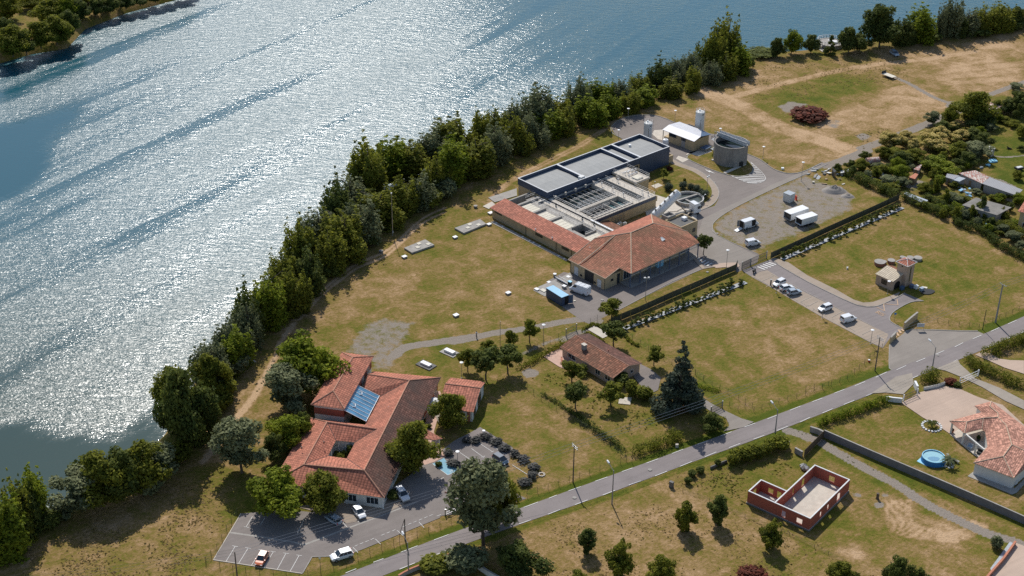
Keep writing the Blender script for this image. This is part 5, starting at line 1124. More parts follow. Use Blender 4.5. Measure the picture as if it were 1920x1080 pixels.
mb.frbox(SF, w0, 44.2, w0, 10.5, 0, 2.95); mb.frbox(SF, w0, 10.4, 10.5, 22.6, 0, 2.94); mb.frbox(SF, 17.3, 22.8, 10.5, 22.6, 0, 2.94); mb.frbox(SF, 10.4, 17.3, 15.9, 22.6, 0, 2.93); mb.frbox(SF, 34.8, 43.6, 10.5, 14.8, 0, 2.92)
mb.build('wall', M['wall_white'], sch)
mb = MB(); mb.frbox(SF, 26, 44.25, w0 - .06, w0, .5, 2.9); mb.frbox(SF, 44.2, 44.26, w0, 10.5, 0, 2.9); mb.build('brick_cladding', M['brick_wall'], sch)
for s in (1.5, 6, 10, 14.5): fwin(sch, SF, 'u-', s, s + 2.4, .9, 2.4, w0 - .01, 3, 'white_paint')
for s in (2, 8, 14, 20): fwin(sch, SF, 'v-', s, s + 2.6, .9, 2.4, w0 - .01, 3, 'white_paint')
for s in (30, 36, 41): fwin(sch, SF, 'v-', s, s + 1.8, 1, 2.4, w0 - .07, 2, 'white_paint')
for u, v in ((.5, .5), (.5, 8)): MB().bar(SF(u, v, 0), SF(u, v, 3.0), .13, 0, 8).build('column', M['white_paint'], sch)
for u, v in ((10.8, 12.8), (10.8, 14.6), (17.0, 12.6), (16.9, 14.8), (14, 15.5)): MB().bar(SF(u, v, 0), SF(u, v, 3.0), .12, 0, 8).build('column', M['white_paint'], sch)
sheet('courtyard', [SF(10.4, 10.6), SF(17.2, 10.6), SF(17.2, 15.8), SF(10.4, 15.8)], M['grass_lawn'], z=.2)
for x, y in ((218, 818), (405, 845), (447, 728), (518, 547), (577, 424), (693, 367)):
    b = g('AA', x, y, 4.6); mb = MB(); mb.box(b + Vector((0, 0, .25)), (.7, .7, .18), 0, MR(R(78), 3, 'Z') @ MR(R(20), 3, 'X')); mb.build('skylight', M['tarp'], sch)
for x, y in ((275, 188), (352, 265), (160, 645), (352, 842), (20, 680)):
    b = g('AA', x, y, 4.9); MB().bar(b, b + Vector((0, 0, .5)), .12, 0, 8).build('vent', M['dark_metal'], sch)
# taller block
upb = thing('hall_block', 'taller tiled block with a brick band, joined by a blue glass roof', 'building', SF(35, 19.5, 0))
ez = 6.0; c4 = [(24.3, 15.7, ez), (46, 15.7, ez), (46.1, 23.2, ez), (24.3, 23.2, ez)]; r1, r2 = (28.2, 19.4, 7.5), (42.2, 19.4, 7.5)
for fc in ([c4[0], c4[1], r2, r1], [c4[1], c4[2], r2], [c4[2], c4[3], r1, r2], [c4[3], c4[0], r1]): sroof([[SF(*p) for p in fc]], 'tiles_school', upb, .14)
caps(rp((r1, r2), (r1, c4[0]), (r1, c4[3]), (r2, c4[1]), (r2, c4[2])), 'ridge_tile', upb)
MB().frbox(SF, 25.0, 45.4, 16.2, 22.7, 0, 5.8).build('wall', M['wall_white'], upb)
mb = MB(); mb.frbox(SF, 24.94, 45.46, 16.14, 22.76, 3.4, 5.0); mb.build('brick_band', M['brick_wall'], upb)
for s in (27, 31, 38, 42): fwin(upb, SF, 'v-', s, s + 1.6, 3.8, 4.7, 16.13, 2, 'white_paint')
gr_ = thing('glass_roof', 'sloping blue glass roof with white glazing bars between the tiled roofs', 'glass roof', SF(29, 13, 0))
q = [(24.1, 11, 3.6), (34.2, 11, 3.6), (34.4, 15.9, 5.5), (24.5, 15.9, 5.5)]; mb = MB(); mb.slope([SF(*p) for p in q]); mb.face([SF(p[0], p[1], p[2] - .08) for p in q][::-1]); mb.build('glazing', M['glass_blue'], gr_)
mb = MB()
for k in range(9):
    t = k / 8; a, b = Vector(q[0]).lerp(Vector(q[1]), t), Vector(q[3]).lerp(Vector(q[2]), t); mb.bar(SF(a.x, a.y, a.z + .05), SF(b.x, b.y, b.z + .05), .055)
for t in (0, 1): a, b = Vector(q[0]).lerp(Vector(q[3]), t), Vector(q[1]).lerp(Vector(q[2]), t); mb.bar(SF(a.x, a.y, a.z + .08), SF(b.x, b.y, b.z + .08), .06)
mb.build('glazing_bar', M['white_paint'], gr_)
for x, y in ((385, 330), (343, 407)):
    b = g('AA', x, y, 5.0); mb = MB(); mb.tube([b + Vector((-.5, .5, .1)), b + Vector((.5, .4, .1)), b + Vector((.6, -.5, .1)), b + Vector((0, -.6, .1))], .09, 0, 6); mb.build('bracket', M['white_paint'], gr_)
for u in (24.6, 33.8): MB().bar(SF(u, 11.1, 0), SF(u, 11.1, 3.6), .1, 0, 6).build('post', M['white_paint'], gr_)
# annex
an = thing('tiled_annex', 'small white annex with a bright red tiled gable roof east of the courtyard building', 'building', SF(40, -6, 0))
for fc in ([(33.6, -2.1, 2.9), (33.6, -10.1, 2.9), (40.6, -10.1, 4.6), (40.6, -2.1, 4.6)], [(45.6, -2.1, 3.1), (45.6, -10.1, 3.1), (40.6, -10.1, 4.6), (40.6, -2.1, 4.6)]): sroof([[SF(*p) for p in fc]], 'tiles_red', an, .12)
caps(rp(((40.6, -2.1, 4.6), (40.6, -10.1, 4.6))), 'ridge_tile', an)
mb = MB(); mb.frbox(SF, 34.1, 45.2, -9.7, -2.5, 0, 2.8)
for v in (-9.7, -2.5): mb.face([SF(34.1, v, 2.8), SF(45.2, v, 2.8), SF(45.2, v, 3.0), SF(40.6, v, 4.45), SF(34.1, v, 2.85)])
mb.build('wall', M['wall_white'], an); MB().frbox(SF, 34.04, 34.1, -9.3, -8.6, 0, 2.5).build('brick_pier', M['orange_terracotta'], an)
fwin(an, SF, 'v-', 35.5, 37.2, .3, 2.6, -9.72, 2, 'wood'); fwin(an, SF, 'v-', 39.5, 42.2, .3, 2.6, -9.72, 3, 'wood'); fwin(an, SF, 'u-', -8.2, -6.4, 1.0, 2.0, 34.08, 2, 'white_paint')
# entrance canopy
ca = thing('entrance_canopy', 'small tiled canopy on a white column by the disabled bay', 'canopy', g('A', 1590, 860, 0))
cq = [g('A', 1490, 740, 2.9), g('A', 1620, 800, 2.9), g('A', 1560, 810, 2.9), g('A', 1440, 800, 2.9)]; sroof([[cq[0] + Vector((0, 0, .5)), cq[1], cq[2], cq[3] + Vector((0, 0, .3))]], 'tiles_red', ca, .15)
b = g('A', 1597, 878, 0); MB().bar(b, b + Vector((0, 0, 2.8)), .15, 0, 8).build('column', M['white_paint'], ca)
for (x, y), lb in (((848, 392), 'white parasol beside the brick side wall, the larger upper one'), ((822, 450), 'small white globe parasol below the larger one by the brick side wall')):
    b = g('AA', x, y + 30, 0); t_ = thing('parasol', lb, 'parasol', b, 0, 'parasols by the courtyard building'); s_ = 1.0 if y < 400 else .5
    MB().bar(b, b + Vector((0, 0, 2.2)), .04, 0, 6).build('pole', M['metal_grey'], t_); MB().lathe(b + Vector((0, 0, 2.0)), [(1.4 * s_, 0), (.7 * s_, .35), (0, .55)], 10).build('canopy', M['white_paint'], t_)
# HOUSE
HF = Fr(g('D', 1150, 645, 2.6), 41.5)
hs = thing('bungalow', 'pinkish bungalow with a weathered gable roof and a masonry chimney', 'house', HF(4.5, 8, 0))
sroof([[HF(-.1, -.3, 2.5), HF(4.8, -.3, 3.85), HF(4.8, 17.3, 3.85), HF(-.1, 17.3, 2.5)]], 'tiles_house', hs, .12); sroof([[HF(9.3, -.3, 2.6), HF(4.8, -.3, 3.85), HF(4.8, 17.3, 3.85), HF(9.3, 17.3, 2.6)]], 'tiles_school_old', hs, .12)
caps([(HF(4.8, -.3, 3.85), HF(4.8, 17.3, 3.85)), (HF(-.1, -.3, 2.5), HF(4.8, -.3, 3.85))], 'ridge_tile', hs, .09)
mb = MB(); mb.frbox(HF, .4, 8.9, .2, 16.8, 0, 2.4)
for v in (.2, 16.8): mb.face([HF(.4, v, 2.4), HF(8.9, v, 2.4), HF(8.9, v, 2.55), HF(4.8, v, 3.7), HF(.4, v, 2.5)])
mb.build('wall', M['wall_pink'], hs)
for s, w_ in ((1.0, 1.6), (4.3, 1.4), (9.0, 1.0), (12.4, 2.6)): fwin(hs, HF, 'u-', s, s + w_, .8 if w_ != 1.0 else .1, 1.95, .38, 2, 'white_dirty')
fwin(hs, HF, 'v-', 6.0, 6.8, 1.1, 1.9, .18, 1, 'white_dirty')
cb = g('D', 945, 440, 3.3); chm = MB().box(cb + Vector((0, 0, .2)), (.8, 1.0, 1.9), 0, MR(R(41), 3, 'Z')).build('chimney', M['concrete'], hs); MB().box(cb + Vector((0, 0, 1.22)), (1.0, 1.2, .12), 0, MR(R(41), 3, 'Z')).build('chimney_cap', M['concrete_light'], chm)
mb = MB(); q = g('D', 955, 350, 3.85); mb.tube([q, q + Vector((0, 0, 1.2)), q + Vector((-.8, .2, 1.3))], .04); mb.bar(q + Vector((-.4, -.5, 1.2)), q + Vector((-.4, .6, 1.2)), .03); mb.build('aerial', M['metal_grey'], hs)
cb = g('D', 1122, 456, 3.5); MB().bar(cb, cb + Vector((0, 0, .4)), .12, 0, 8).build('vent', M['orange_terracotta'], hs)
ax = thing('porch_wall', 'low brick red planter wall at the terrace corner of the bungalow', 'wall', g('D', 810, 545, 0)); mb = MB(); mb.wall(g('D', 782, 520), g('D', 790, 565), .3, 0, .7); mb.wall(g('D', 790, 565), g('D', 840, 560), .3, 0, .69); mb.build('wall', M['brick_wall'], ax); MB().wall(g('D', 781, 518), g('D', 791, 567), .36, .7, .75).build('coping', M['orange_terracotta'], ax)
# UNFINISHED BRICK HOUSE
BFm = Fr(g('AC', 1003, 815, 3.0), 51.5); BH_ = 3.0; t = .22
bk = thing('brick_shell_house', 'unfinished roofless house of red brick walls with white capped tops and a pale floor slab', 'building site house', BFm(8, 5, 0))
def brick_wall(parent, f, axis_, fixed, s0, s1, openings, h=BH_, th=t):
    mb = MB(); ev = sorted(openings); cur = s0
    def seg(a, b, z0, z1):
        if b - a < .02 or z1 - z0 < .02: return
        if axis_ == 'u': mb.frbox(f, a, b, fixed, fixed + th, z0, z1)
        else: mb.frbox(f, fixed, fixed + th, a, b, z0, z1)
    for a, b, z0, z1 in ev: seg(cur, a, .35, h); seg(a, b, .35, z0); seg(a, b, z1, h); cur = b
    seg(cur, s1, .35, h); mb.build('wall', M['brick_red'], parent)
    cp = MB()
    if axis_ == 'u': cp.frbox(f, s0, s1, fixed - .02, fixed + th + .02, h, h + .12)
    else: cp.frbox(f, fixed - .02, fixed + th + .02, s0, s1, h, h + .121)
    cp.build('wall_cap', M['white_dirty'], parent)
# local v = towards north-west
brick_wall(bk, BFm, 'v', 0.0, 0, 13.9, [(1.6, 2.9, .8, 2.0), (5.3, 6.2, .6, 2.1)])           # front, facing south-west
brick_wall(bk, BFm, 'u', 0.0, t, 16.4 - t, [(4.2, 5.1, .9, 2.1), (7.2, 8.1, .9, 2.1), (11.3, 12.9, .5, 2.4)])
brick_wall(bk, BFm, 'v', 16.4 - t, 0, 8.0, [(3.2, 4.5, .9, 2.2)])
brick_wall(bk, BFm, 'u', 8.0 - t, t, 16.4 - t, [(1.2, 1.9, .6, 2.3), (3.6, 3.95, 1.6, 2.0), (5.0, 5.35, 1.6, 2.0), (7.3, 8.0, .8, 2.4), (11.0, 12.4, .5, 2.4)])
brick_wall(bk, BFm, 'u', 13.9 - t, t, 5.0, [(1.8, 3.4, .6, 2.2)])
brick_wall(bk, BFm, 'v', 5.0 - t, 8.0, 13.9 - t, [(9.0, 10.0, .6, 2.2), (10.8, 12.0, .9, 2.1)])
mb = MB(); mb.frbox(BFm, -.1, 16.5, -.1, 8.1, -.1, .35); mb.frbox(BFm, -.1, 5.1, 8.1, 14.0, -.1, .345); mb.build('floor_slab', M['concrete_light'], bk)
for u0, u1, v0, v1 in ((-.14, 16.54, -.14, -.1), (-.14, -.1, -.1, 14.04), (16.5, 16.54, -.1, 8.1)): MB().frbox(BFm, u0, u1, v0, v1, 0, .34).build('footing', M['block_grey'], bk)
# VILLA
vl = thing('villa', 'white rendered villa with mottled pink roof tiles and a covered terrace', 'house', g('AB', 560, 700, 0))
def VA(x, y, z): return g('AB', x, y, z)
W_, S_, RS_, RC_ = VA(320, 725, 3.0), VA(690, 865, 3.0), VA(595, 665, 4.5), VA(672, 558, 4.6)
RN_ = VA(620, 378, 4.6); X2 = VA(850, 640, 4.5); X1 = VA(900, 690, 3.0); X3 = VA(840, 430, 3.0)
fv = [[W_, S_, RS_], [W_, RS_, RC_, VA(450, 575, 3.0)], [S_, X1, X2], [S_, X2, RC_], [S_, RC_, RS_], [VA(450, 575, 3.0), RC_, RN_], [VA(450, 575, 3.0), RN_, VA(428, 440, 3.0)], [RN_, RC_, X3], [RC_, X2, X3],
      [RN_, VA(428, 440, 3.0), VA(545, 306, 4.4)], [VA(428, 440, 3.0), VA(398, 412, 3.05), VA(412, 312, 4.3), VA(545, 306, 4.4)],
      [VA(237, 452, 3.0), VA(398, 412, 3.05), VA(412, 312, 4.3), VA(260, 347, 3.9)], [VA(100, 340, 3.0), VA(237, 452, 3.0), VA(260, 347, 3.9)],
      [VA(100, 340, 3.0), VA(260, 347, 3.9), VA(412, 312, 4.3), VA(385, 262, 3.0)], [VA(385, 262, 3.0), VA(412, 312, 4.3), VA(545, 306, 4.4), VA(545, 268, 4.3)],
      [VA(330, 200, 3.0), VA(400, 264, 3.0), VA(545, 268, 4.3), VA(470, 205, 4.2)], [VA(330, 200, 3.0), VA(470, 205, 4.2), VA(485, 158, 3.0)], [VA(485, 158, 3.0), VA(470, 205, 4.2), VA(545, 268, 4.3), RN_], [VA(485, 158, 3.0), RN_, X3], [VA(545, 268, 4.3), VA(545, 306, 4.4), RN_]]
sroof([f for f in fv], 'tiles_villa', vl, .12)
caps([(RS_, RC_), (RC_, RN_), (W_, RS_), (S_, RS_), (RC_, X2), (RN_, VA(545, 306, 4.4)), (VA(545, 306, 4.4), VA(412, 312, 4.3)), (VA(412, 312, 4.3), VA(260, 347, 3.9)), (VA(260, 347, 3.9), VA(100, 340, 3.0)), (VA(260, 347, 3.9), VA(237, 452, 3.0)), (VA(545, 306, 4.4), VA(545, 268, 4.3)), (VA(545, 268, 4.3), VA(470, 205, 4.2)), (VA(470, 205, 4.2), VA(485, 158, 3.0)), (VA(412, 312, 4.3), VA(398, 412, 3.05))], 'ridge_pale', vl, .1)
mb = MB(); ctr = (W_ + S_ + X1) / 3
def inset(p, c, d=.45): q = Vector((p[0], p[1], 0)); c = Vector((c[0], c[1], 0)); v = (c - q).normalized() * d; q += v; return (q.x, q.y)
cc = VA(650, 650, 3)
mb.prism([inset(W_, cc), inset(S_, cc), inset(X1, cc), inset(X3, cc), inset(VA(485, 165, 3.0), VA(560, 330, 3)), inset(VA(340, 205, 3.0), VA(500, 300, 3)), inset(VA(440, 300, 3.0), cc), inset(VA(428, 440, 3.0), cc), inset(VA(450, 575, 3.0), cc)], 0, 2.85); mb.build('wall', M['wall_white'], vl)
for x, y in ((110, 455), (215, 550), (330, 645)): b = VA(x, y, 0); MB().box(b + Vector((0, 0, 1.4)), (.35, .35, 2.8), 0, MR(R(-38), 3, 'Z')).build('terrace_column', M['wall_white'], vl)
mb = MB(); a, b = VA(240, 455, 2.7), VA(420, 605, 2.7); mb.wall(a, b, .3, 2.55, 2.85); mb.build('terrace_beam', M['wall_white'], vl)
sheet('terrace', [VA(105, 470, 0), VA(175, 425, 0), VA(300, 380, 0), VA(480, 480, 0), VA(460, 640, 0), VA(400, 690, 0), VA(335, 665, 0)], M['concrete_light'], z=.12)
sheet('terrace', [VA(265, 850, 0), VA(330, 800, 0), VA(700, 960, 0), VA(760, 900, 0), VA(830, 830, 0), VA(900, 800, 0), VA(720, 1000, 0), VA(675, 1020, 0)], M['concrete'], z=.08)
for (x, y, z_), lb in (((285, 590, 0), 'blue grey covered armchair on the villa terrace'), ((375, 640, 0), 'dark covered lounger at the near end of the villa terrace'), ((362, 520, 0), 'dark round planter at the back of the villa terrace')):
    b = VA(x, y, .12); t_ = thing('terrace_furniture', lb, 'garden furniture', b)
    if 'planter' in lb: MB().lathe(b, [(.35, 0), (.45, .6), (.3, .6), (.0, .5)], 12).build('pot', M['dark_metal'], t_); MB().lathe(b + Vector((0, 0, .6)), [(.3, 0), (.5, .3), (.2, .7), (0, .8)], 8).build('foliage', M['leaf_dark'], t_)
    else: MB().box(b + Vector((0, 0, .3)), (1.1, .9, .35), 0, MR(R(-38), 3, 'Z')).build('seat', M['car_silver' if 'blue' in lb else 'dark_metal'], t_); MB().box(b + Vector((.2, .35, .65)), (1.1, .2, .6), 0, MR(R(-38), 3, 'Z')).build('backrest', M['car_silver' if 'blue' in lb else 'dark_metal'], t_)
b = VA(705, 925, 0); t_ = thing('heat_pump', 'white outdoor heat pump unit at the shaded gable of the villa', 'heat pump', b); MB().box(b + Vector((0, 0, .6)), (.9, .4, .9), 0, MR(R(40), 3, 'Z')).build('casing', M['white_dirty'], t_); MB().box(b + Vector((0, 0, .08)), (1.0, .5, .15), 0, MR(R(40), 3, 'Z')).build('foot', M['black'], t_)
b = VA(125, 450, 0); t_ = thing('flower_pot', 'terracotta flower pot beside the outer terrace column', 'flower pot', b); MB().lathe(b + Vector((0, 0, .12)), [(.2, 0), (.28, .5), (.2, .5), (0, .42)], 10).build('pot', M['orange_terracotta'], t_); MB().lathe(b + Vector((0, 0, .55)), [(.1, 0), (.35, .25), (.1, .6), (0, .6)], 8).build('plant', M['leaf_red'], t_)
# SMALL TOWER HOUSE
TF = Fr(g('U', 850, 325, 6.3), 41)
tw = thing('pump_tower', 'small pinkish pump house with a square tower and a pyramid tiled cap', 'tower house', TF(0, 3, 0))
mb = MB(); mb.frbox(TF, .25, 3.4, .2, 3.2, 0, 6.2); mb.build('tower_wall', M['wall_pink'], tw)
ap = TF(1.8, 1.7, 7.1); cs_ = [TF(-.15, -.15, 6.2), TF(3.8, -.15, 6.2), TF(3.8, 3.55, 6.2), TF(-.15, 3.55, 6.2)]
sroof([[cs_[i - 1], cs_[i], ap] for i in range(4)], 'tiles_red', tw, .1, 'tower_roof'); caps([(c_, ap) for c_ in cs_] + [(cs_[i - 1], cs_[i]) for i in range(4)], 'white_dirty', tw, .07)
mb = MB(); wedge(mb, TF, -3.7, .4, 1.2, 6.3, 2.8, 3.6); mb.build('wall', M['wall_pink'], tw)
sroof([[TF(-4.0, 1.0, 2.85), TF(.7, 1.0, 3.65), TF(.7, 6.5, 3.65), TF(-4.0, 6.5, 2.85)]], 'tiles_white', tw, .12)
sroof([[TF(.7, 3.3, 3.65), TF(3.4, 3.3, 2.6), TF(3.4, 6.5, 2.6), TF(.7, 6.5, 3.65)]], 'tiles_house', tw, .12, 'rear_roof'); MB().frbox(TF, .45, 3.2, 3.3, 6.2, 0, 2.5).build('rear_wall', M['wall_pink'], tw)
fwin(tw, TF, 'u-', 3.0, 4.5, .9, 2.1, -3.7, 2, 'dark_metal')
mb = MB(); mb.frbox(TF, 1.7, 2.1, .14, .2, 1.2, 5.2); mb.build('slit_window', M['glass'], tw); mb = MB(); mb.frbox(TF, .18, .25, 1.6, 1.9, 5.3, 5.6); mb.build('slit_window', M['glass'], tw)
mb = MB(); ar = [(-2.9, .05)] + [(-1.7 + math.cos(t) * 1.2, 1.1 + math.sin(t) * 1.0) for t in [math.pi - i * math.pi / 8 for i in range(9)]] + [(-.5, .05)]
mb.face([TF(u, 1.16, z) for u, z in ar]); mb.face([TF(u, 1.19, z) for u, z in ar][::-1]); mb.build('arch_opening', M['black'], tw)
for (x, y), r_, h_, lb in (((408, 300), 1.45, .95, 'low round brick chamber with a concrete lid, left of the pump tower'), ((470, 290), .75, .8, 'smaller round chamber touching the left large one'), ((587, 275), 1.0, .9, 'medium round brick chamber directly left of the tiled lean-to'), ((760, 225), .7, .9, 'small red chamber half hidden behind the tower cap'), ((885, 215), .95, .6, 'flat round lid right behind the tower, partly hidden'), ((1003, 225), 1.1, .7, 'round concrete lid furthest right behind the tower')):
    b = g('U', x, y, 0); t_ = thing('round_chamber', lb, 'round chamber', b, 0, 'round chambers behind the tower')
    MB().lathe(b, [(r_ * .95, 0), (r_ * .95, h_ - .12)], 24).build('wall', M['brick_wall'] if x < 800 else M['concrete'], t_); MB().lathe(b, [(r_, h_ - .12), (r_, h_), (0, h_ + .02)], 24).build('lid', M['concrete'], t_)
for (x, y), c_, lb in (((755, 680), 'blue_steel', 'blue grey rubbish tub in front of the arch'), ((905, 650), 'blue_post', 'dark wheeled bin at the foot of the tower'), ((975, 665), 'white_dirty', 'white bulky bag beside the dark bin at the tower'), ((1060, 700), 'car_silver', 'silver box right of the white bag by the tower')):
    b = g('U', x, y + 10, 0); t_ = thing('container_bin', lb, 'bin', b); RM = MR(R(35), 3, 'Z')
    MB().box(b + Vector((0, 0, .45)), (1.0, .8, .8), 0, RM).build('body', M[c_], t_); MB().box(b + Vector((0, 0, .9)), (1.08, .88, .1), 0, RM).build('lid', M[c_], t_); MB().box(b + Vector((-.3, -.45, .1)), (.15, .15, .2), 0, RM).build('foot', M['black'], t_)
sheet('dark_patch', smooth_line(gp('U', [(1030, 700), (1100, 690), (1200, 690), (1270, 720), (1220, 760), (1130, 770), (1050, 745)]), 4, True), M['black'])  # flat black patch on the ground beside the pale board
b = g('U', 1110, 655, .2); tag(MB().box(b, (1.3, .8, .08), 0, MR(R(-20), 3, 'Z')).build('board', M['slab_cream']), 'pale board lying on the dark heap beside the pump tower', 'board')
# VEHICLES
def car_proto(name, style, paint):
    root = bpy.data.objects.new(name, None); COL.objects.link(root); root['category'] = {'van': 'van', 'bigvan': 'van'}.get(style, 'car')
    L, Wd, belt, H = {'hatch': (3.9, 1.66, .92, 1.48), 'suv': (4.4, 1.82, 1.02, 1.66), 'mpv': (3.8, 1.64, .98, 1.56), 'van': (4.2, 1.74, 1.08, 1.82), 'bigvan': (5.5, 2.0, 1.35, 2.45)}[style]
    x0, x1 = -L / 2, L / 2; w = Wd / 2
    st = {'hatch': [(x0, .86, .55, .62), (x0 + .12, .95, .32, belt - .02), (x0 + .8, 1, .25, belt), (x1 - 1.25, 1, .25, belt), (x1 - .5, .96, .25, .80), (x1 - .1, .88, .32, .66), (x1, .76, .42, .55)],
          'suv': [(x0, .86, .6, .75), (x0 + .12, .96, .38, belt - .02), (x0 + .8, 1, .3, belt), (x1 - 1.35, 1, .3, belt), (x1 - .5, .96, .3, .92), (x1 - .1, .88, .38, .78), (x1, .78, .48, .62)],
          'mpv': [(x0, .9, .5, .7), (x0 + .1, .97, .32, belt), (x0 + .8, 1, .25, belt), (x1 - 1.0, 1, .25, belt), (x1 - .45, .96, .25, .84), (x1 - .08, .88, .32, .68), (x1, .78, .42, .55)],
          'van': [(x0, .94, .45, .9), (x0 + .06, .98, .32, belt), (x0 + .8, 1, .25, belt), (x1 - 1.1, 1, .25, belt), (x1 - .45, .96, .25, .9), (x1 - .08, .9, .32, .72), (x1, .8, .42, .58)],
          'bigvan': [(x0, .96, .5, 1.2), (x0 + .05, 1, .38, belt), (x0 + .9, 1, .3, belt), (x1 - 1.0, 1, .3, belt), (x1 - .4, .96, .3, 1.12), (x1 - .08, .9, .38, .9), (x1, .82, .48, .7)]}[style]
    mb = MB(); rings = []
    for x, k, zb, zt in st:
        y = w * k; rings.append([(x, -y * .94, zb), (x, -y, zb + (zt - zb) * .35), (x, -y * .99, zt - .07), (x, -y * .9, zt), (x, y * .9, zt), (x, y * .99, zt - .07), (x, y, zb + (zt - zb) * .35), (x, y * .94, zb)])
    for a, b in zip(rings, rings[1:]):
        for i in range(8): j = (i + 1) % 8; mb.face([a[i], a[j], b[j], b[i]])
    mb.face(rings[0]); mb.face(rings[-1][::-1])
    body = mb.build('body', paint, root, local=True, merge=True)
    boxy = style in ('van', 'bigvan')
    gb0, gb1 = {'hatch': (x0 + .18, x1 - 1.0), 'suv': (x0 + .18, x1 - 1.15), 'mpv': (x0 + .12, x1 - .75), 'van': (x0 + .06, x1 - .85), 'bigvan': (x0 + .05, x1 - .7)}[style]
    gr0, gr1 = {'hatch': (x0 + .6, x1 - 1.75), 'suv': (x0 + .5, x1 - 1.85), 'mpv': (x0 + .35, x1 - 1.5), 'van': (x0 + .12, x1 - 1.6), 'bigvan': (x0 + .1, x1 - 1.6)}[style]
    rw = w * (.78 if not boxy else .9); zb, zr = belt - .01, H - .06
    B_ = [(gb0, -w * .93, zb), (gb1, -w * .90, zb), (gb1, w * .90, zb), (gb0, w * .93, zb)]; T_ = [(gr0, -rw, zr), (gr1, -rw * .96, zr), (gr1, rw * .96, zr), (gr0, rw, zr)]
    def side(nm, i, j, mat, f0=0.0, f1=1.0, g0=0.0, g1=1.0, off=.0):
        a, b, c, d = Vector(B_[i]), Vector(B_[j]), Vector(T_[j]), Vector(T_[i])
        p = lambda s, t: a.lerp(b, s).lerp(d.lerp(c, s), t)
        q = [p(f0, g0), p(f1, g0), p(f1, g1), p(f0, g1)]; n = (q[1] - q[0]).cross(q[3] - q[0]).normalized() * off
        return MB().face([v + n for v in q]).face([v + n - n.normalized() * .02 if off else v for v in q][::-1]).build(nm, mat, root, local=True)
    cab = MB()
    for i in range(4): j = (i + 1) % 4; cab.face([B_[i], B_[j], T_[j], T_[i]])
    cab.build('cabin', paint if boxy else M['glass'], root, local=True)
    rm = MB(); rm.prism([(p[0], p[1]) for p in T_], zr, H - .02); rm.prism([(p[0] * .96, p[1] * .88) for p in T_], H - .02, H); rm.build('roof', paint, root, local=True)
    g_ = M['glass']
    if boxy:
        side('windscreen', 1, 2, g_, .06, .94, .12, .92, .015)
        f = .80 if style == 'van' else .84
        side('side_window', 0, 1, g_, f - .08, .97, .2, .85, .015); side('side_window', 2, 3, g_, .03, 1 - f + .08, .2, .85, .015)
        if style == 'van': side('rear_window', 3, 0, g_, .08, .92, .3, .85, .015)
    else:
        for s in (-1, 1):
            i0, i1 = (0, 1) if s < 0 else (3, 2)
            for f in (.0, .36, .66, 1.0):
                a = Vector(B_[i0]).lerp(Vector(B_[i1]), f); b = Vector(T_[i0]).lerp(Vector(T_[i1]), f); MB().bar(a, b, .035).build('pillar', paint, root, local=True)
    for s in (-1, 1):
        for xx in (x0 + L * .19, x1 - L * .19):
            r_ = .33 if style != 'bigvan' else .37
            Mx = MR(R(90), 3, 'X')
            wh = MB().lathe((xx, s * (w - .1) + .1, r_), [(0, 0), (r_, .0), (r_, .2), (0, .2)], 14, 0, Mx).build('wheel', M['rubber'], root, local=True)
            MB().lathe((xx, s * (w + .012) + (.01 if s > 0 else .03), r_), [(r_ * .6, 0), (r_ * .6, .03), (0, .03)], 10, 0, Mx).build('rim', M['metal_grey'], wh, local=True).location = (0, 0, 0)
        MB().box((x1 - .12, s * w * .66, st[-2][3] - .08), (.2, .32, .16)).build('headlight', M['light_clear'], root, local=True)
        MB().box((x0 + .05, s * w * .84, belt - .15), (.12, .16, .34)).build('tail_light', M['light_red'], root, local=True)
        MB().box((gb1 - .15, s * (w + .08), belt + .06), (.16, .2, .14)).build('mirror', paint, root, local=True)
    MB().box((x1 - .02, 0, .42), (.06, w * 1.1, .16)).build('grille', M['black'], root, local=True); MB().box((x0 + .0, 0, .5), (.05, .5, .11)).build('number_plate', M['white_paint'], root, local=True)
    root['_L'] = L; return root
CARS = {k: car_proto(n, s_, M[p]) for k, n, s_, p in (('hatch', 'parked_car', 'hatch', 'car_white'), ('suv', 'parked_car', 'suv', 'car_white'), ('mpv', 'parked_car', 'mpv', 'car_white'), ('orange', 'parked_car', 'hatch', 'car_orange'), ('silver', 'parked_car', 'hatch', 'car_silver'), ('dark', 'parked_car', 'mpv', 'car_blue'), ('van', 'parked_van', 'van', 'car_white'), ('bigvan', 'parked_van', 'bigvan', 'car_white'), ('openvan', 'parked_van', 'bigvan', 'car_white'), ('pale', 'parked_car', 'suv', 'car_silver'))}
def park(key, k, rear, front, label, group, z=.06):
    a, b = g(k, *rear), g(k, *front); d = b - a; c = (a + b) / 2
    return place(CARS[key], (c.x, c.y, z), math.atan2(d.y, d.x), label, group)
gs, gw, gl = 'cars parked at the courtyard building', 'cars parked in the waterworks bays', 'vehicles on the gravel lot'
park('suv', 'B', (1352, 375), (1412, 452), 'white car by the open corner of the tiled building, furthest up the forecourt', gs)
park('hatch', 'B', (1055, 500), (1112, 572), 'white hatchback just left of the corner column, at the edge of the tree shade', gs)
park('silver', 'B', (945, 608), (868, 560), 'silver car deep in the shade under the round tree', gs)
park('suv', 'B', (1030, 815), (895, 855), 'white car parked alone along the kerb beside the small grass corner', gs)
park('orange', 'B', (430, 825), (392, 892), 'orange red small car in the marked bays', gs)
park('dark', 'C', (425, 362), (482, 400), 'dark blue car parked under the big tree by the lavender', gs)
park('mpv', 'AE', (562, 325), (462, 372), 'white car nearest the sliding gate, nose to the footpath', gw)
park('hatch', 'AE', (535, 418), (668, 388), 'white car in the middle of the tight group of three', gw)
park('silver', 'AE', (620, 468), (756, 440), 'pale car at the lower end of the tight group of three', gw)
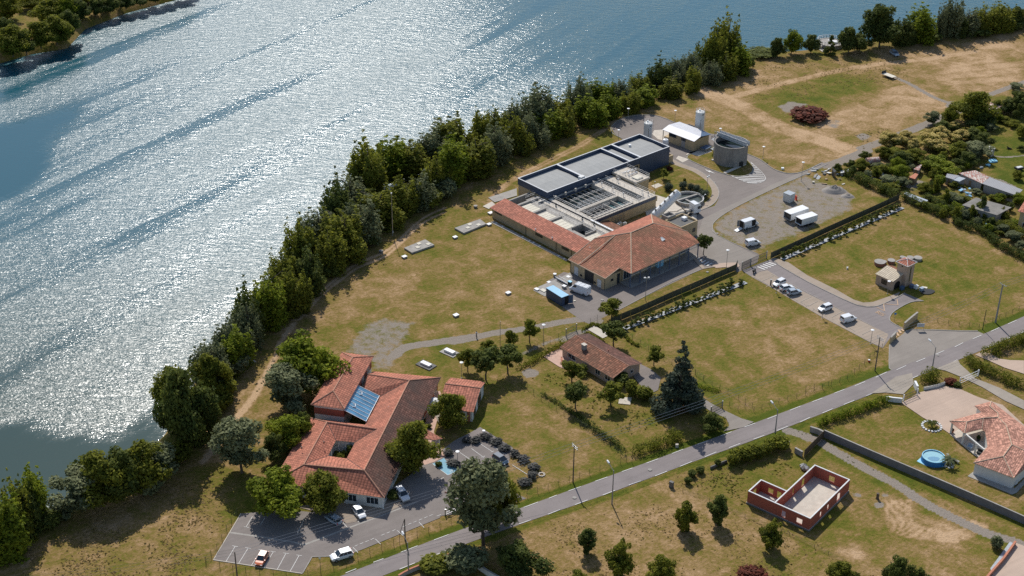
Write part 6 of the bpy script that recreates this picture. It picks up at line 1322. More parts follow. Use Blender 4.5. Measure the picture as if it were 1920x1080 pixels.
park('mpv', 'AE', (1125, 625), (992, 668), 'white car parked alone behind a lamp post in the bays', gw)
park('van', 'AE', (1258, 800), (1412, 755), 'small white van with roof bars parked last in the bays', gw)
park('van', 'AD', (308, 940), (482, 905), 'small white delivery van by the lot entrance', gl)
park('pale', 'M', (1030, 352), (1080, 385), 'pale blue car in the shade of the large riverside tree', None)
bv = park('bigvan', 'AF', (1330, 590), (990, 470), 'white van with a roof rack parked beside the office', None)
mb = MB()
for y in (-.75, -.25, .25, .75): mb.bar((-2.6, y, 2.55), (1.2, y, 2.55), .035)
for x in (-2.4, -1.2, 0, 1.1): mb.bar((x, -.85, 2.5), (x, .85, 2.5), .035)
mb.build('roof_rack', M['white_paint'], bv, local=True)
ov = park('openvan', 'AD', (222, 700), (462, 622), 'big white van on the gravel with rear doors open and a ramp down', gl)
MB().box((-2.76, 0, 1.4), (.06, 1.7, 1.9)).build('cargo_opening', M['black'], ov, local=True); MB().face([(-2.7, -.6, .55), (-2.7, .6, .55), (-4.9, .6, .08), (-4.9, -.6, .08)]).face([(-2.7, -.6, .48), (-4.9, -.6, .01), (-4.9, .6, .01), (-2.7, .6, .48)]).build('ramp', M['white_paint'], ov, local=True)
for s in (-1, 1): MB().box((-3.0, s * 1.15, 1.4), (.7, .06, 1.9), 0, MR(R(-s * 20), 3, 'Z')).build('rear_door', M['metal_grey'], ov, local=True)
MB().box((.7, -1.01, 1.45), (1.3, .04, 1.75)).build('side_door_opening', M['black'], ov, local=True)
def box_body(k, corners, z0, h, label, group, open_end=True):
    """demountable van body: corners = three top corners in the photo (left-near, right-near?, far)"""
    a, b, c = [g(k, x, y, z0 + h) for x, y in corners]; f = Fr(a, math.degrees(math.atan2((b - a).y, (b - a).x))); L = (b - a).length; w_ = -f.inv(c)[1] if f.inv(c)[1] < 0 else f.inv(c)[1]
    sg = 1 if f.inv(c)[1] > 0 else -1; t_ = thing('box_trailer', label, 'trailer', f(L / 2, sg * w_ / 2, 0), 0, group); v0, v1 = (0, w_) if sg > 0 else (-w_, 0)
    mb = MB(); mb.frbox(f, .25, L, v0, v0 + .08, z0, z0 + h); mb.frbox(f, .0, L, v1 - .08, v1, z0, z0 + h); mb.frbox(f, L - .08, L, v0 + .08, v1 - .08, z0, z0 + h); mb.frbox(f, 0, L, v0 + .08, v1 - .08, z0 + h - .06, z0 + h - .002); mb.frbox(f, 0, L - .08, v0 + .08, v1 - .08, z0, z0 + .1); mb.build('box', M['white_paint'], t_)
    mb = MB(); mb.frbox(f, .35, .4, v0 + .1, v1 - .1, z0 + .1, z0 + h - .1); mb.build('inside_shadow_board', M['black'], t_, label=None).name = 'shade_board'  # black board paints the shade inside the open box, no real partition
    for u in (L * .35, L * .6):
        for v in (v0 + .15, v1 - .35): MB().lathe(f(u, v, .38), [(0, 0), (.38, 0), (.38, .22), (0, .22)], 14, 0, MR(f.a, 3, 'Z') @ MR(R(90), 3, 'X')).build('wheel', M['rubber'], t_)
    MB().frbox(f, .2, L - .1, v0 + .5, v1 - .5, .42, z0).build('chassis', M['dark_metal'], t_)
    for u, v in ((.5, v0 + .1), (.5, v1 - .1), (L - .4, v0 + .1), (L - .4, v1 - .1)): MB().bar(f(u, v, 0), f(u, v, z0), .05).build('support_leg', M['dark_metal'], t_)
    return t_, f, L, v0, v1
bt, f, L, v0, v1 = box_body('AD', [(945, 478), (1212, 388), (840, 430)], .75, 2.0, 'white box trailer with dark open rear, the one further from the fence', 'white box trailers')
mb = MB()
for i in range(4): mb.bar(f(-.05, v0 + .2 + i * .5, .6), f(-.05, v0 + .2 + i * .5, 2.5), .06)
mb.bar(f(-.1, v0 - .1, .9), f(-.1, v1 + .3, .9), .08); mb.bar(f(-.6, v0 - .2, .5), f(.2, v1 + .2, .6), .06); mb.build('tail_frame', M['metal_grey'], bt)
box_body('AD', [(1105, 555), (1340, 485), (1022, 503)], .7, 1.9, 'white box trailer nearer the fence, with a flat white side', 'white box trailers')
# white shipping box with red barrier
f = Fr(g('AD', 940, 205, 2.5), -136.5 + 180); t_ = thing('site_container', 'small ribbed white site container on the gravel lot', 'container', f(1, 1, 0))
mb = MB(); mb.prism([f(0, 0), f(2.3, 0), f(2.3, 2.4), f(0, 2.4)], .1, 2.5)
for i in range(9): mb.frbox(f, .1 + i * .25, .2 + i * .25, -.05, 0, .2, 2.4); mb.frbox(f, -.05, 0, .15 + i * .25, .25 + i * .25, .2, 2.4)
mb.build('box', M['white_dirty'], t_); MB().frbox(f, -.06, 2.36, -.06, 2.46, 2.5, 2.58).build('roof', M['tarp'], t_); MB().frbox(f, 2.3, 2.34, .2, 2.2, .2, 2.4).build('door', M['white_paint'], t_)
b = g('AD', 1020, 268, 0); t_ = thing('barrier', 'red barrier standing against the small white container', 'barrier', b); MB().box(b + Vector((0, 0, .75)), (.25, 1.0, 1.1), 0, MR(R(15), 3, 'Z')).build('panel', M['red'], t_); MB().box(b + Vector((0, 0, .1)), (.5, 1.1, .2), 0, MR(R(15), 3, 'Z')).build('base', M['red'], t_)
# blue container and the gear round it
f = Fr(g('AF', 790, 630, 2.5), 37.8); t_ = thing('blue_container', 'dark blue shipping container with a light blue roof and one door open', 'container', f(1.2, 3, 0))
CL = 6.1
mb = MB(); mb.prism([f(0, 0), f(2.25, 0), f(2.25, CL), f(0, CL)], .12, 2.5); mb.build('box', M['container_blue'], t_); MB().frbox(f, -.04, 2.29, -.04, CL + .04, 2.5, 2.58).build('roof', M['blue_roof'], t_)
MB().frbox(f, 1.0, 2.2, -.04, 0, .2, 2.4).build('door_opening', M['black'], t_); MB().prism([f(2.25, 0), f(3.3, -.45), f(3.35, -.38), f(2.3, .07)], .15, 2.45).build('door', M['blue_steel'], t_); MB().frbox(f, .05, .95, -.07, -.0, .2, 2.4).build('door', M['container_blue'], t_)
for k, (x, y, r_, lb) in enumerate(((650, 175, .45, 'white round lid on a concrete ring at the end of the pipes'),)):
    b = g('AF', x, y + 25, 0); t_ = thing('round_chamber', lb, 'round chamber', b); MB().lathe(b, [(r_ * .85, 0), (r_ * .85, .7)], 18).build('ring', M['concrete'], t_); MB().lathe(b, [(r_, .7), (r_, .85), (0, .88)], 18).build('lid', M['white_paint'], t_)
pr = thing('pipe_rack', 'bundle of galvanised pipes lying by the white lids near the container', 'pipes', g('AF', 800, 330, 0))
for k in range(4):
    a, b = g('AF', 660 + k * 14, 205 + k * 25, .8 - k * .18), g('AF', 905 + k * 8, 345 + k * 16, .8 - k * .18); MB().bar(a, b, .09, 0, 8).build('pipe', M['galv'] if k < 2 else M['dark_metal'], pr)
a, b = g('AF', 730, 190, 1.0), g('AF', 925, 300, 1.0); MB().bar(a, b, .07, 0, 8).build('pipe', M['galv'], pr)
for x, y in ((690, 260), (860, 370)): b = g('AF', x, y, 0); MB().bar(b, b + Vector((0, 0, .9)), .06).build('stand', M['metal_grey'], pr)
def tub(k, x, y, w_, d_, h_, label, mat, lid, rot=-48, name='lidded_box', cat='box', group=None):
    b = g(k, x, y, 0); t_ = thing(name, label, cat, b, 0, group); RM = MR(R(rot), 3, 'Z'); MB().box(b + Vector((0, 0, h_ / 2)), (w_, d_, h_), 0, RM).build('body', M[mat], t_); MB().box(b + Vector((0, 0, h_ + .04)), (w_ + .1, d_ + .1, .08), 0, RM).build('lid', M[lid], t_); return t_
tub('AF', 840, 430, 1.0, .8, .6, 'white lidded box between the blue container and the pipes', 'metal_grey', 'white_paint'); tub('AF', 955, 370, .9, .7, 1.0, 'blue grey cabinet at the end of the pipes by the van', 'dark_metal', 'sky_blue')
tub('AF', 285, 470, 1.1, .8, .25, 'flat white lid at the outer corner of the concrete pad', 'concrete', 'white_paint'); tub('AF', 420, 490, 1.5, 1.0, .15, 'flat cream lid beside the blue container', 'concrete', 'slab_cream')
tub('AF', 530, 315, .8, .8, .05, 'thin white cover plate in the grass behind the concrete pad', 'concrete', 'white_paint'); tub('AF', 925, 205, .9, .8, .04, 'thin white cover plate near the office corner', 'concrete', 'white_paint')
b = g('AF', 1050, 700, 0); tag(MB().box(b + Vector((0, 0, .1)), (.5, .5, .2)).build('plinth', M['slab_cream']), 'small pale plinth in front of the open container door', 'plinth')
# tipping silo tanker
ra, rb_ = g('p', 1222, 420, 0), g('p', 1303, 399, 0); d = rb_ - ra; TFm = Fr(ra, math.degrees(math.atan2(d.y, d.x))); TL = d.length
tr_ = thing('tanker_lorry', 'white tanker lorry with its long tank tipped up and its cab by the round basin', 'lorry', TFm(TL / 2, 0, 0))
MB().frbox(TFm, 0, TL + .6, -.45, .45, .85, 1.15).build('chassis', M['dark_metal'], tr_)
cb = TFm(TL - .2, 0, 0)
mb = MB(); c0_, c1_ = TL - 1.2, TL + 1.0
P0 = [(c0_, .55), (c1_, .55), (c1_ + .05, 1.5), (c1_ - .15, 3.0), (c1_ - .8, 3.3), (c0_, 3.3)]
for s in (-1.2, 1.2): mb.face([TFm(u, s, z) for u, z in (P0 if s < 0 else P0[::-1])])
for i in range(len(P0)): (u0, z0), (u1, z1) = P0[i - 1], P0[i]; mb.face([TFm(u0, -1.2, z0), TFm(u0, 1.2, z0), TFm(u1, 1.2, z1), TFm(u1, -1.2, z1)])
mb.build('cab', M['car_white'], tr_)
MB().face([TFm(c1_ + .06, -1.05, 1.65), TFm(c1_ + .06, 1.05, 1.65), TFm(c1_ - .08, 1.05, 2.6), TFm(c1_ - .08, -1.05, 2.6)]).build('windscreen', M['glass'], tr_)
for s in (-1.22, 1.22): MB().face([TFm(c1_ - 1.1, s, 1.6), TFm(c1_ - .15, s, 1.6), TFm(c1_ - .25, s, 2.5), TFm(c1_ - 1.1, s, 2.5)]).build('side_window', M['glass'], tr_); MB().frbox(TFm, c1_ - .1, c1_ + .15, min(s, s * 1.22), max(s, s * 1.22), 1.9, 2.5).build('mirror', M['dark_metal'], tr_)
RW = MR(TFm.a, 3, 'Z') @ MR(R(90), 3, 'X')
for u in (1.0, 2.3, TL - 2.4, TL + .1):
    for s in (-1.15, .85): MB().lathe(TFm(u, s + .3, .5), [(0, 0), (.5, 0), (.5, .3), (0, .3)], 18, 0, RW).build('wheel', M['rubber'], tr_)
ta, tb = TFm(.6, 0, 2.2), None; Lt = 9.6
dv = Vector((math.cos(TFm.a), math.sin(TFm.a), 0)); 
best = None
tgt = (1240 + .0926 * 255, 330 + .0926 * 330)
for k in range(25, 75):
    e = ta + dv * Lt * math.cos(R(k)) + Vector((0, 0, Lt * math.sin(R(k)))); q = project(e); er = abs(q[1] - tgt[1]) + .3 * abs(q[0] - tgt[0])
    if best is None or er < best[0]: best = (er, k, e)
tb = best[2]; ax_ = (tb - ta).normalized(); Q = ax_.to_track_quat('Z', 'Y').to_matrix()
MB().lathe(ta, [(0, -.9), (.45, -.6), (1.18, .3), (1.2, .5), (1.2, Lt - .25), (.95, Lt - .02), (.5, Lt + .1), (0, Lt + .12)], 28, 0, Q).build('tank', M['white_paint'], tr_)
up_ = Vector((-ax_.x * ax_.z, -ax_.y * ax_.z, 1 - ax_.z ** 2)).normalized(); sd = ax_.cross(up_)
for k in range(5): c = ta + ax_ * (1.4 + k * 1.75) + up_ * 1.15; MB().bar(c, c + up_ * .22, .28, 0, 12).build('hatch', M['dark_metal'], tr_)
mb = MB()
for s in (.5, .95): mb.bar(ta + ax_ * .6 + up_ * 1.28 + sd * s * .9, ta + ax_ * (Lt - .2) + up_ * 1.28 + sd * s * .9, .05)
mb.bar(ta + ax_ * .6 + up_ * 1.8 + sd * .95, ta + ax_ * (Lt - .2) + up_ * 1.8 + sd * .95, .04)
for k in range(8): c = ta + ax_ * (.6 + k * 1.25) + sd * .88; mb.bar(c + up_ * 1.2, c + up_ * 1.8, .035)
mb.build('gangway', M['metal_grey'], tr_)
MB().bar(TFm(TL - 3.2, 0, 1.1), ta + ax_ * (Lt - 2.2) - up_ * 1.1, .14, 0, 8, .09).build('lifting_ram', M['wood'], tr_)
tag(MB().tube([g('T', 130, 730, .1) + Vector((0, 0, .16)), g('T', 220, 718, .3), g('T', 320, 712, .3), g('T', 360, 685, .3), g('T', 440, 655, .3), g('T', 490, 640, .3)], .07, 0, 6).build('hose', M['black']), 'black discharge hose snaking over the concrete beside the tanker', 'hose')
# flatbed trailer, motorbike, horse trailer
a, b = g('M', 990, 510), g('M', 1055, 520); d = b - a; f = Fr(a, math.degrees(math.atan2(d.y, d.x)) - 22); t_ = thing('flatbed_trailer', 'flat wooden bedded trailer at the end of the field track', 'trailer', f(2, 0, 0))
a, b = g('M', 985, 488, .8), g('M', 1055, 515, .8); d = b - a; f = Fr(a, math.degrees(math.atan2(d.y, d.x))); L = d.length
MB().frbox(f, 0, L, -1.1, 1.1, .75, .9).build('bed', M['slab_cream'], t_); MB().frbox(f, -.1, .05, -1.1, 1.1, .9, 1.7).build('headboard', M['dark_metal'], t_); MB().frbox(f, -.8, 0, -.1, .1, .6, .75).build('drawbar', M['dark_metal'], t_)
for u in (L * .55, L * .75):
    for s in (-1.0, .8): MB().lathe(f(u, s + .2, .35), [(0, 0), (.35, 0), (.35, .2), (0, .2)], 12, 0, MR(f.a, 3, 'Z') @ MR(R(90), 3, 'X')).build('wheel', M['rubber'], t_)
b = g('AE', 218, 195, .06); t_ = thing('motorbike', 'black motorbike parked on the pale bay by the gate', 'motorbike', b); f = Fr(b, 62)
for u in (-.7, .7): MB().lathe(f(u, .06, .38), [(.2, 0), (.33, 0), (.33, .12), (.2, .12)], 14, 0, MR(f.a, 3, 'Z') @ MR(R(90), 3, 'X')).build('wheel', M['rubber'], t_)
mb = MB(); mb.frbox(f, -.35, .35, -.14, .14, .35, .75); mb.frbox(f, -.1, .45, -.16, .16, .75, 1.0); mb.build('body', M['dark_metal'], t_); MB().frbox(f, -.75, -.05, -.15, .15, .8, .92).build('saddle', M['black'], t_)
mb = MB(); mb.bar(f(.7, 0, .4), f(.5, 0, 1.1), .05); mb.bar(f(.48, -.35, 1.12), f(.48, .35, 1.12), .03); mb.build('handlebar', M['metal_grey'], t_); MB().frbox(f, .55, .7, -.12, .12, .85, 1.1).build('headlight', M['light_clear'], t_); MB().frbox(f, -1.0, -.7, -.25, .25, .7, 1.1).build('top_box', M['black'], t_)
# LAMPS, MASTS, POLES
def lamp_proto(h):
    r_ = bpy.data.objects.new('lamp_post', None); COL.objects.link(r_); r_['category'] = 'lamp post'
    MB().bar((0, 0, 0), (0, 0, h), .07, 0, 8, .045).build('pole', M['metal_grey'], r_, local=True); MB().lathe((0, 0, h), [(.08, -.1), (.16, .0), (.42, .12), (.42, .2), (.1, .28), (0, .3)], 16).build('lamp_head', M['white_paint'], r_, local=True); MB().bar((0, 0, 0), (0, 0, .06), .2, 0, 8).build('base_plate', M['concrete'], r_, local=True); r_['_H'] = h; return r_
LPR = lamp_proto(4.0)
for k, bx, by, ty, lb in (('N', 998, 450, 372, 'lamp post on the grass left of the turning circle'), ('N', 1315, 458, 385, 'lamp post behind the white roofed building'), ('N', 934, 588, 516, 'lamp post just behind the dark hall'), ('Q', 1283, 722, 572, 'lamp post on the dry grass right of the tall round tank'),
                          ('G', 857, 228, 92, 'lamp post at the corner of the gravel lot and the lane'), ('G', 313, 880, 728, 'lamp post by the gate and crossing near the office'),
                          ('AE', 478, 440, 345, 'lamp post behind the tight group of three cars'), ('AE', 1025, 738, 645, 'lamp post in front of the single white car'), ('AE', 1603, 1045, 880, 'lamp post at the empty end of the bays'),
                          ('D', 650, 412, 265, 'lamp post beside the gravel path among the young trees'), ('D', 60, 650, 537, 'lamp post near the small annex with the red roof'), ('U', 530, 755, 556, 'lamp post in front of the pump tower house'),
                          ('B', 1765, 168, 98, 'lamp post with a blue band beside the disabled bay'), ('Q', 738, 480, 342, 'lamp post whose head shows above the stair of the tall round tank')):
    b = g(k, bx, by); h = max(2.6, hgt(b, ZM[k][1] + ty * ZM[k][2])); place(LPR, b, 0, lb, 'lamp posts on the estate', (1, 1, h / 4.2))
def double_lamp(k, bx, by, ty, lb, ang=0):
    b = g(k, bx, by); h = hgt(b, ZM[k][1] + ty * ZM[k][2]); t_ = thing('floodlight_mast', lb, 'floodlight', b, 0, 'twin headed lamp masts'); MB().bar(b, b + Vector((0, 0, h)), .08, 0, 8, .05).build('pole', M['metal_grey'], t_)
    f = Fr(b, ang); MB().bar(f(-.5, 0, h), f(.5, 0, h), .05).build('cross_arm', M['metal_grey'], t_)
    for s in (-.5, .5): MB().box(f(s, -.1, h + .12), (.45, .35, .3), 0, MR(R(ang), 3, 'Z')).build('lamp_head', M['white_dirty'], t_)
double_lamp('E', 1240, 930, 765, 'mast with two floodlights in front of the office colonnade', 10); double_lamp('G', 175, 296, 198, 'slim mast with two lamps on the curved footway', 60)
b = g('T', 822, 550); t_ = thing('bent_lamp', 'pale lamp with a bent arm at the rim of the round basin', 'lamp post', b); MB().tube([b, b + Vector((0, 0, 1.9)), b + Vector((.7, .3, 2.5))], .06, 0, 6).build('pole', M['white_dirty'], t_); MB().box(b + Vector((.8, .35, 2.55)), (.4, .2, .12)).build('lamp_head', M['white_paint'], t_)
b = g('F', 1122, 562); t_ = thing('bollard_light', 'slim post light beside the square paving slab', 'lamp post', b); MB().bar(b, b + Vector((0, 0, 2.2)), .05, 0, 6).build('pole', M['metal_grey'], t_); MB().box(b + Vector((0, 0, 2.25)), (.22, .22, .2)).build('lamp_head', M['white_paint'], t_)
def street_lamp(k, base, top, head, lb):
    b = g(k, *base); h = hgt(b, ZM[k][1] + top[1] * ZM[k][2]); t_ = thing('street_lamp', lb, 'street lamp', b, 0, 'street lamps along the road')
    MB().bar(b, b + Vector((0, 0, h)), .15, 0, 8, .09).build('pole', M['pole_concrete'], t_)
    tp = b + Vector((0, 0, h - .2)); ad = Vector((-.45, .9, 0)).normalized() * 1.9; e = tp + ad + Vector((0, 0, .7)); MB().bar(tp, e, .045, 0, 6).build('arm', M['metal_grey'], t_)
    MB().lathe(e, [(.06, -.1), (.2, .0), (.22, .5), (.12, .85), (0, .9)], 10, 0, (ad.normalized() + Vector((0, 0, .25))).to_track_quat('Z', 'Y').to_matrix()).build('lamp_head', M['white_paint'], t_); return b, h
sl = [street_lamp('C', (1137, 640), (1147, 432), (1118, 398), 'street lamp on a pale pole below the road, beside the dry meadow'), street_lamp('AG', (488, 845), (473, 425), (400, 350), 'street lamp nearest the bottom edge, by the red coped wall'),
      street_lamp('J', (888, 780), (932, 545), (880, 520), 'street lamp opposite the waterworks entrance'), street_lamp('I', (520, 275), (535, 145), (500, 122), 'street lamp beside the row of clipped shrubs')]
def pole(k, base, top, lb, arms=1, mat='wood_pole', r_=.15):
    b = g(k, *base); h = hgt(b, ZM[k][1] + top[1] * ZM[k][2]); t_ = thing('utility_pole', lb, 'utility pole', b); MB().bar(b, b + Vector((0, 0, h)), r_, 0, 8, r_ * .7).build('pole', M[mat], t_)
    f = Fr(b, -58)
    for a_ in range(arms):
        z = h - .15 - a_ * .45; ar = MB().bar(f(-1.0, .15, z), f(1.0, .15, z), .06).build('cross_arm', M['galv'], t_)
        for s in (-.95, -.45, .45, .95): MB().bar(f(s, .15, z), f(s, .15, z + .25), .05, 0, 6).build('insulator', M['white_paint'], ar)
    return b, h, f
p1 = pole('C', (898, 505), (907, 280), 'dark wooden pole with a double cross arm at the road by the lavender car park', 2)
p2 = pole('J', (243, 812), (300, 437), 'tall wooden pole between the lawn fence and the entrance', 2)
p3 = pole('V', (1283, 500), (1378, -50), 'tall concrete pole on the green verge at the right', 1, 'pole_concrete', .22)
p4 = pole('B', (240, 975), (223, 795), 'dark pole at the corner of the marked parking bays', 0)
p5 = pole('AG', (441, 388), (430, 98), 'dark pole with a drooping cable on the verge below the car park', 0)
p6 = pole('V', (1097, 603), (1160, 315), 'slim dark green pole at the fence corner by the entrance', 0, 'green_metal', .1)
p7 = pole('D', (338, 445), (338, 240), 'thin grey pole without arms beside the gravel path', 0, 'metal_grey', .08)
mb = MB(); t5 = p5[0] + Vector((0, 0, p5[1])); q5 = [t5, t5 + Vector((-.9, -1.2, -3)), t5 + Vector((-.6, -2.6, -5.4)), p5[0] + Vector((.8, -3.2, .3))]; tag(mb.tube(smooth_line(q5, 4), .05).build('drooping_cable', M['black']), 'black cable drooping from the pole on the verge', 'cable')
def span(a, b, lb, offs=((-.95, 0), (0, 0), (.95, 0)), sag=.8):
    t_ = thing('power_line', lb, 'power line', a)
    for o, _ in offs:
        A, B = Vector(a) + Vector((o * .5, -o * .8, 0)), Vector(b) + Vector((o * .5, -o * .8, 0)); P = [A.lerp(B, i / 8) - Vector((0, 0, sag * 4 * (i / 8) * (1 - i / 8))) for i in range(9)]; MB().tube(P, .022, 0, 3).build('wire', M['metal_grey'], t_)
tp_ = lambda p: p[0] + Vector((0, 0, p[1]))
span(tp_(p4), tp_(p1), 'overhead wires crossing the car park to the double armed pole'); span(tp_(p1), tp_(p2), 'overhead wires along the road from the double armed pole to the entrance pole'); span(tp_(p2), tp_(p3), 'overhead wires crossing the entrance forecourt'); span(tp_(p3), tp_(p3) + Vector((60, 40, 0)), 'overhead wires leaving over the road at the right edge'); span(tp_(p4), tp_(p4) + Vector((-60, -12, 0)), 'overhead wires leaving at the lower left over the meadow')
b = g('O', 1211, 512); h = hgt(b, 300 + 225 * .27778); ms = thing('tall_mast', 'tall slim grey mast standing in front of the riverbank trees', 'mast', b); MB().bar(b, b + Vector((0, 0, h)), .11, 0, 8, .06).build('pole', M['galv'], ms); MB().box(b + Vector((0, 0, h)), (.35, .35, .3)).build('mast_head', M['white_dirty'], ms); MB().box(b + Vector((.1, -.1, 1.2)), (.25, .2, .5)).build('cabinet', M['white_dirty'], ms)
# PERSON on the path
b = g('D', 168, 358); pe = thing('person', 'person in a pale shirt and dark trousers walking on the gravel path', 'person', b)
def skin_body():
    P = {'pel': (0, 0, .95), 'che': (.01, 0, 1.32), 'nec': (.01, 0, 1.5), 'hed': (.02, 0, 1.62), 'top': (.02, 0, 1.72), 'kL': (.14, .1, .5), 'fL': (.05, .11, .08), 'tL': (.18, .12, .04), 'kR': (.04, -.1, .5), 'fR': (-.2, -.1, .12), 'tR': (-.08, -.11, .04),
         'sL': (0, .19, 1.42), 'eL': (-.06, .24, 1.13), 'hL': (.04, .24, .88), 'sR': (0, -.19, 1.42), 'eR': (-.02, -.25, 1.13), 'hR': (.12, -.24, .92)}
    rad = {'pel': .14, 'che': .15, 'nec': .06, 'hed': .1, 'top': .07, 'kL': .07, 'fL': .045, 'tL': .04, 'kR': .07, 'fR': .045, 'tR': .04, 'sL': .06, 'eL': .045, 'hL': .035, 'sR': .06, 'eR': .045, 'hR': .035}
    E_ = [('pel', 'che'), ('che', 'nec'), ('nec', 'hed'), ('hed', 'top'), ('pel', 'kL'), ('kL', 'fL'), ('fL', 'tL'), ('pel', 'kR'), ('kR', 'fR'), ('fR', 'tR'), ('che', 'sL'), ('sL', 'eL'), ('eL', 'hL'), ('che', 'sR'), ('sR', 'eR'), ('eR', 'hR')]
    for s, sg in (('L', 1), ('R', -1)):
        hx, hy, hz = P['h' + s]
        for k in range(5):
            n = s + 'f%d' % k; P[n] = (hx + .012 * (k - 2) + (.03 if k == 0 else 0), hy, hz - (.09 if k else .05)); rad[n] = .009; E_.append(('h' + s, n))
    ks = list(P); me = bpy.data.meshes.new('body'); me.from_pydata([P[k] for k in ks], [(ks.index(a), ks.index(c)) for a, c in E_], []); o = bpy.data.objects.new('body', me); COL.objects.link(o)
    sk_ = o.modifiers.new('skin', 'SKIN'); o.modifiers.new('sub', 'SUBSURF').levels = 1; o.modifiers['sub'].render_levels = 1
    for i, k in enumerate(ks): me.skin_vertices[0].data[i].radius = (rad[k], rad[k]); me.skin_vertices[0].data[i].use_root = (k == 'pel')
    return o
pb = skin_body(); pb.parent = pe; pb.data.materials.append(M['skin'])
pe.rotation_euler = (0, 0, R(200))
MB().lathe((.01, 0, .9), [(.16, 0), (.17, .15), (.2, .35), (.21, .5), (.08, .6)], 12).build('shirt', M['shirt'], pe, local=True)
for s, q in ((.1, ((.02, .09, .95), (.14, .1, .5), (.05, .11, .1))), (-.1, ((.02, -.09, .95), (.04, -.1, .5), (-.2, -.1, .14)))): mb = MB(); mb.bar(q[0], q[1], .11, 0, 8, .09); mb.bar(q[1], q[2], .09, 0, 8, .07); mb.build('trouser_leg', M['jeans'], pe, local=True)
MB().lathe((.0, 0, 1.63), [(.105, 0), (.115, .06), (.07, .13), (0, .14)], 10).build('hair', M['hair'], pe, local=True)
# FENCES, WALLS, GATES
def wire_fence(k, pts, lb, h=1.5, step=2.6, mat='green_metal', group='wire fences', mesh=True):
    P = gp(k, pts); t_ = thing('wire_fence', lb, 'fence', P[0], 0, group); mb = MB(); n = 0
    for a, b in zip(P, P[1:]):
        L = (b - a).length; c = max(1, round(L / step))
        for i in range(c + (1 if b is P[-1] else 0)): q = a.lerp(b, i / c); MB().bar(q, q + Vector((0, 0, h)), .045, 0, 4).build('post', M[mat], t_)
        for z in (.25, .6, .95, 1.3): mb.bar(a + Vector((0, 0, z * h / 1.4)), b + Vector((0, 0, z * h / 1.4)), .011, 0, 3)
    if mesh: mb.build('wire', M[mat], t_)
    return t_
wire_fence('B', [(20, 872), (120, 907), (300, 942), (490, 957), (670, 985), (730, 962), (905, 907), (1075, 842), (1240, 777), (1405, 717), (1565, 660), (1720, 590)], 'post and wire fence along the lower edge of the car park')
wire_fence('B', [(25, 870), (60, 825), (100, 780), (135, 715), (168, 650), (200, 595), (240, 535)], 'post and wire fence on the left side of the car park')
wire_fence('C', [(615, 592), (745, 547), (875, 502), (1000, 457), (1125, 417), (1190, 392), (1262, 352)], 'post and wire fence between the lavender lawn and the road')
wire_fence('D', [(490, 690), (580, 770), (690, 850), (800, 920), (870, 965), (960, 1020)], 'upper part of the wire fence behind the bungalow garden', 1.4)
wire_fence('C', [(940, 160), (990, 187), (1040, 218), (1085, 258), (1130, 292), (1190, 342), (1225, 372), (1260, 387)], 'lower part of the wire fence running down to the road beside ivy', 1.4)
wire_fence('D', [(470, 512), (535, 477), (610, 440), (700, 400), (760, 370), (815, 350)], 'wire fence between the gravel path and the bungalow, left of the gate', 1.7)
wire_fence('D', [(890, 312), (945, 287), (990, 265), (1040, 240), (1085, 265), (1145, 235)], 'wire fence between the yard and the bungalow, right of the gate', 1.8)
wire_fence('D', [(1240, 332), (1295, 375), (1350, 412), (1410, 452), (1520, 520), (1640, 585), (1750, 625), (1810, 670)], 'wire fence between the bungalow garden and the big lawn', 1.5)
wire_fence('H', [(90, 930), (150, 972), (210, 1012), (325, 1065), (400, 1110), (500, 1165)], 'wire fence dropping behind the dark cedar to the dark gate', 1.3)
wire_fence('I', [(262, 125), (310, 150), (350, 135), (400, 155), (490, 125), (590, 92), (690, 62), (785, 25), (820, 10)], 'wire fence by the road beside the dark gate', 1.3)
wire_fence('H', [(885, 1052), (945, 1035), (1005, 1037), (1068, 1012), (1130, 990), (1185, 965), (1235, 925), (1270, 895), (1307, 860), (1345, 825), (1378, 795), (1435, 745)], 'wire fence climbing from the road to the end of the bays', 1.5)
wire_fence('V', [(150, 448), (290, 472), (445, 490), (600, 522), (755, 545), (905, 562), (1045, 580)], 'thin wire fence above the entrance forecourt', 1.2)
wire_fence('V', [(1130, 535), (1240, 492), (1340, 442), (1430, 412), (1525, 372), (1620, 325), (1720, 285)], 'wire fence along the bright green verge at the right', 1.3)
wire_fence('I', [(0, 605), (150, 660), (350, 750), (600, 850), (740, 920), (900, 1000)], 'low wire fence between the dry meadow and the brick house', .8, 4.0)
def panel_fence(k, pts, lb, h=1.9, mat='fence_slats', bay=2.9):
    P = gp(k, pts); t_ = thing('panel_fence', lb, 'fence', P[0], 0, 'dark panel fences round the works'); tot = 0
    for a, b in zip(P, P[1:]):
        L = (b - a).length; c = max(1, round(L / bay)); d = (b - a) / c
        for i in range(c):
            q = a + d * i; MB().bar(q, q + Vector((0, 0, h + .08)), .06, 0, 4).build('post', M['green_metal'], t_)
            mb = MB(); mb.wall(q + d * .03, q + d * .97, .03, .1, h); n = int(L / c / .35)
            for j in range(n): r_ = q + d * (.06 + .9 * j / max(1, n - 1)); mb.bar(r_ + Vector((0, 0, .05)), r_ + Vector((0, 0, h + .02)), .03, 0, 3)
            mb.build('panel', M[mat], t_)
    q = P[-1]; MB().bar(q, q + Vector((0, 0, h + .08)), .06, 0, 4).build('post', M['green_metal'], t_); return t_
M['fence_slats'] = dull('fence_slats', (.085, .085, .055), .85, .35, 1.2)
panel_fence('p', [(1146, 608), (1200, 586), (1260, 559), (1312, 537), (1352, 519), (1378, 508), (1382, 500)], 'dark slatted fence between the office verge and the planted strip')
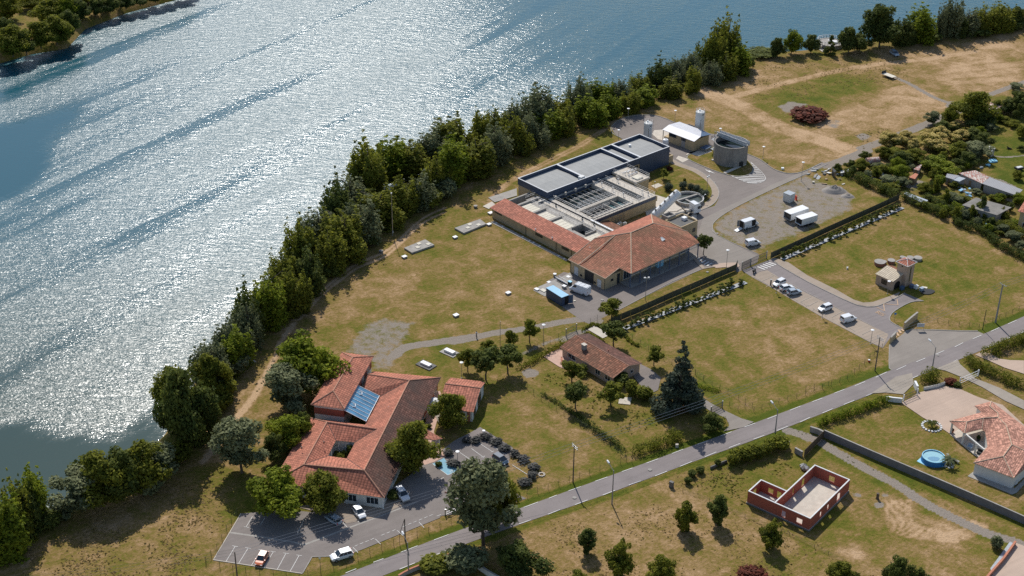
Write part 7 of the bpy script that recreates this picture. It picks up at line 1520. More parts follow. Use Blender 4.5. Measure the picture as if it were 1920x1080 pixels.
panel_fence('G', [(635, 792), (760, 735), (900, 670), (1050, 600), (1200, 532), (1350, 465), (1480, 405), (1562, 368)], 'dark slatted fence between the gravel lot and the right lawn')
def sliding_gate(k, a, b, h, lb, mat='dark_metal', bars=22, post='metal_grey'):
    a, b = g(k, *a), g(k, *b); t_ = thing('gate', lb, 'gate', a); d = b - a
    mb = MB()
    for z in (.15, h * .5, h): mb.bar(a + Vector((0, 0, z)), b + Vector((0, 0, z)), .05)
    for i in range(bars + 1): q = a + d * i / bars; mb.bar(q + Vector((0, 0, .15)), q + Vector((0, 0, h)), .035)
    mb.build('leaf', M[mat], t_)
    for q in (a, b): MB().box(q + Vector((0, 0, h / 2 + .1)), (.22, .22, h + .2)).build('post', M[post], t_)
    return t_
sliding_gate('AE', (68, 160), (168, 115), 2.0, 'left leaf of the dark works gate, nearest the office'); sliding_gate('AE', (172, 113), (362, 30), 2.0, 'long right leaf of the dark works gate, joined to the slatted fence')
sliding_gate('D', (815, 350), (890, 312), 1.9, 'green gate in the wire fence by the gravel path', 'green_metal', 8); sliding_gate('I', (158, 168), (222, 135), 1.7, 'dark solid looking gate at the bungalow drive', 'dark_metal', 16)
sliding_gate('V', (1215, 965), (1465, 850), 1.7, 'grey barred gate at the right, on short grass', 'dark_metal', 14, 'concrete'); sliding_gate('J', (1195, 960), (1400, 870), 1.5, 'white gate across the gravel lane', 'white_paint', 6, 'white_paint')
sliding_gate('I', (1240, 98), (1318, 65), 1.6, 'dark gate of the villa between white posts', 'dark_metal', 10, 'white_paint'); sliding_gate('B', (1680, 540), (1760, 505), 1.3, 'small grey railing under the big tree by the flag sign', 'metal_grey', 10)
M['brown_mesh'] = dull('brown_mesh', (.12, .085, .05), .9, .2)
t_ = thing('screen_fence', 'brown mesh screen fence across the start of the farm track', 'fence', g('I', 735, 350, 0)); a, b = g('I', 682, 412, 0), g('I', 792, 302, 0); MB().wall(a, b, .05, .05, 1.9).build('screen', M['brown_mesh'], t_)
for q in (a, b, (a + b) / 2): MB().bar(q, q + Vector((0, 0, 2.0)), .06).build('post', M['wood_pole'], t_)
def masonry(k, pts, lb, h, th, mat, cap='concrete', name='garden_wall', cat='wall', group=None):
    P = gp(k, pts); t_ = thing(name, lb, cat, P[0], 0, group); mb = MB(); mc = MB()
    for i, (a, b) in enumerate(zip(P, P[1:])): mb.wall(a, b, th, 0, h - .002 * (i % 2)); mc.wall(a, b, th + .08, h, h + .08 - .002 * (i % 2))
    mb.build('wall', M[mat], t_); mc.build('coping', M[cap], t_); return t_
masonry('I', [(792, 298), (1060, 415), (1400, 560), (1700, 690), (1925, 790), (2200, 910)], 'long grey block wall between the villa garden and the farm track', 1.75, .2, 'block_grey')
masonry('I', [(715, 268), (760, 282), (792, 298)], 'short stone wall stub at the road end of the grey block wall', 1.3, .35, 'concrete')
masonry('I', [(630, 385), (672, 408)], 'stone wall stub left of the brown screen', 1.2, .35, 'concrete'); masonry('I', [(572, 350), (598, 358)], 'mossy stone gate pier by the clipped shrubs', 1.5, .5, 'concrete', name='gate_pier')
masonry('C', [(1490, 530), (1512, 540)], 'dark stone pier at the upper left corner of the brick house plot', 1.3, .5, 'concrete_dark', 'concrete_dark', 'gate_pier')
masonry('I', [(155, 480), (250, 440)], 'low dark rail wall between small shrubs below the road', .6, .15, 'concrete_dark', 'concrete_dark')
masonry('J', [(565, 350), (640, 285), (712, 228)], 'beige wing wall right of the entrance crossing', 1.9, .35, 'wall_beige'); masonry('J', [(412, 505), (472, 440)], 'beige wing wall left of the entrance crossing', 1.7, .35, 'wall_beige')
masonry('I', [(1135, 92), (1180, 100), (1232, 105)], 'low white wall with piers at the villa drive', 1.1, .3, 'wall_white', 'white_paint'); masonry('J', [(685, 985), (715, 1045)], 'white gate pillar wall at the villa entrance', 1.4, .4, 'wall_white', 'white_paint')
masonry('J', [(790, 1030), (940, 1000), (1025, 968)], 'low grey garden wall under the hedge by the villa drive', .7, .25, 'wall_white')
masonry('AG', [(350, 930), (425, 885), (510, 840), (760, 740), (1010, 650), (1160, 580)], 'low wall with a terracotta coping below the road at the bottom', .9, .25, 'wall_grey', 'orange_terracotta')
masonry('AG', [(1390, 745), (1600, 890), (1800, 1000)], 'pale garden wall in the deep shade at the bottom', 1.2, .25, 'wall_white'); masonry('I', [(1868, 905), (1800, 1000), (1720, 1090), (1650, 1180)], 'brick coloured garden wall at the lower right corner', .9, .3, 'orange_terracotta', 'orange_terracotta')
sheet('slate_bed', gp('I', [(1840, 890), (1870, 905), (1800, 1000), (1735, 1060), (1730, 1040), (1790, 960)]), M['tarp'])
# signs
def sign(k, x, y, ty, w_, h_, lb, mat, ang=0, post='metal_grey', z0=None):
    b = g(k, x, y); h = hgt(b, ZM[k][1] + ty * ZM[k][2]); t_ = thing('sign', lb, 'sign', b); MB().bar(b, b + Vector((0, 0, h)), .05).build('post', M[post], t_); f = Fr(b, ang)
    MB().frbox(f, -w_ / 2, w_ / 2, -.09, -.06, h - h_, h).build('panel', M[mat], t_); return t_
sign('J', 460, 250, 158, .55, .5, 'small blue sign on a post by the bus stop', 'pool_blue'); sign('J', 823, 820, 752, .45, .5, 'grey backed traffic sign at the road edge', 'metal_grey'); sign('B', 1690, 480, 375, .8, .4, 'orange and white flag sign on a post under the big tree', 'orange_terracotta', 0, 'white_paint')
sign('B', 818, 945, 830, .4, .4, 'small sign post on the grass corner by the lone white car', 'slab_cream', 0, 'wood_pole')
b = g('J', 750, 355); t_ = thing('notice_board', 'white notice board standing on two legs beside the forecourt', 'sign', b); f = Fr(b, 4)
MB().frbox(f, -.9, .9, -.05, .02, .95, 1.9).build('panel', M['trim_light'], t_)
for s in (-.8, .8): MB().bar(f(s, 0, 0), f(s, 0, 1.0), .05).build('leg', M['metal_grey'], t_)
mb = MB()
for i in range(3): mb.frbox(f, -.7, .7 - .2 * i, -.056, -.051, 1.65 - i * .22, 1.73 - i * .22)
mb.build('lettering', M['metal_grey'], t_)
b = g('AE', 412, 350); t_ = thing('ticket_post', 'dark meter post beside the white car nearest the gate', 'post', b); MB().box(b + Vector((0, 0, .8)), (.3, .3, 1.6)).build('housing', M['dark_metal'], t_); MB().box(b + Vector((0, 0, 1.65)), (.4, .4, .1)).build('cap', M['metal_grey'], t_)
for k, x, y, sc_, lb in (('AE', 1325, 155, .35, 'small pale marker on the right lawn'), ('G', 722, 145, .7, 'white manhole cover in the dry grass above the lane'), ('C', 350, 200, .5, 'white box among the lavender at the corner of the car park'), ('J', 175, 710, .4, 'small red marker post in the lawn by the fence')):
    b = g(k, x, y); t_ = thing('marker', lb, 'marker', b); MB().box(b + Vector((0, 0, .25)), (sc_, sc_, .5)).build('body', M['red' if 'red' in lb else 'white_paint'], t_); MB().box(b + Vector((0, 0, .53)), (sc_ * 1.15, sc_ * 1.15, .06)).build('cap', M['white_paint'], t_)
# buried tank slabs, inspection boxes in the lawn
def slab(k, pts, lb, h, lids):
    P = gp(k, pts, h); t_ = thing('tank_slab', lb, 'concrete slab', (P[0].x, P[0].y, 0), 0, 'buried tank slabs'); MB().prism(P, 0, h).build('slab', M['concrete'], t_)
    for x, y, s_ in lids: b = g(k, x, y, h); MB().box(b + Vector((0, 0, .06)), (s_, s_, .12), 0, MR(R(42), 3, 'Z')).build('lid', M['slab_cream'], t_)
slab('O', [(1288, 592), (1430, 535), (1492, 572), (1340, 625)], 'dark concrete slab with three cream lids on the lawn', .5, ((1388, 565, 1.1), (1380, 590, 1.1), (1452, 568, 1.1)))
slab('O', [(1628, 458), (1800, 398), (1842, 430), (1690, 492)], 'concrete slab with three cream lids nearest the tiled shed', .5, ((1730, 435, 1.1), (1718, 458, 1.0), (1790, 438, 1.1)))
for k, x, y, s_, lb in (('O', 1290, 660, 1.15, 'white topped inspection box below the dark slab'), ('O', 1632, 528, 1.1, 'white topped inspection box between the two slabs'), ('O', 1638, 1055, 1.2, 'white topped inspection box lowest on the big lawn'), ('E', 212, 885, 1.15, 'white topped inspection box left of the blue container'), ('E', 68, 370, 1.1, 'white topped inspection box at the end of the slab by the shed'), ('E', 80, 285, 1.3, 'white lidded box against the end of the tiled shed')):
    tub(k, x, y, s_, s_ * .85, .42, lb, 'concrete', 'white_paint', 40, 'inspection_box', 'inspection box', 'inspection boxes on the lawn')
for k, x, y, lb in (('O', 1133, 625, 'small grey round manhole head near the tall mast'), ('O', 1770, 322, 'small grey round manhole head close to the riverside trees')):
    b = g(k, x, y); t_ = thing('manhole', lb, 'manhole', b, 0, 'grey manhole heads'); MB().lathe(b, [(.5, 0), (.5, .55)], 14).build('ring', M['concrete_dark'], t_); MB().lathe(b, [(.56, .55), (.56, .65), (0, .68)], 14).build('lid', M['concrete'], t_)
for k, x, y, rot, lb in (('A', 1508, 308, -38, 'rooflight box with a bright white lid on the lawn, nearer the building'), ('A', 1668, 222, -38, 'rooflight box with a bright white lid on the lawn, nearer the path')):
    b = g(k, x, y); t_ = thing('hatch_box', lb, 'hatch', b, 0, 'white lidded hatches on the lawn'); RM = MR(R(rot), 3, 'Z'); MB().box(b + Vector((0, 0, .12)), (4.2, 2.6, .24 if x < 1600 else .06), 0, RM).build('curb', M['concrete' if x > 1600 else 'concrete_dark'], t_); MB().box(b + Vector((0, 0, .45)), (2.7, 1.1, .5), 0, RM).build('lid', M['white_paint'], t_)
tag(MB().box(g('A', 340, 282, .04), (1.2, .9, .08), 0, MR(R(40), 3, 'Z')).build('cover_plate', M['concrete_light']), 'pale cover plate lying in the worn grass by the wheel tracks', 'cover plate')
b = g('C', 705, 460); t_ = thing('stone_ring', 'small ring of pale stones at the end of the lavender', 'stones', b)
for i in range(9): d = Vector((math.cos(i * .7) * .6, math.sin(i * .7) * .6, .1)); MB().box(b + d, (.35, .28, .25), 0, MR(i, 3, 'Z')).build('stone', M['concrete_light'], t_)
b = g('C', 1535, 290); t_ = thing('stone_block', 'pale stone block in front of the hedge by the road', 'block', b); MB().box(b + Vector((0, 0, .4)), (.6, .5, .8)).build('block', M['concrete_light'], t_)
# stone pile + cylinder by the brick house
for (x, y), nm, lb in (((685, 480), 'rubble_pile', 'grey white lump of rubble beside the brick house'), ((1095, 645), 'tree_stump', 'dark stump standing on a pale patch right of the brick house')):
    b = g('I', x, y); t_ = thing(nm, lb, 'rubble' if 'rubble' in nm else 'stump', b)
    if nm == 'rubble_pile':
        rs = random.Random(3)
        for i in range(9): MB().box(b + Vector((rs.uniform(-.7, .7), rs.uniform(-.6, .6), .3 + rs.uniform(0, .5))), (rs.uniform(.5, 1.0), rs.uniform(.5, .9), rs.uniform(.4, .8)), 0, Euler((rs.random(), rs.random(), rs.random() * 3)).to_matrix()).build('lump', M['concrete' if i % 2 else 'white_dirty'], t_)
    else: MB().lathe(b, [(.35, 0), (.28, .5), (.3, 1.3), (0, 1.35)], 10).build('stump', M['bark'], t_)
# above ground pool with palm bed and bits
pc = g('Rr', 530, 690, 0); PR = 2.35
pl = thing('garden_pool', 'round blue above ground pool on a light blue groundsheet', 'swimming pool', pc)
MB().lathe(pc, [(PR * 1.06, .02), (PR, 1.15), (PR - .1, 1.15), (PR - .1, .5)], 36, cap=False).build('wall', M['pool_blue'], pl); MB().lathe(pc, [(PR - .18, 1.1), (PR - .12, 1.22), (PR + .02, 1.22), (PR + .04, 1.1)], 36, cap=False).build('rim', M['sky_blue'], pl); MB().lathe(pc, [(PR - .15, .99), (0, .99)], 36).build('water', M['pool_water'], pl)
mb = MB()
mb.prism([pc + Vector((-.1 + 1.2 * math.cos(a_) * (1 + .15 * math.sin(3 * a_)), -.7 + .8 * math.sin(a_), 0)) for a_ in [i * 6.283 / 14 for i in range(14)]], 1.003, 1.02)
o = mb.build('floating_cover', M['pool_cover'], pl)
q = [pc + Vector((x, y, .012)) for x, y in ((-3.4, -.2), (-1.6, 1.8), (2.6, .9), (2.7, -1.2), (1.4, -2.3), (-1.8, -1.9))]; MB().face(q).build('groundsheet', M['sky_blue'], pl)
b = g('Rr', 800, 560); t_ = thing('pool_ladder', 'white arched pool ladder leaning at the blue pool', 'ladder', b); mb = MB()
for s in (-.2, .2): mb.tube([pc + Vector((PR + .1, s, .0)), pc + Vector((PR + .35, s, 1.7)), pc + Vector((PR + .7, s, 1.7)), pc + Vector((PR + 1.1, s, 0))], .04)
mb.build('rail', M['white_paint'], t_); mb = MB()
for z in (.4, .8, 1.2): mb.bar(pc + Vector((PR + 1.1 - z * .24, -.2, z)), pc + Vector((PR + 1.1 - z * .24, .2, z)), .035)
mb.build('rung', M['white_paint'], t_)
b = g('Rr', 1000, 725); t_ = thing('stone_bench', 'small stone bench on the lawn near the villa', 'bench', b); RM = MR(R(-40), 3, 'Z'); MB().box(b + Vector((0, 0, .42)), (1.2, .7, .1), 0, RM).build('seat', M['concrete'], t_)
for s in (-.4, .4): MB().box(b + RM @ Vector((s, 0, .19)), (.15, .5, .38), 0, RM).build('leg', M['concrete'], t_)
def bed(k, x, y, r_, lb):
    b = g(k, x, y); t_ = thing('planting_bed', lb, 'planting bed', b); n = int(r_ * 9)
    for i in range(n): a_ = i * 2 * math.pi / n; MB().box(b + Vector((math.cos(a_) * r_, math.sin(a_) * r_, .12)), (.5, .4, .26), 0, MR(a_ + .3 * (i % 3), 3, 'Z')).build('stone', M['white_dirty'], t_)
    MB().lathe(b, [(r_, .0), (r_ * .8, .1), (0, .14)], 20).build('soil', M['grass_lawn'], t_); return b
def palm(b, h, lb, n=26, cat='palm', mat='leaf_green'):
    t_ = thing('palm_plant', lb, cat, b); MB().lathe(b, [(.22, 0), (.16, h * .4), (.2, h * .55), (0, h * .6)], 10).build('trunk', M['bark'], t_); mb = MB(); rs = random.Random(int(h * 100))
    for i in range(n):
        a_ = rs.uniform(0, 6.28); L = h * rs.uniform(.5, .85); e = rs.uniform(.1, 1.1); pts = [b + Vector((math.cos(a_) * L * s, math.sin(a_) * L * s, h * .55 + L * (s * e - s * s * (e + .15)))) for s in (0, .35, .7, 1)]
        n_ = Vector((-math.sin(a_), math.cos(a_), 0)); 
        for j in range(3): w0_, w1_ = (.05, .16, .12, .02)[j], (.05, .16, .12, .02)[j + 1]; mb.face([pts[j] - n_ * w0_, pts[j] + n_ * w0_, pts[j + 1] + n_ * w1_, pts[j + 1] - n_ * w1_])
    mb.build('fronds', M[mat], t_)
b = bed('I', 1400, 240, 2.0, 'round stone edged bed holding a small palm by the villa court'); palm(b, 2.1, 'small palm in the stone edged bed'); palm(g('Rr', 855, 790), 2.6, 'grey green yucca palm on the lawn beside the pool', 46, 'palm', 'leaf_grey')
bed('Rr', 850, 790, .85, 'small terracotta edged ring under the yucca'); palm(g('Rr', 655, 775), 1.2, 'small dark potted plant right in front of the blue pool', 22, 'plant', 'leaf_dark')
t_ = thing('folding_chair', 'white folding chair lying at the near edge of the pool', 'chair', g('Rr', 540, 800)); b = g('Rr', 540, 800); MB().bar(b + Vector((-.4, .5, .05)), b + Vector((.1, -.3, .05)), .03).bar(b + Vector((0, .5, .05)), b + Vector((.2, -.3, .35)), .03).build('frame', M['white_paint'], t_); MB().box(b + Vector((.1, 0, .12)), (.4, .4, .04)).build('seat', M['white_paint'], t_)
# gravel heap by the lot
def heap(k, x, y, rx, ry, h, lb, seed, mat='heap'):
    b = g(k, x, y); mb = MB(); n, mseg = 22, 9; rings = []
    for j in range(mseg + 1):
        r_ = 1 - j / mseg; rings.append([Vector((b.x + math.cos(i * 2 * math.pi / n) * rx * r_, b.y + math.sin(i * 2 * math.pi / n) * ry * r_, h * (1 - r_ ** 1.6) * (1 + .5 * pnoise(Vector((i * .45 + seed, j * .5, seed)))) - .02)) for i in range(n)])
    for a_, c_ in zip(rings, rings[1:]):
        for i in range(n): q = (i + 1) % n; mb.face([a_[i], a_[q], c_[q], c_[i]])
    o = mb.build('gravel_heap', M[mat], merge=True, smooth=True); return tag(o, lb, 'gravel heap', 'gravel heaps at the lot')
M['heap'] = asphalt('heap', (.26, .235, .21), .2, .35, .3)
heap('G', 1095, 300, 3.6, 2.6, 1.5, 'larger grey gravel heap at the far end of the lot', 1); heap('G', 1192, 340, 2.0, 1.4, .7, 'smaller grey gravel heap right of the larger one', 5)
b0 = g('G', 1040, 205); rs = random.Random(5)
M['scrap_mix'] = dull('scrap_mix', (.45, .45, .43), .7, .5, 2.0)
for i in range(26):
    q = b0 + Vector((rs.uniform(-5, 5), rs.uniform(-6, 6), rs.uniform(.05, .35))); mt = rs.choice(['white_paint', 'slab_cream', 'scrap_mix', 'tarp', 'wood', 'concrete', 'white_dirty'])
    tag(MB().box(q, (rs.uniform(.4, 2.2), rs.uniform(.3, 1.0), rs.uniform(.06, .4)), 0, Euler((rs.uniform(-.4, .4), rs.uniform(-.3, .3), rs.uniform(0, 3))).to_matrix()).build('rubbish_board', M[mt]), 'piece of dumped rubbish in the white and grey tip beside the lane', 'rubbish', 'rubbish dumped by the lane')
# PLANTING
RB = 'riverside trees'
ordn = ['first', 'second', 'third', 'fourth', 'fifth', 'sixth', 'seventh', 'eighth', 'ninth', 'tenth', 'eleventh', 'twelfth', 'thirteenth', 'fourteenth', 'fifteenth']
keys = ['pop1', 'pop2', 'pop3', 'pop4', 'pop5']
def trees(rows, what, group, cat='tree'):
    for i, r_ in enumerate(rows): tree(r_[0], *r_[1:5], f'{ordn[i] if i < 15 else str(i + 1) + "th"} {what}', cat, group)
trees([('pop4', 8, 1052, 130, 80), ('pop2', 35, 1022, 118, 62), ('pop4', 72, 985, 108, 58), ('pop3', 55, 1010, 100, 60), ('bushg', 112, 975, 28, 45), ('bushd', 95, 990, 34, 40)], 'plant from the left in the bright clump at the lower left river edge', 'lower left river clump')
trees([('rnd3', 150, 962, 88, 90), ('rnd1', 188, 956, 112, 100), ('rnd2', 225, 945, 110, 95), ('rnd1', 262, 928, 105, 95), ('rnd3', 300, 905, 78, 80), ('bush', 330, 868, 44, 60), ('bushg', 280, 925, 46, 60)], 'tree from the left in the round wooded clump on the river bank', 'round river clump')
tree('pine', 318, 886, 52, 36, 'small dark conifer at the grass edge by the river clump', group=None)
trees([('rnd2', 348, 850, 170, 98), ('rnd1', 334, 800, 120, 76), ('pop3', 372, 830, 130, 70), ('rnd1', 398, 752, 92, 66), ('bush', 412, 770, 40, 50)], 'tree in the tall dark group where the calm water ends', 'dark group by the calm water')
back = [(400, 712, 72, 56), (432, 672, 84, 60), (468, 632, 92, 62), (503, 590, 98, 64), (534, 550, 98, 60), (566, 510, 100, 62), (597, 474, 106, 68), (626, 438, 112, 72), (655, 402, 92, 70), (690, 375, 108, 74), (728, 345, 92, 76), (768, 330, 82, 70), (808, 310, 80, 66), (850, 292, 72, 64), (890, 278, 68, 60), (930, 268, 75, 58), (968, 258, 70, 56), (1005, 248, 100, 62), (1048, 232, 70, 52), (1085, 218, 80, 50), (1122, 205, 62, 50), (1160, 194, 62, 48), (1198, 180, 52, 46), (1235, 168, 58, 48), (1270, 158, 62, 46), (1302, 148, 62, 44), (1335, 135, 82, 48), (1362, 124, 90, 44)]
front = [(405, 728, 80, 66), (438, 694, 78, 66), (468, 655, 92, 70), (505, 622, 92, 66), (545, 592, 112, 70), (582, 552, 88, 60), (615, 515, 92, 72), (648, 488, 115, 76), (680, 460, 105, 70), (715, 430, 82, 66), (745, 405, 86, 66), (785, 392, 72, 60), (818, 370, 85, 64), (852, 348, 90, 66), (888, 328, 80, 62), (925, 308, 78, 60), (960, 292, 76, 60), (998, 275, 78, 60), (1035, 262, 66, 56), (1070, 250, 64, 52), (1105, 238, 60, 48), (1140, 225, 56, 46), (1178, 212, 50, 42), (1212, 200, 48, 44), (1250, 185, 52, 44), (1290, 172, 50, 44), (1325, 160, 52, 44), (1358, 150, 60, 46), (1385, 138, 66, 46)]
rk = random.Random(12)
for nm, L in (('rear', back), ('front', front)):
    for i, (x, y, h_, w_) in enumerate(L):
        key = ['pop1', 'pop2', 'pop6', 'pop5', 'pop7', 'pop4', 'pop3'][rk.randrange(7)]
        tone = {'pop4': 'yellowish', 'pop5': 'greyish', 'pop7': 'greyish', 'pop6': 'bushy', 'pop3': 'dark'}.get(key, 'green')
        seg = 'below the tall mast' if x < 700 else 'between the mast and the dark hall' if x < 980 else 'behind the dark hall and silos' if x < 1200 else 'towards the far point'
        j = [q for q in L if (q[0] < 700) == (x < 700) and (q[0] < 980) == (x < 980) and (q[0] < 1200) == (x < 1200)].index((x, y, h_, w_))
        tree(key, x + rk.uniform(-4, 4), y, h_ * rk.uniform(.82, 1.12), w_ * rk.uniform(.85, 1.2), f'{tone} {nm} row riverside tree, {ordn[j]} from the left {seg}', 'tree', RB)
for i, (x, y, h_, w_, k) in enumerate([(442, 700, 42, 50, 'bushg'), (412, 745, 48, 55, 'bush'), (760, 402, 42, 48, 'bush'), (798, 388, 44, 60, 'bush'), (830, 372, 42, 50, 'bushg'), (690, 462, 30, 40, 'bushd'), (1180, 208, 24, 26, 'bush'), (1395, 132, 40, 40, 'bushd'), (560, 590, 36, 40, 'bush'), (620, 520, 34, 40, 'bushd'), (905, 322, 30, 36, 'bushd'), (980, 290, 30, 36, 'bushd')]):
    tree(k, x, y, h_, w_, f'{ordn[i]} low shrub from the left at the foot of the riverside trees', 'shrub', 'riverside shrubs')
trees([('rnd2', 1458, 108, 42, 30), ('rnd4', 1484, 103, 54, 39), ('rnd2', 1521, 101, 42, 32), ('pine', 1557, 103, 38, 23), ('rnd2', 1592, 102, 59, 48), ('rnd2', 1612, 98, 42, 39), ('rnd2', 1650, 92, 94, 71), ('pop3', 1690, 84, 57, 41), ('pop4', 1722, 80, 73, 51), ('pop3', 1700, 82, 47, 39), ('pop5', 1762, 74, 68, 23), ('pop5', 1783, 70, 83, 37), ('pop3', 1795, 70, 47, 34), ('pop5', 1812, 68, 57, 39), ('pop2', 1842, 65, 57, 39)], 'tree from the left in the line at the far upper river bank', 'far upper bank trees')
trees([('pop2', 1868, 60, 59, 51), ('pop1', 1886, 56, 52, 46), ('rnd2', 1905, 52, 45, 39), ('rnd1', 1925, 48, 40, 39), ('bushd', 1430, 106, 17, 57), ('bushd', 1745, 76, 26, 46), ('bushd', 1825, 68, 26, 51), ('bushd', 1905, 56, 24, 46)], 'plant at the right end of the far upper bank', 'far upper bank trees')
fb = [('rnd1', 22, 108, 72, 66), ('rnd2', 10, 88, 62, 50), ('rnd1', 75, 92, 60, 52), ('rnd2', 48, 104, 50, 40), ('rnd1', 105, 84, 64, 56), ('rnd2', 128, 72, 60, 44), ('rnd1', 95, 48, 62, 60), ('rnd4', 125, 45, 58, 48), ('rnd2', 150, 40, 46, 40), ('rnd1', 12, 40, 60, 50), ('rnd2', 178, 32, 44, 44), ('rnd2', 205, 26, 40, 44), ('rnd2', 235, 18, 40, 44), ('rnd2', 262, 12, 38, 44), ('rnd2', 290, 6, 36, 44), ('rnd2', 318, 0, 34, 44), ('rnd1', 60, 20, 40, 44), ('rnd2', 345, -8, 34, 44), ('rnd1', 40, 2, 40, 44), ('rnd1', 160, 6, 40, 50), ('rnd1', 220, -4, 40, 50)]
for i, (k_, x, y, h_, w_) in enumerate(fb): tree(k_, x, y, h_, w_, f'dark tree on the opposite bank, {ordn[sum(1 for q in fb if (q[2] > 60) == (y > 60) and q[1] < x) % 15]} from the left in its {"lower" if y > 60 else "upper"} part', 'tree', 'trees on the opposite bank')
# trees round the courtyard building
tree('rnd4', 575, 742, 128, 128, 'large bright willow like tree behind the taller tiled block', k='p'); tree('rnd3', 540, 782, 102, 96, 'round greyish tree left of the taller tiled block')
tree('rnd3', 452, 895, 118, 102, 'pale grey leaved tree casting a shadow on the meadow left of the buildings'); tree('rnd4', 540, 850, 76, 72, 'bright bushy tree beside the left roof edge, upper one'); tree('rnd2', 570, 830, 60, 40, 'dark tree squeezed against the left roof edge'); tree('rnd2', 515, 870, 60, 50, 'dark low tree below the bright bushy one')
tree('rnd4', 528, 965, 92, 98, 'round bright green tree at the left of the car park, with a wide shadow'); tree('rnd1', 612, 962, 84, 78, 'round green tree in front of the tiled roof by the parked silver car')
tree('rnd1', 775, 892, 108, 92, 'big round tree over the right roof slope'); tree('bushd', 735, 935, 16, 26, 'dark low growth under the big round tree', 'shrub'); tree('rnd1', 842, 808, 76, 68, 'round tree beside the annex with the red roof')
tree('rnd3', 906, 1032, 178, 118, 'very large grey green tree at the road by the car park exit'); tree('rnd1', 930, 990, 120, 84, 'upper part tree of the large double crown by the car park exit')
tree('rnd2', 655, 855, 0, 20, 'dark green shrub inside the tiled courtyard', 'shrub', H=2.6); tree('bush', 640, 862, 10, 16, 'bright small shrub inside the tiled courtyard', 'shrub', H=1.4)
tree('bushg', 875, 1070, 50, 78, 'grey green round bush in the garden at the bottom edge', 'shrub'); tree('bush', 818, 1072, 32, 60, 'green bush behind the terracotta coped wall at the bottom', 'shrub'); tree('rnd2', 975, 1085, 70, 90, 'dark tree in the shade under the large crown at the bottom')
for i, (x, y, r_) in enumerate([(292, 258, 1), (345, 232, 1), (375, 235, 1), (420, 265, 1.1), (475, 300, 1.2), (535, 342, 1.05), (590, 378, 1.15), (660, 418, 1.15), (655, 470, 1.1), (597, 512, 1.3), (165, 395, 1.3), (250, 262, .9), (130, 335, .9)]):
    tree('lav', x, y, 0, 60 * r_, f'{ordn[i]} rounded lavender bush in the row edging the car park', 'shrub', 'lavender bushes', k='C', H=1.15)
for i, (x, y, w_) in enumerate([(1635, 200, 40), (1700, 105, 30), (1480, 700, 40), (1530, 730, 30)]): tree('bushd', x, y, 0, w_ * 1.2, ['green shrub behind the canopy column', 'round shrub at the lavender end near the canopy', 'leafy plants in the bed by the entrance path', 'leafy plants in the bed by the entrance path, lower one'][i], 'shrub', k='A' if x > 1460 and y > 600 else 'B', H=1.0)
# young trees by the path and around the bungalow
yt = [('yng', 'p', 877, 697, 42, 30, 'young tree nearest the white hatches'), ('yng2', 'p', 911, 712, 56, 42, 'young dark tree beside the lamp near the annex'), ('yng', 'p', 917, 665, 26, 22, 'smallest young tree left of the thin grey pole'), ('yng2', 'p', 952, 700, 48, 38, 'dense young tree right of the thin grey pole'), ('yng', 'p', 957, 654, 34, 20, 'slim young tree by the gravel path'), ('yng', 'p', 993, 642, 42, 26, 'young tree between the path and the lamp post'),
      ('yng', 'p', 1146, 602, 40, 32, 'young round tree at the mouth of the yard'), ('yng2', 'p', 1150, 648, 42, 34, 'young tree between the pale slab and the bungalow'), ('yng', 'p', 1226, 686, 36, 28, 'young tree in the strip beside the big lawn'), ('yng', 'p', 1072, 717, 38, 32, 'young pale tree close in front of the bungalow'), ('yng2', 'p', 1079, 765, 44, 30, 'young dark tree in the bungalow garden, left'), ('yng', 'p', 1145, 760, 42, 36, 'young tree by the pale square slab'), ('yng2', 'F', 1435, 985, 125, 75, 'small tree at the corner of the office colonnade'),
      ('yng', 'F', 1180, 500, 65, 50, 'small tree in the shade at the hall corner'), ('yng2', 'I', 1660 - 0, 0, 0, 30, '')][:-1]
for k_, fr_, x, y, h_, w_, lb in yt: tree(k_, x, y, h_, w_, lb, 'tree', 'young trees', k=fr_)
tree('cedar', 1273, 778, 128, 92, 'tall dark blue green cedar beside the bungalow drive'); tree('rnd2', 1335, 812, 40, 44, 'dark rounded tree by the dark gate', k='p')
tree('bush', 1185, 742, 30, 26, 'green bush at the corner of the bungalow', 'shrub'); tree('bush', 1207, 748, 26, 30, 'bright bush by the end of the drive', 'shrub'); tree('bushd', 1165, 722, 26, 32, 'dark bush against the bungalow gable', 'shrub'); tree('bushd', 1092, 702, 22, 18, 'dark bush on the front of the bungalow', 'shrub')
for i, (x, y, h_, w_, k_) in enumerate([(1285, 1000, 62, 46, 'egg'), (1346, 986, 60, 38, 'egg2'), (1444, 1032, 58, 46, 'egg'), (1100, 1040, 52, 40, 'egg2'), (1160, 1085, 72, 48, 'egg'), (1240, 1100, 62, 50, 'egg'), (1578, 1100, 50, 52, 'rnd1'), (1682, 1110, 70, 52, 'rnd2'), (1725, 1100, 36, 34, 'rnd2'), (1082, 1100, 30, 36, 'rnd1')]):
    tree(k_, x, y, h_, w_, ['round tree on the dry meadow, first left of the brick house', 'round tree on the dry meadow, between the first one and the brick house', 'round tree directly below the brick house front', 'small dark tree in the middle of the dry meadow', 'tree cut by the bottom edge below the street lamp shadow', 'tree cut by the bottom edge left of the red bush', 'bright green tree cut by the bottom edge below the brick house', 'dark pointed tree cut by the bottom edge at the right', 'small dark tree right of the dark pointed one', 'low green tree top at the bottom edge under the large crown'][i], 'tree', 'meadow trees')
tree('bushr', 1412, 1092, 26, 56, 'dark red leaved bush at the bottom edge', 'shrub'); tree('bushr', 1516, 222, 0, 66, 'large dark red bush in the far dry field', 'shrub', H=2.9); tree('bushg', 1868, 1030, 24, 22, 'small olive tree beside the slate bed', 'tree')
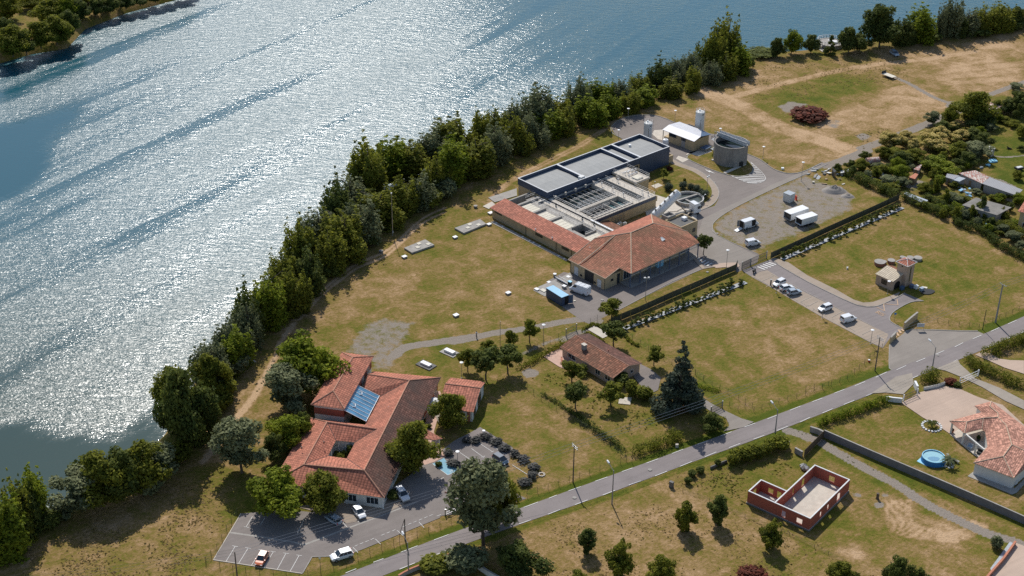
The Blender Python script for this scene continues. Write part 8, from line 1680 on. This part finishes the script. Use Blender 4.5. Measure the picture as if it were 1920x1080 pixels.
for i, (x, y, w_, k_) in enumerate([(280, 445, 90, 'bush'), (350, 425, 95, 'bush'), (410, 410, 80, 'bush'), (470, 385, 90, 'bush'), (540, 365, 105, 'bush'), (100, 500, 45, 'bushd'), (50, 520, 50, 'bushd'), (195, 460, 34, 'bushd'), (30, 560, 40, 'bushd')]):
    tree(k_, x, y, 0, w_ * 1.05, f'{ordn[i]} clipped shrub from the right lamp leftwards along the lower road edge', 'shrub', 'clipped shrubs below the road', k='I', H=3.0 if i < 5 else 1.5)
for i, (x, y, w_) in enumerate([(145, 300, 75), (435, 265, 80), (590, 300, 60), (705, 330, 66), (800, 400, 50), (868, 440, 82)]):
    tree('topi', x, y, 0, w_ * 2.0, ['brownish clipped ball bush left of the tanker top', 'largest clipped ball bush behind the round basin', 'clipped ball bush in the middle of the basin row', 'clipped ball bush right of the middle', 'half hidden clipped ball bush at the right of the row', 'big clipped ball bush at the right end by the bent lamp'][i], 'shrub', 'clipped ball bushes', k='T', H=2.3)
for k_, fr_, x, y, w_, H_, lb in (('bush', 'T', 470, 110, 60, 1.0, 'small loose shrub behind the clipped balls'), ('bushr', 'F', 1215, 440, 45, .9, 'red flowering shrub in the shade at the hall corner'), ('bushd', 'F', 1185, 445, 40, .9, 'dark shrub left of the red flowering one'), ('bushr', 'J', 1090, 955, 130, 1.2, 'pink flowering shrub beside the white gate'), ('bushd', 'J', 1160, 985, 90, 1.0, 'green shrub right of the pink flowering one')):
    tree(k_, x, y, 0, w_, lb, 'shrub', k=fr_, H=H_)
# hedges
def hedge(k, pts, w_, h, mat, lb, size=.17, dens=130, seed=1, z0=0):
    P = gp(k, pts); rs = np.random.RandomState(seed); A = ([], [], []); cs, rd = [], []
    for a, b in zip(P, P[1:]):
        L = (b - a).length; n = max(1, int(L / (w_ * .42)))
        for i in range(n):
            q = a.lerp(b, (i + rs.uniform(0, 1)) / n); 
            for zz in ((.35, .8) if h > 1.0 else (.5,)): cs.append((q.x + rs.normal() * w_ * .12, q.y + rs.normal() * w_ * .12, h * (zz + rs.uniform(-.12, .06)))); rd.append(w_ * rs.uniform(.42, .6))
    tot = sum((b - a).length for a, b in zip(P, P[1:])); leaf_quads(A, cs, rd, int(dens * tot * max(1, h * .8)), size, rs, min(1.0, h / w_ * .55)); me = leaf_mesh('foliage', *A, M[mat]); t_ = thing('hedge', lb, 'hedge', P[0]); o = bpy.data.objects.new('foliage', me); COL.objects.link(o); o.parent = t_; o.location = -P[0]
    mb = MB()
    for a, b in zip(P, P[1:]):
        n = max(1, int((b - a).length / 1.5))
        for i in range(n): q = a.lerp(b, (i + .5) / n); mb.bar(q, q + Vector((0, 0, h * .6)), .04)
    mb.build('stems', M['bark'], t_); return t_
hedge('I', [(760, 240), (900, 188), (1040, 140), (1142, 102)], 1.6, 2.0, 'leaf_bright', 'bright clipped hedge between the road and the villa garden', seed=2)
hedge('J', [(1290, 700), (1340, 760), (1500, 840), (1700, 930), (1940, 1030)], 2.3, 2.4, 'leaf_green', 'long dark green hedge beside the gravel lane at the right', seed=3)
hedge('J', [(720, 960), (800, 930), (930, 890)], 3.0, 2.8, 'leaf_green', 'rounded dark hedge clump at the foot of the entrance street lamp', seed=4)
hedge('p', [(1845, 668), (1880, 655), (1930, 636)], 2.4, 2.6, 'leaf_green', 'dark shrubs at the right edge beside the grey barred gate', seed=34)
hedge('C', [(1275, 335), (1340, 315), (1450, 280), (1560, 240)], 2.6, 2.3, 'leaf_green', 'dense hedge by the road at the corner of the bungalow garden', seed=5)
hedge('I', [(120, 235), (180, 228), (235, 235)], 2.4, 2.2, 'leaf_green', 'hedge clump by the mailbox at the bungalow drive', seed=6)
hedge('D', [(470, 590), (560, 540), (660, 480), (760, 430), (800, 400)], 1.8, 1.2, 'leaf_green', 'low rough hedge between the wire fence and the terrace', seed=7, dens=100)
hedge('D', [(940, 310), (1010, 262), (1085, 290)], 1.0, .8, 'leaf_green', 'low hedge around the pale slab behind the bungalow', seed=8); hedge('D', [(950, 320), (1000, 350), (1080, 380)], .9, .7, 'leaf_green', 'low hedge on the near side of the pale slab', seed=9)
hedge('C', [(870, 70), (920, 110), (990, 160), (1080, 225), (1150, 270), (1200, 320)], 1.6, 1.4, 'leaf_dark', 'ivy covered stretch along the lower wire fence', seed=10, dens=90)
hedge('D', [(640, 770), (690, 800), (760, 840), (810, 880), (900, 930), (990, 1000)], 1.1, .9, 'leaf_dark', 'string of small bushes along the upper wire fence of the garden', seed=11, dens=60)
hedge('D', [(1225, 340), (1290, 395), (1340, 425)], .9, .7, 'leaf_green', 'low growth along the fence by the big lawn', seed=12)
hedge('H', [(0, 960), (120, 1020), (260, 1050)], 2.0, 1.0, 'leaf_bright', 'bright rough growth behind the cedar at the lawn edge', seed=13, dens=80)
hedge('G', [(1175, 190), (1260, 225), (1360, 275), (1460, 320), (1530, 355)], 2.6, 2.6, 'leaf_dark', 'tall dark hedge between the gravel lot and the allotments', seed=14)
hedge('L', [(700, 385), (820, 445), (950, 505), (1050, 545), (1125, 590)], 2.4, 2.4, 'leaf_dark', 'tall dark hedge above the right lawn, left of the gap', seed=15)
hedge('L', [(1200, 625), (1300, 672), (1420, 715), (1540, 760), (1640, 850), (1760, 925), (1900, 985), (2000, 1030)], 2.3, 2.3, 'leaf_dark', 'tall dark hedge above the right lawn, right of the gap', seed=16)
hedge('L', [(930, 400), (1050, 470), (1200, 545), (1390, 620)], 2.5, 2.3, 'leaf_dark', 'second dark hedge row behind the lawn hedge', seed=17); hedge('L', [(1200, 480), (1300, 530), (1400, 580)], 1.8, 2.0, 'leaf_bright', 'short bright yellowish hedge in the allotments', seed=18)
hedge('L', [(1660, 690), (1760, 720), (1930, 790)], 2.6, 2.4, 'leaf_green', 'green hedge in front of the house at the right edge', seed=19); hedge('L', [(1000, 240), (1080, 240), (900, 290)], 1.5, 1.5, 'leaf_dark', 'dark hedge around the small orange roofed hut', seed=20)
hedge('M', [(0, 375), (90, 365), (180, 360)], 2.5, 1.4, 'leaf_dark', 'low dark scrub at the far point above the water', seed=21)
# saplings in white strips
def strip(k, a, b, w_, n, lb, seed):
    a, b = g(k, *a), g(k, *b); d = (b - a).normalized(); nn = Vector((-d.y, d.x, 0)) * w_ / 2; sheet('white_chip_strip', [a - nn, b - nn, b + nn, a + nn], M['tarp_white']); rs = random.Random(seed)
    for i in range(n):
        q = a.lerp(b, (i + .5) / n) + nn * rs.uniform(-.8, .9) + d * rs.uniform(-.3, .3); s_ = rs.uniform(.7, 1.25); o = place(PT['sap' if rs.random() < .5 else 'sap2'], (q.x, q.y, 0), rs.uniform(0, 6), f'sapling planted in the white strip {lb}', 'saplings in the white strip ' + lb, (s_ * 2.2, s_ * 2.2, s_ * 1.25)); o['category'] = 'sapling'
M['tarp_white'] = dull('tarp_white', (.42, .43, .44), .8, .3, 2.5)
strip('p', (1170, 617), (1398, 530), 1.5, 36, 'by the big left lawn', 4); strip('p', (1466, 487), (1692, 390), 1.4, 40, 'by the right lawn', 5)
# ALLOTMENTS AND HOUSE AT THE RIGHT
al = [('flw', 590, 690, 185, 190, 'yellow flowering chestnut standing alone by the lane'), ('flw', 728, 645, 140, 130, 'smaller yellow flowering chestnut right of the lone one'), ('flw', 1040, 640, 190, 190, 'yellow flowering chestnut, the upper one of the big group'), ('flw', 1035, 720, 200, 230, 'widest yellow flowering chestnut in the middle of the group'), ('flw', 830, 745, 160, 130, 'yellow flowering chestnut at the left of the big group'), ('flw', 1250, 640, 165, 190, 'yellow flowering chestnut at the right of the big group'), ('flw', 1205, 500, 100, 110, 'half hidden yellow topped chestnut at the back'),
      ('rnd3', 1010, 450, 140, 110, 'grey green tree on the lane behind the chestnuts'), ('rnd1', 1170, 450, 200, 140, 'pointed green tree at the lane fork'), ('rnd1', 1430, 440, 340, 290, 'very large green tree at the lane fork'), ('rnd2', 1480, 480, 200, 260, 'dark undergrowth tree below the very large one'), ('rnd2', 1120, 520, 130, 160, 'dark tree between chestnuts and the large tree'),
      ('rnd2', 1420, 620, 160, 190, 'dark tree right of the chestnuts'), ('rnd4', 1480, 580, 120, 100, 'bright tree right of the chestnuts, towards the meadow'), ('rnd2', 1500, 680, 160, 150, 'dark tree at the edge of the small paddock'), ('rnd1', 1250, 790, 190, 200, 'green tree below the chestnuts'), ('rnd3', 1430, 800, 190, 230, 'grey green tree above the white hut roof'), ('rnd2', 1340, 880, 170, 180, 'dark tree between the grey green tree and the huts'),
      ('rnd4', 1080, 920, 180, 260, 'bright yellowish tree in the middle of the allotments'), ('rnd2', 960, 880, 120, 120, 'dark tree left of the bright one'), ('rnd1', 820, 810, 140, 160, 'green tree below the left chestnut'), ('rnd1', 640, 790, 120, 160, 'green tree below the lone chestnut'), ('rnd1', 520, 790, 130, 130, 'green tree at the upper left of the allotments'), ('rnd2', 700, 860, 150, 160, 'dark tree in the left allotments'), ('rnd4', 640, 930, 160, 110, 'bright small tree over the left huts'), ('rnd2', 560, 920, 90, 110, 'dark small tree left of the bright one'),
      ('rnd2', 330, 800, 95, 95, 'dark tree at the lane edge of the allotments'), ('rnd1', 300, 910, 130, 120, 'green tree left of the striped barrel'), ('rnd2', 185, 890, 95, 95, 'small dark tree at the left corner of the allotments'), ('rnd2', 55, 930, 95, 75, 'dark bush by the dumped rubbish'), ('rnd1', 430, 980, 120, 100, 'small tree with a clear stem on the bare allotment'), ('rnd4', 680, 1010, 170, 150, 'bright tree beside the orange roofed hut'), ('rnd3', 560, 1060, 110, 150, 'grey leaved bush at the allotment hedge'), ('rnd3', 700, 1080, 110, 110, 'grey leaved bush right of the other at the hedge'),
      ('rnd2', 1760, 340, 170, 180, 'dark tree on the far lane, left one'), ('rnd2', 1860, 330, 230, 200, 'dark tree on the far lane, right one'), ('rnd3', 1840, 110, 90, 120, 'greyish tree top on the far lane'), ('rnd2', 1870, 390, 150, 90, 'dark tree right of the striped shed'), ('rnd1', 1650, 320, 130, 130, 'green tree behind the striped shed'), ('rnd4', 1660, 420, 90, 80, 'bright bush in front of the striped shed'), ('rnd1', 1740, 430, 75, 110, 'round bush row in the paddock, left'), ('rnd1', 1810, 470, 80, 100, 'round bush row in the paddock, right'), ('rnd3', 1580, 520, 90, 100, 'thin grey tree in the paddock'), ('rnd1', 1900, 580, 120, 80, 'green tree at the right edge of the paddock'), ('rnd2', 1895, 710, 60, 70, 'dark bush at the right edge')]
for k_, x, y, h_, w_, lb in al: tree(k_, x, y, h_ * 1.12, w_ * 1.25, lb, 'tree', 'allotment trees', k='K')
al2 = [('rnd1', 930, 330, 110, 110, 'bushy tree right of the orange roofed hut'), ('bush', 1050, 320, 60, 60, 'round bright bush in the allotment middle'), ('rnd1', 1100, 440, 100, 140, 'loose green bush above the second hedge'), ('rnd3', 1270, 450, 95, 110, 'grey tree left of the flat roofed hall'), ('rnd3', 1200, 400, 80, 100, 'grey green shrub in the allotment rows'), ('rnd1', 1240, 280, 80, 110, 'green tree under the grey hut roofs'), ('rnd1', 1430, 250, 70, 90, 'green tree beside the rusty roof, upper'), ('rnd1', 1540, 310, 80, 90, 'green tree beside the rusty roof, middle'), ('rnd4', 1690, 430, 100, 110, 'bright yellow green tree above the flat hall roof'), ('rnd3', 1440, 340, 60, 90, 'pale shrub among allotment beds'),
       ('rnd4', 1860, 440, 120, 130, 'bright tree beside the house at the right edge'), ('rnd2', 1770, 400, 90, 90, 'dark tree above the flat hall'), ('pine', 1490, 570, 200, 150, 'dark conifer in front of the flat roofed hall'), ('rnd2', 1600, 680, 110, 110, 'dark tree under the flat hall, towards the lawn hedge'), ('rnd3', 1720, 740, 100, 110, 'grey shrub in front of the right house'), ('rnd3', 1820, 830, 120, 130, 'grey shrub at the lower right of the house'), ('rnd2', 1640, 600, 80, 120, 'dark shrub right of the conifer'), ('rnd1', 1860, 200, 100, 90, 'green tree at the right edge by the parked trailer'), ('rnd3', 1880, 900, 90, 90, 'loose shrub at the right end of the lawn hedge'), ('rnd1', 1350, 420, 60, 90, 'low shrub before the flat hall'), ('bush', 1610, 400, 60, 70, 'bright shrub on the far side of the flat hall')]
for k_, x, y, h_, w_, lb in al2: tree(k_, x, y, h_ * 1.1, w_ * 1.2, lb, 'tree', 'allotment shrubs', k='L')
ra_ = random.Random(77); apoly = [(1590, 330), (1640, 300), (1690, 290), (1760, 300), (1830, 320), (1860, 370), (1900, 400), (1905, 455), (1820, 440), (1740, 400), (1690, 372), (1640, 355)]
nb = 0; tries = 0
while nb < 70 and tries < 900:
    tries += 1; x, y = ra_.uniform(1590, 1915), ra_.uniform(290, 470)
    if not bool(inside(np.array([x]), np.array([y]), apoly)[0]): continue
    if any(abs(x - cx) < rx and abs(y - cy) < ry for cx, cy, rx, ry in ((1715, 335, 26, 14), (1850, 352, 45, 24), (1848, 388, 42, 20), (1710, 365, 24, 10), (1645, 333, 14, 8), (1800, 345, 20, 10))): continue
    kk = ra_.choice(['bush', 'bushb', 'bushb', 'bushg', 'bushd', 'yng', 'egg']); nb += 1
    tree(kk, x, y, 0, ra_.uniform(12, 22), 'low bush growing in the allotment plots', 'shrub', 'bushes in the allotments', H=ra_.uniform(1.2, 3.0) if kk != 'egg' else ra_.uniform(3, 4.5))
def hut(k, corners, h, lb, wallm, roofm, name='shed', slope=.3, group='allotment huts'):
    P = gp(k, corners, h); c = sum(P, Vector()) / 4; t_ = thing(name, lb, 'shed', (c.x, c.y, 0), 0, group); mb = MB(); W_ = [c + (p - c) * .9 for p in P]; mb.prism(W_, 0, h - .12); mb.build('wall', M[wallm], t_)
    Rf = [P[0] + Vector((0, 0, slope)), P[1] + Vector((0, 0, slope)), P[2], P[3]]; mb = MB(); mb.slope(Rf); mb.face([p - Vector((0, 0, .1)) for p in Rf][::-1])
    for i in range(4): a, b = Rf[i - 1], Rf[i]; d = Vector((0, 0, .1)); mb.face([a, b, b - d, a - d])
    mb.build('roof', M[roofm], t_)
    a, b = W_[2], W_[3]; m_ = a.lerp(b, .5); dd = (b - a).normalized(); nn = Vector((-dd.y, dd.x, 0)); nn = nn if nn.dot(m_ - c) > 0 else -nn; MB().box(m_ + nn * .03 + Vector((0, 0, .95)) - Vector((0, 0, m_.z)), (.8, .06, 1.7), 0, MR(math.atan2(dd.y, dd.x), 3, 'Z')).build('door', M['wood'], t_); return t_
hut('K', [(1585, 230), (1710, 265), (1610, 305), (1560, 285)], 2.3, 'striped rusty and white roofed shed by the very large tree', 'wall_grey', 'rust', slope=.35)
hut('L', [(830, 140), (862, 152), (830, 190), (768, 172)], 2.2, 'small hut with an orange red roof on the bare ground', 'wood', 'orange_terracotta')
hut('L', [(1150, 145), (1275, 165), (1215, 195), (1135, 170)], 2.2, 'grey flat hut left of the rusty long roof', 'wall_grey', 'corrugated'); hut('L', [(1265, 172), (1335, 192), (1275, 215), (1205, 197)], 2.1, 'small shiny grey hut roof below the flat one', 'wall_grey', 'tarp')
hut('L', [(1430, 115), (1572, 182), (1500, 235), (1268, 130)], 2.6, 'long shed with a blotchy rusty roof', 'wall_grey', 'rust', slope=.4); hut('L', [(1575, 185), (1905, 310), (1850, 355), (1500, 235)], 2.6, 'long shed with a grey corrugated roof, joined to the rusty one', 'wall_grey', 'corrugated', slope=.4)
hut('L', [(1440, 380), (1795, 480), (1650, 552), (1300, 450)], 3.0, 'low hall with a flat pale grey roof', 'wall_grey', 'concrete_mid', slope=.2); hut('L', [(740, 322), (960, 405), (930, 440), (715, 335)], 1.9, 'long low shelter with a broken white roof', 'wood', 'tarp', slope=.1)
hut('K', [(1565, 665), (1632, 692), (1600, 715), (1555, 700)], 2.0, 'tiny white roofed lean to at the paddock edge', 'wall_grey', 'white_dirty'); hut('K', [(860, 865), (900, 850), (870, 905), (815, 890)], 2.0, 'small shelter with a white and red edge under the trees', 'concrete', 'rust')
hut('K', [(90, 905), (185, 890), (180, 910), (85, 930)], 1.0, 'low pale cold frame at the corner of the dump', 'concrete', 'white_dirty', slope=.05); hut('L', [(0, 90), (10, 80), (45, 110), (20, 125)], 1.9, 'dark screen shed at the lane corner', 'dark_metal', 'dark_metal', slope=.05)
b = g('K', 400, 850); f = Fr(b, 15); t_ = thing('striped_tank', 'rusty striped cylindrical tank lying in the allotments', 'tank', b); MB().lathe(f(-2, 0, 1.2), [(0, 0), (1.2, .02), (1.2, 4.0), (0, 4.02)], 18, 0, (f(1, 0) - f(0, 0)).to_track_quat('Z', 'Y').to_matrix()).build('shell', M['rust'], t_); MB().frbox(f, -1.6, -1.3, -.8, .8, 0, .6).build('cradle', M['concrete'], t_); MB().frbox(f, 1.2, 1.5, -.8, .8, 0, .6).build('cradle', M['concrete'], t_)
rs = random.Random(9)
for (x, y, n, rr, lb, mts) in ((380, 175, 16, 3.0, 'scrap panel in the row behind the lot hedge', ['white_dirty', 'scrap_mix', 'tarp']), (560, 165, 10, 3.0, 'scrap sheet under the left allotment trees', ['white_dirty', 'scrap_mix']), (740, 90, 8, 2.0, 'pale board by the allotment shelter', ['white_dirty', 'wood']), (1330, 325, 10, 2.2, 'blue grey pallet piece in the allotment beds', ['tarp', 'blue_roof'])):
    for i in range(n):
        q = g('L', x + rs.uniform(-60, 60), y + rs.uniform(-40, 40)); tag(MB().box(q + Vector((0, 0, rs.uniform(.1, .7))), (rs.uniform(.5, 1.8), rs.uniform(.4, 1.0), rs.uniform(.05, .3)), 0, Euler((rs.uniform(-.4, .4), rs.uniform(-.3, .3), rs.uniform(0, 3))).to_matrix()).build('scrap_sheet', M[rs.choice(mts)]), lb, 'scrap', lb + 's')
for k_, x, y, w_, d_, mt, lb in (('K', 1610, 815, 2.6, 1.8, 'sky_blue', 'light blue tarpaulin heap at the paddock edge'), ('L', 1480, 665, 4.5, 1.5, 'blue_roof', 'bright blue tarpaulin beyond the lawn hedge'), ('K', 1560, 860, 1.2, .8, 'sky_blue', 'small blue tub beside the tarpaulin heap'), ('K', 1490, 885, 1.0, .7, 'tarp', 'grey blue tub in the shade below the tarpaulin heap')):
    b = g(k_, x, y); mb = MB(); rs2 = random.Random(x)
    for i in range(5): mb.box(b + Vector((rs2.uniform(-.5, .5) * w_ * .5, rs2.uniform(-.5, .5) * d_ * .5, .2 + .05 * i)), (w_ * .6, d_ * .7, .35), 0, Euler((rs2.uniform(-.2, .2), rs2.uniform(-.2, .2), rs2.uniform(-.5, .5))).to_matrix())
    tag(mb.build('tarpaulin', M[mt]), lb, 'tarpaulin')
b = g('K', 1868, 900); t_ = thing('small_trailer', 'small dark trailer with a white load on the paddock', 'trailer', b); RM = MR(R(25), 3, 'Z'); MB().box(b + Vector((0, 0, .7)), (2.6, 1.5, .5), 0, RM).build('box', M['dark_metal'], t_); MB().box(b + Vector((0, 0, .98)), (1.9, 1.0, .1), 0, RM).build('load', M['white_dirty'], t_)
for s in (-.8, .8): MB().lathe(b + RM @ Vector((0, s + .1, .35)), [(0, 0), (.33, 0), (.33, .18), (0, .18)], 12, 0, RM @ MR(R(90), 3, 'X')).build('wheel', M['rubber'], t_)
# lying dark dog / foal on its pale patch
b = g('K', 1775, 692); an_ = thing('dog', 'black dog lying on a bare pale patch in the paddock', 'dog', b)
P = {'pel': (-.45, 0, .28), 'mid': (0, 0, .3), 'che': (.4, 0, .34), 'nec': (.62, 0, .6), 'hed': (.78, 0, .78), 'muz': (.98, 0, .72), 'ta': (-.75, .1, .15), 'tb': (-1.0, .25, .06), 'kA': (-.2, .28, .18), 'fA': (-.3, .34, .05), 'kB': (-.2, -.28, .18), 'fB': (-.3, -.34, .05), 'eA': (.55, .2, .14), 'pA': (.9, .2, .05), 'eB': (.55, -.2, .14), 'pB': (.9, -.2, .05), 'r1': (.74, .1, .92), 'r2': (.74, -.1, .92)}
rd_ = {'pel': .24, 'mid': .22, 'che': .26, 'nec': .14, 'hed': .14, 'muz': .07, 'ta': .05, 'tb': .03, 'kA': .11, 'fA': .05, 'kB': .11, 'fB': .05, 'eA': .08, 'pA': .05, 'eB': .08, 'pB': .05, 'r1': .03, 'r2': .03}
E_ = [('pel', 'mid'), ('mid', 'che'), ('che', 'nec'), ('nec', 'hed'), ('hed', 'muz'), ('pel', 'ta'), ('ta', 'tb'), ('pel', 'kA'), ('kA', 'fA'), ('pel', 'kB'), ('kB', 'fB'), ('che', 'eA'), ('eA', 'pA'), ('che', 'eB'), ('eB', 'pB'), ('hed', 'r1'), ('hed', 'r2')]
ks = list(P); me = bpy.data.meshes.new('body'); me.from_pydata([P[k] for k in ks], [(ks.index(a), ks.index(c)) for a, c in E_], []); o = bpy.data.objects.new('body', me); COL.objects.link(o); o.parent = an_; me.materials.append(M['black']); o.modifiers.new('skin', 'SKIN'); o.modifiers.new('sub', 'SUBSURF').levels = 1
for i, k in enumerate(ks): me.skin_vertices[0].data[i].radius = (rd_[k],) * 2; me.skin_vertices[0].data[i].use_root = (k == 'pel')
an_.rotation_euler = (0, 0, R(165))
# house at the right edge
hr = thing('two_storey_house', 'two storey beige house with a red tiled roof at the right edge', 'house', g('L', 1930, 640, 0))
q0, q1 = g('L', 1850, 690, 0), g('L', 1890, 725, 0); f = Fr(q0, -30)
MB().frbox(f, 0, 8, 0, 9, 0, 5.6).build('wall', M['wall_beige'], hr); sroof([[f(-.6, -.6, 5.5), f(8.6, -.6, 5.5), f(4, 4.5, 7.4)], [f(8.6, -.6, 5.5), f(8.6, 9.6, 5.5), f(4, 4.5, 7.4)], [f(8.6, 9.6, 5.5), f(-.6, 9.6, 5.5), f(4, 4.5, 7.4)], [f(-.6, 9.6, 5.5), f(-.6, -.6, 5.5), f(4, 4.5, 7.4)]], 'tiles_red', hr)
for s, zz in ((1.2, .9), (1.2, 3.6), (4.6, .9), (4.6, 3.6)): fwin(hr, f, 'v-', s, s + 1.2, zz, zz + 1.3, 0, 2, 'white_paint')
for s, zz in ((2, 3.6), (5, 3.6)): fwin(hr, f, 'u-', s, s + 1.1, zz, zz + 1.3, 0, 2, 'white_paint')
# rough tufts of the unmown meadows, verges and garden
rs = np.random.RandomState(44); TV, TT = [], []
def tufts(k, poly, n, size, hmul=1.0):
    P = poly_px(k, poly); xs_, ys_ = [p[0] for p in P], [p[1] for p in P]
    X, Y = rs.uniform(min(xs_), max(xs_), n * 2), rs.uniform(min(ys_), max(ys_), n * 2)
    cl = np.array([pnoise(Vector((x * .12, y * .12, 3.0))) + .5 * pnoise(Vector((x * .5, y * .5, 9.0))) for x, y in zip(X, Y)]); ok = inside(X, Y, P) & (cl > rs.uniform(-.25, .9, len(X))) & (rs.uniform(0, 1, len(X)) < np.clip(seg_dist(X, Y, P) / 6, 0, 1) * .6)
    X, Y = X[ok], Y[ok]; tone = rs.uniform(0, 1, len(X)) * .6 + .4 * (cl[ok] > .2)
    for rep_ in range(3):
        a = rs.uniform(0, 6.28, len(X)); s_ = size * rs.uniform(.5, 1.4, len(X)); dx, dy = np.cos(a) * s_, np.sin(a) * s_; h_ = s_ * rs.uniform(.25, .75, len(X)) * hmul; lx, ly = rs.normal(0, .4, len(X)) * s_, rs.normal(0, .4, len(X)) * s_
        z0 = np.full(len(X), .0); TV.append(np.stack([np.stack([X - dx, Y - dy, z0], 1), np.stack([X + dx, Y + dy, z0], 1), np.stack([X + dx * .6 + lx, Y + dy * .6 + ly, h_], 1), np.stack([X - dx * .6 + lx, Y - dy * .6 + ly, h_], 1)], 1)); TT.append(np.repeat(tone, 4))
M['tuft'] = leaf('tuft', (.20, .175, .05), (.46, .34, .17), .5); M['tuft_green'] = leaf('tuft_green', (.12, .135, .025), (.27, .25, .06), .5)
tufts('p', [(1000, 985), (1250, 888), (1390, 840), (1400, 940), (1700, 1075), (1940, 1075), (1900, 1120), (980, 1120), (940, 1035)], 16000, .17)
tufts('p', [(0, 1000), (150, 985), (300, 905), (420, 880), (440, 950), (400, 1050), (380, 1110), (0, 1110)], 9000, .20)
tufts('p', [(1400, 122), (1500, 108), (1700, 100), (1720, 150), (1560, 180), (1450, 200), (1380, 180)], 6000, .22)
tufts('p', [(1560, 250), (1650, 235), (1680, 250), (1600, 290)], 1500, .25)
me = leaf_mesh('meadow_tufts', TV, TT, TT, M['tuft']); o = bpy.data.objects.new('meadow_tufts', me); COL.objects.link(o); tag(o, 'straw coloured rough tufts of the unmown meadow grass', 'grass', None, 'stuff')
TV, TT = [], []
tufts('D', [(480, 650), (700, 560), (880, 640), (1150, 720), (1480, 800), (1520, 1020), (1250, 1080), (900, 900), (640, 760)], 4500, .22)
tufts('I', [(0, 560), (200, 480), (560, 400), (700, 420), (740, 440), (360, 620), (380, 700), (700, 860), (600, 840), (200, 650), (0, 590)], 6000, .22); tufts('I', [(560, 250), (700, 260), (800, 320), (1040, 440), (1500, 650), (1500, 690), (1000, 480), (760, 370)], 3500, .18)
tufts('p', [(1590, 330), (1700, 290), (1850, 330), (1910, 440), (1800, 430), (1690, 372)], 5000, .25); tufts('p', [(440, 760), (560, 600), (640, 520), (660, 530), (580, 610), (470, 770)], 2500, .2)
me = leaf_mesh('garden_weeds', TV, TT, TT, M['tuft_green']); o = bpy.data.objects.new('garden_weeds', me); COL.objects.link(o); tag(o, 'green weeds and long grass in gardens, plots and along the tracks', 'weeds', None, 'stuff')
for k, x, y, r_ in (('C', 907, 602, .42), ('C', 1370, 430, .45), ('G', 250, 610, .35), ('J', 950, 640, .3), ('T', 1080, 135, .3), ('AF', 1612, 680, .4), ('E', 1705, 722, .35)):
    b = g(k, x, y); o = MB().lathe((b.x, b.y, .15), [(r_, 0), (r_, .012), (0, .014)], 16).build('manhole_cover', M['concrete']); o['kind'] = 'structure'
# ---- clean up unused prototypes
def drop(o):
    for c in list(o.children): drop(c)
    bpy.data.objects.remove(o)
for d_ in (PT, CARS):
    for o in d_.values():
        if not o.get('_used'): drop(o)
for o in list(SC.objects):
    for k in ('_used', '_H', '_W', '_L'):
        if k in o: del o[k]
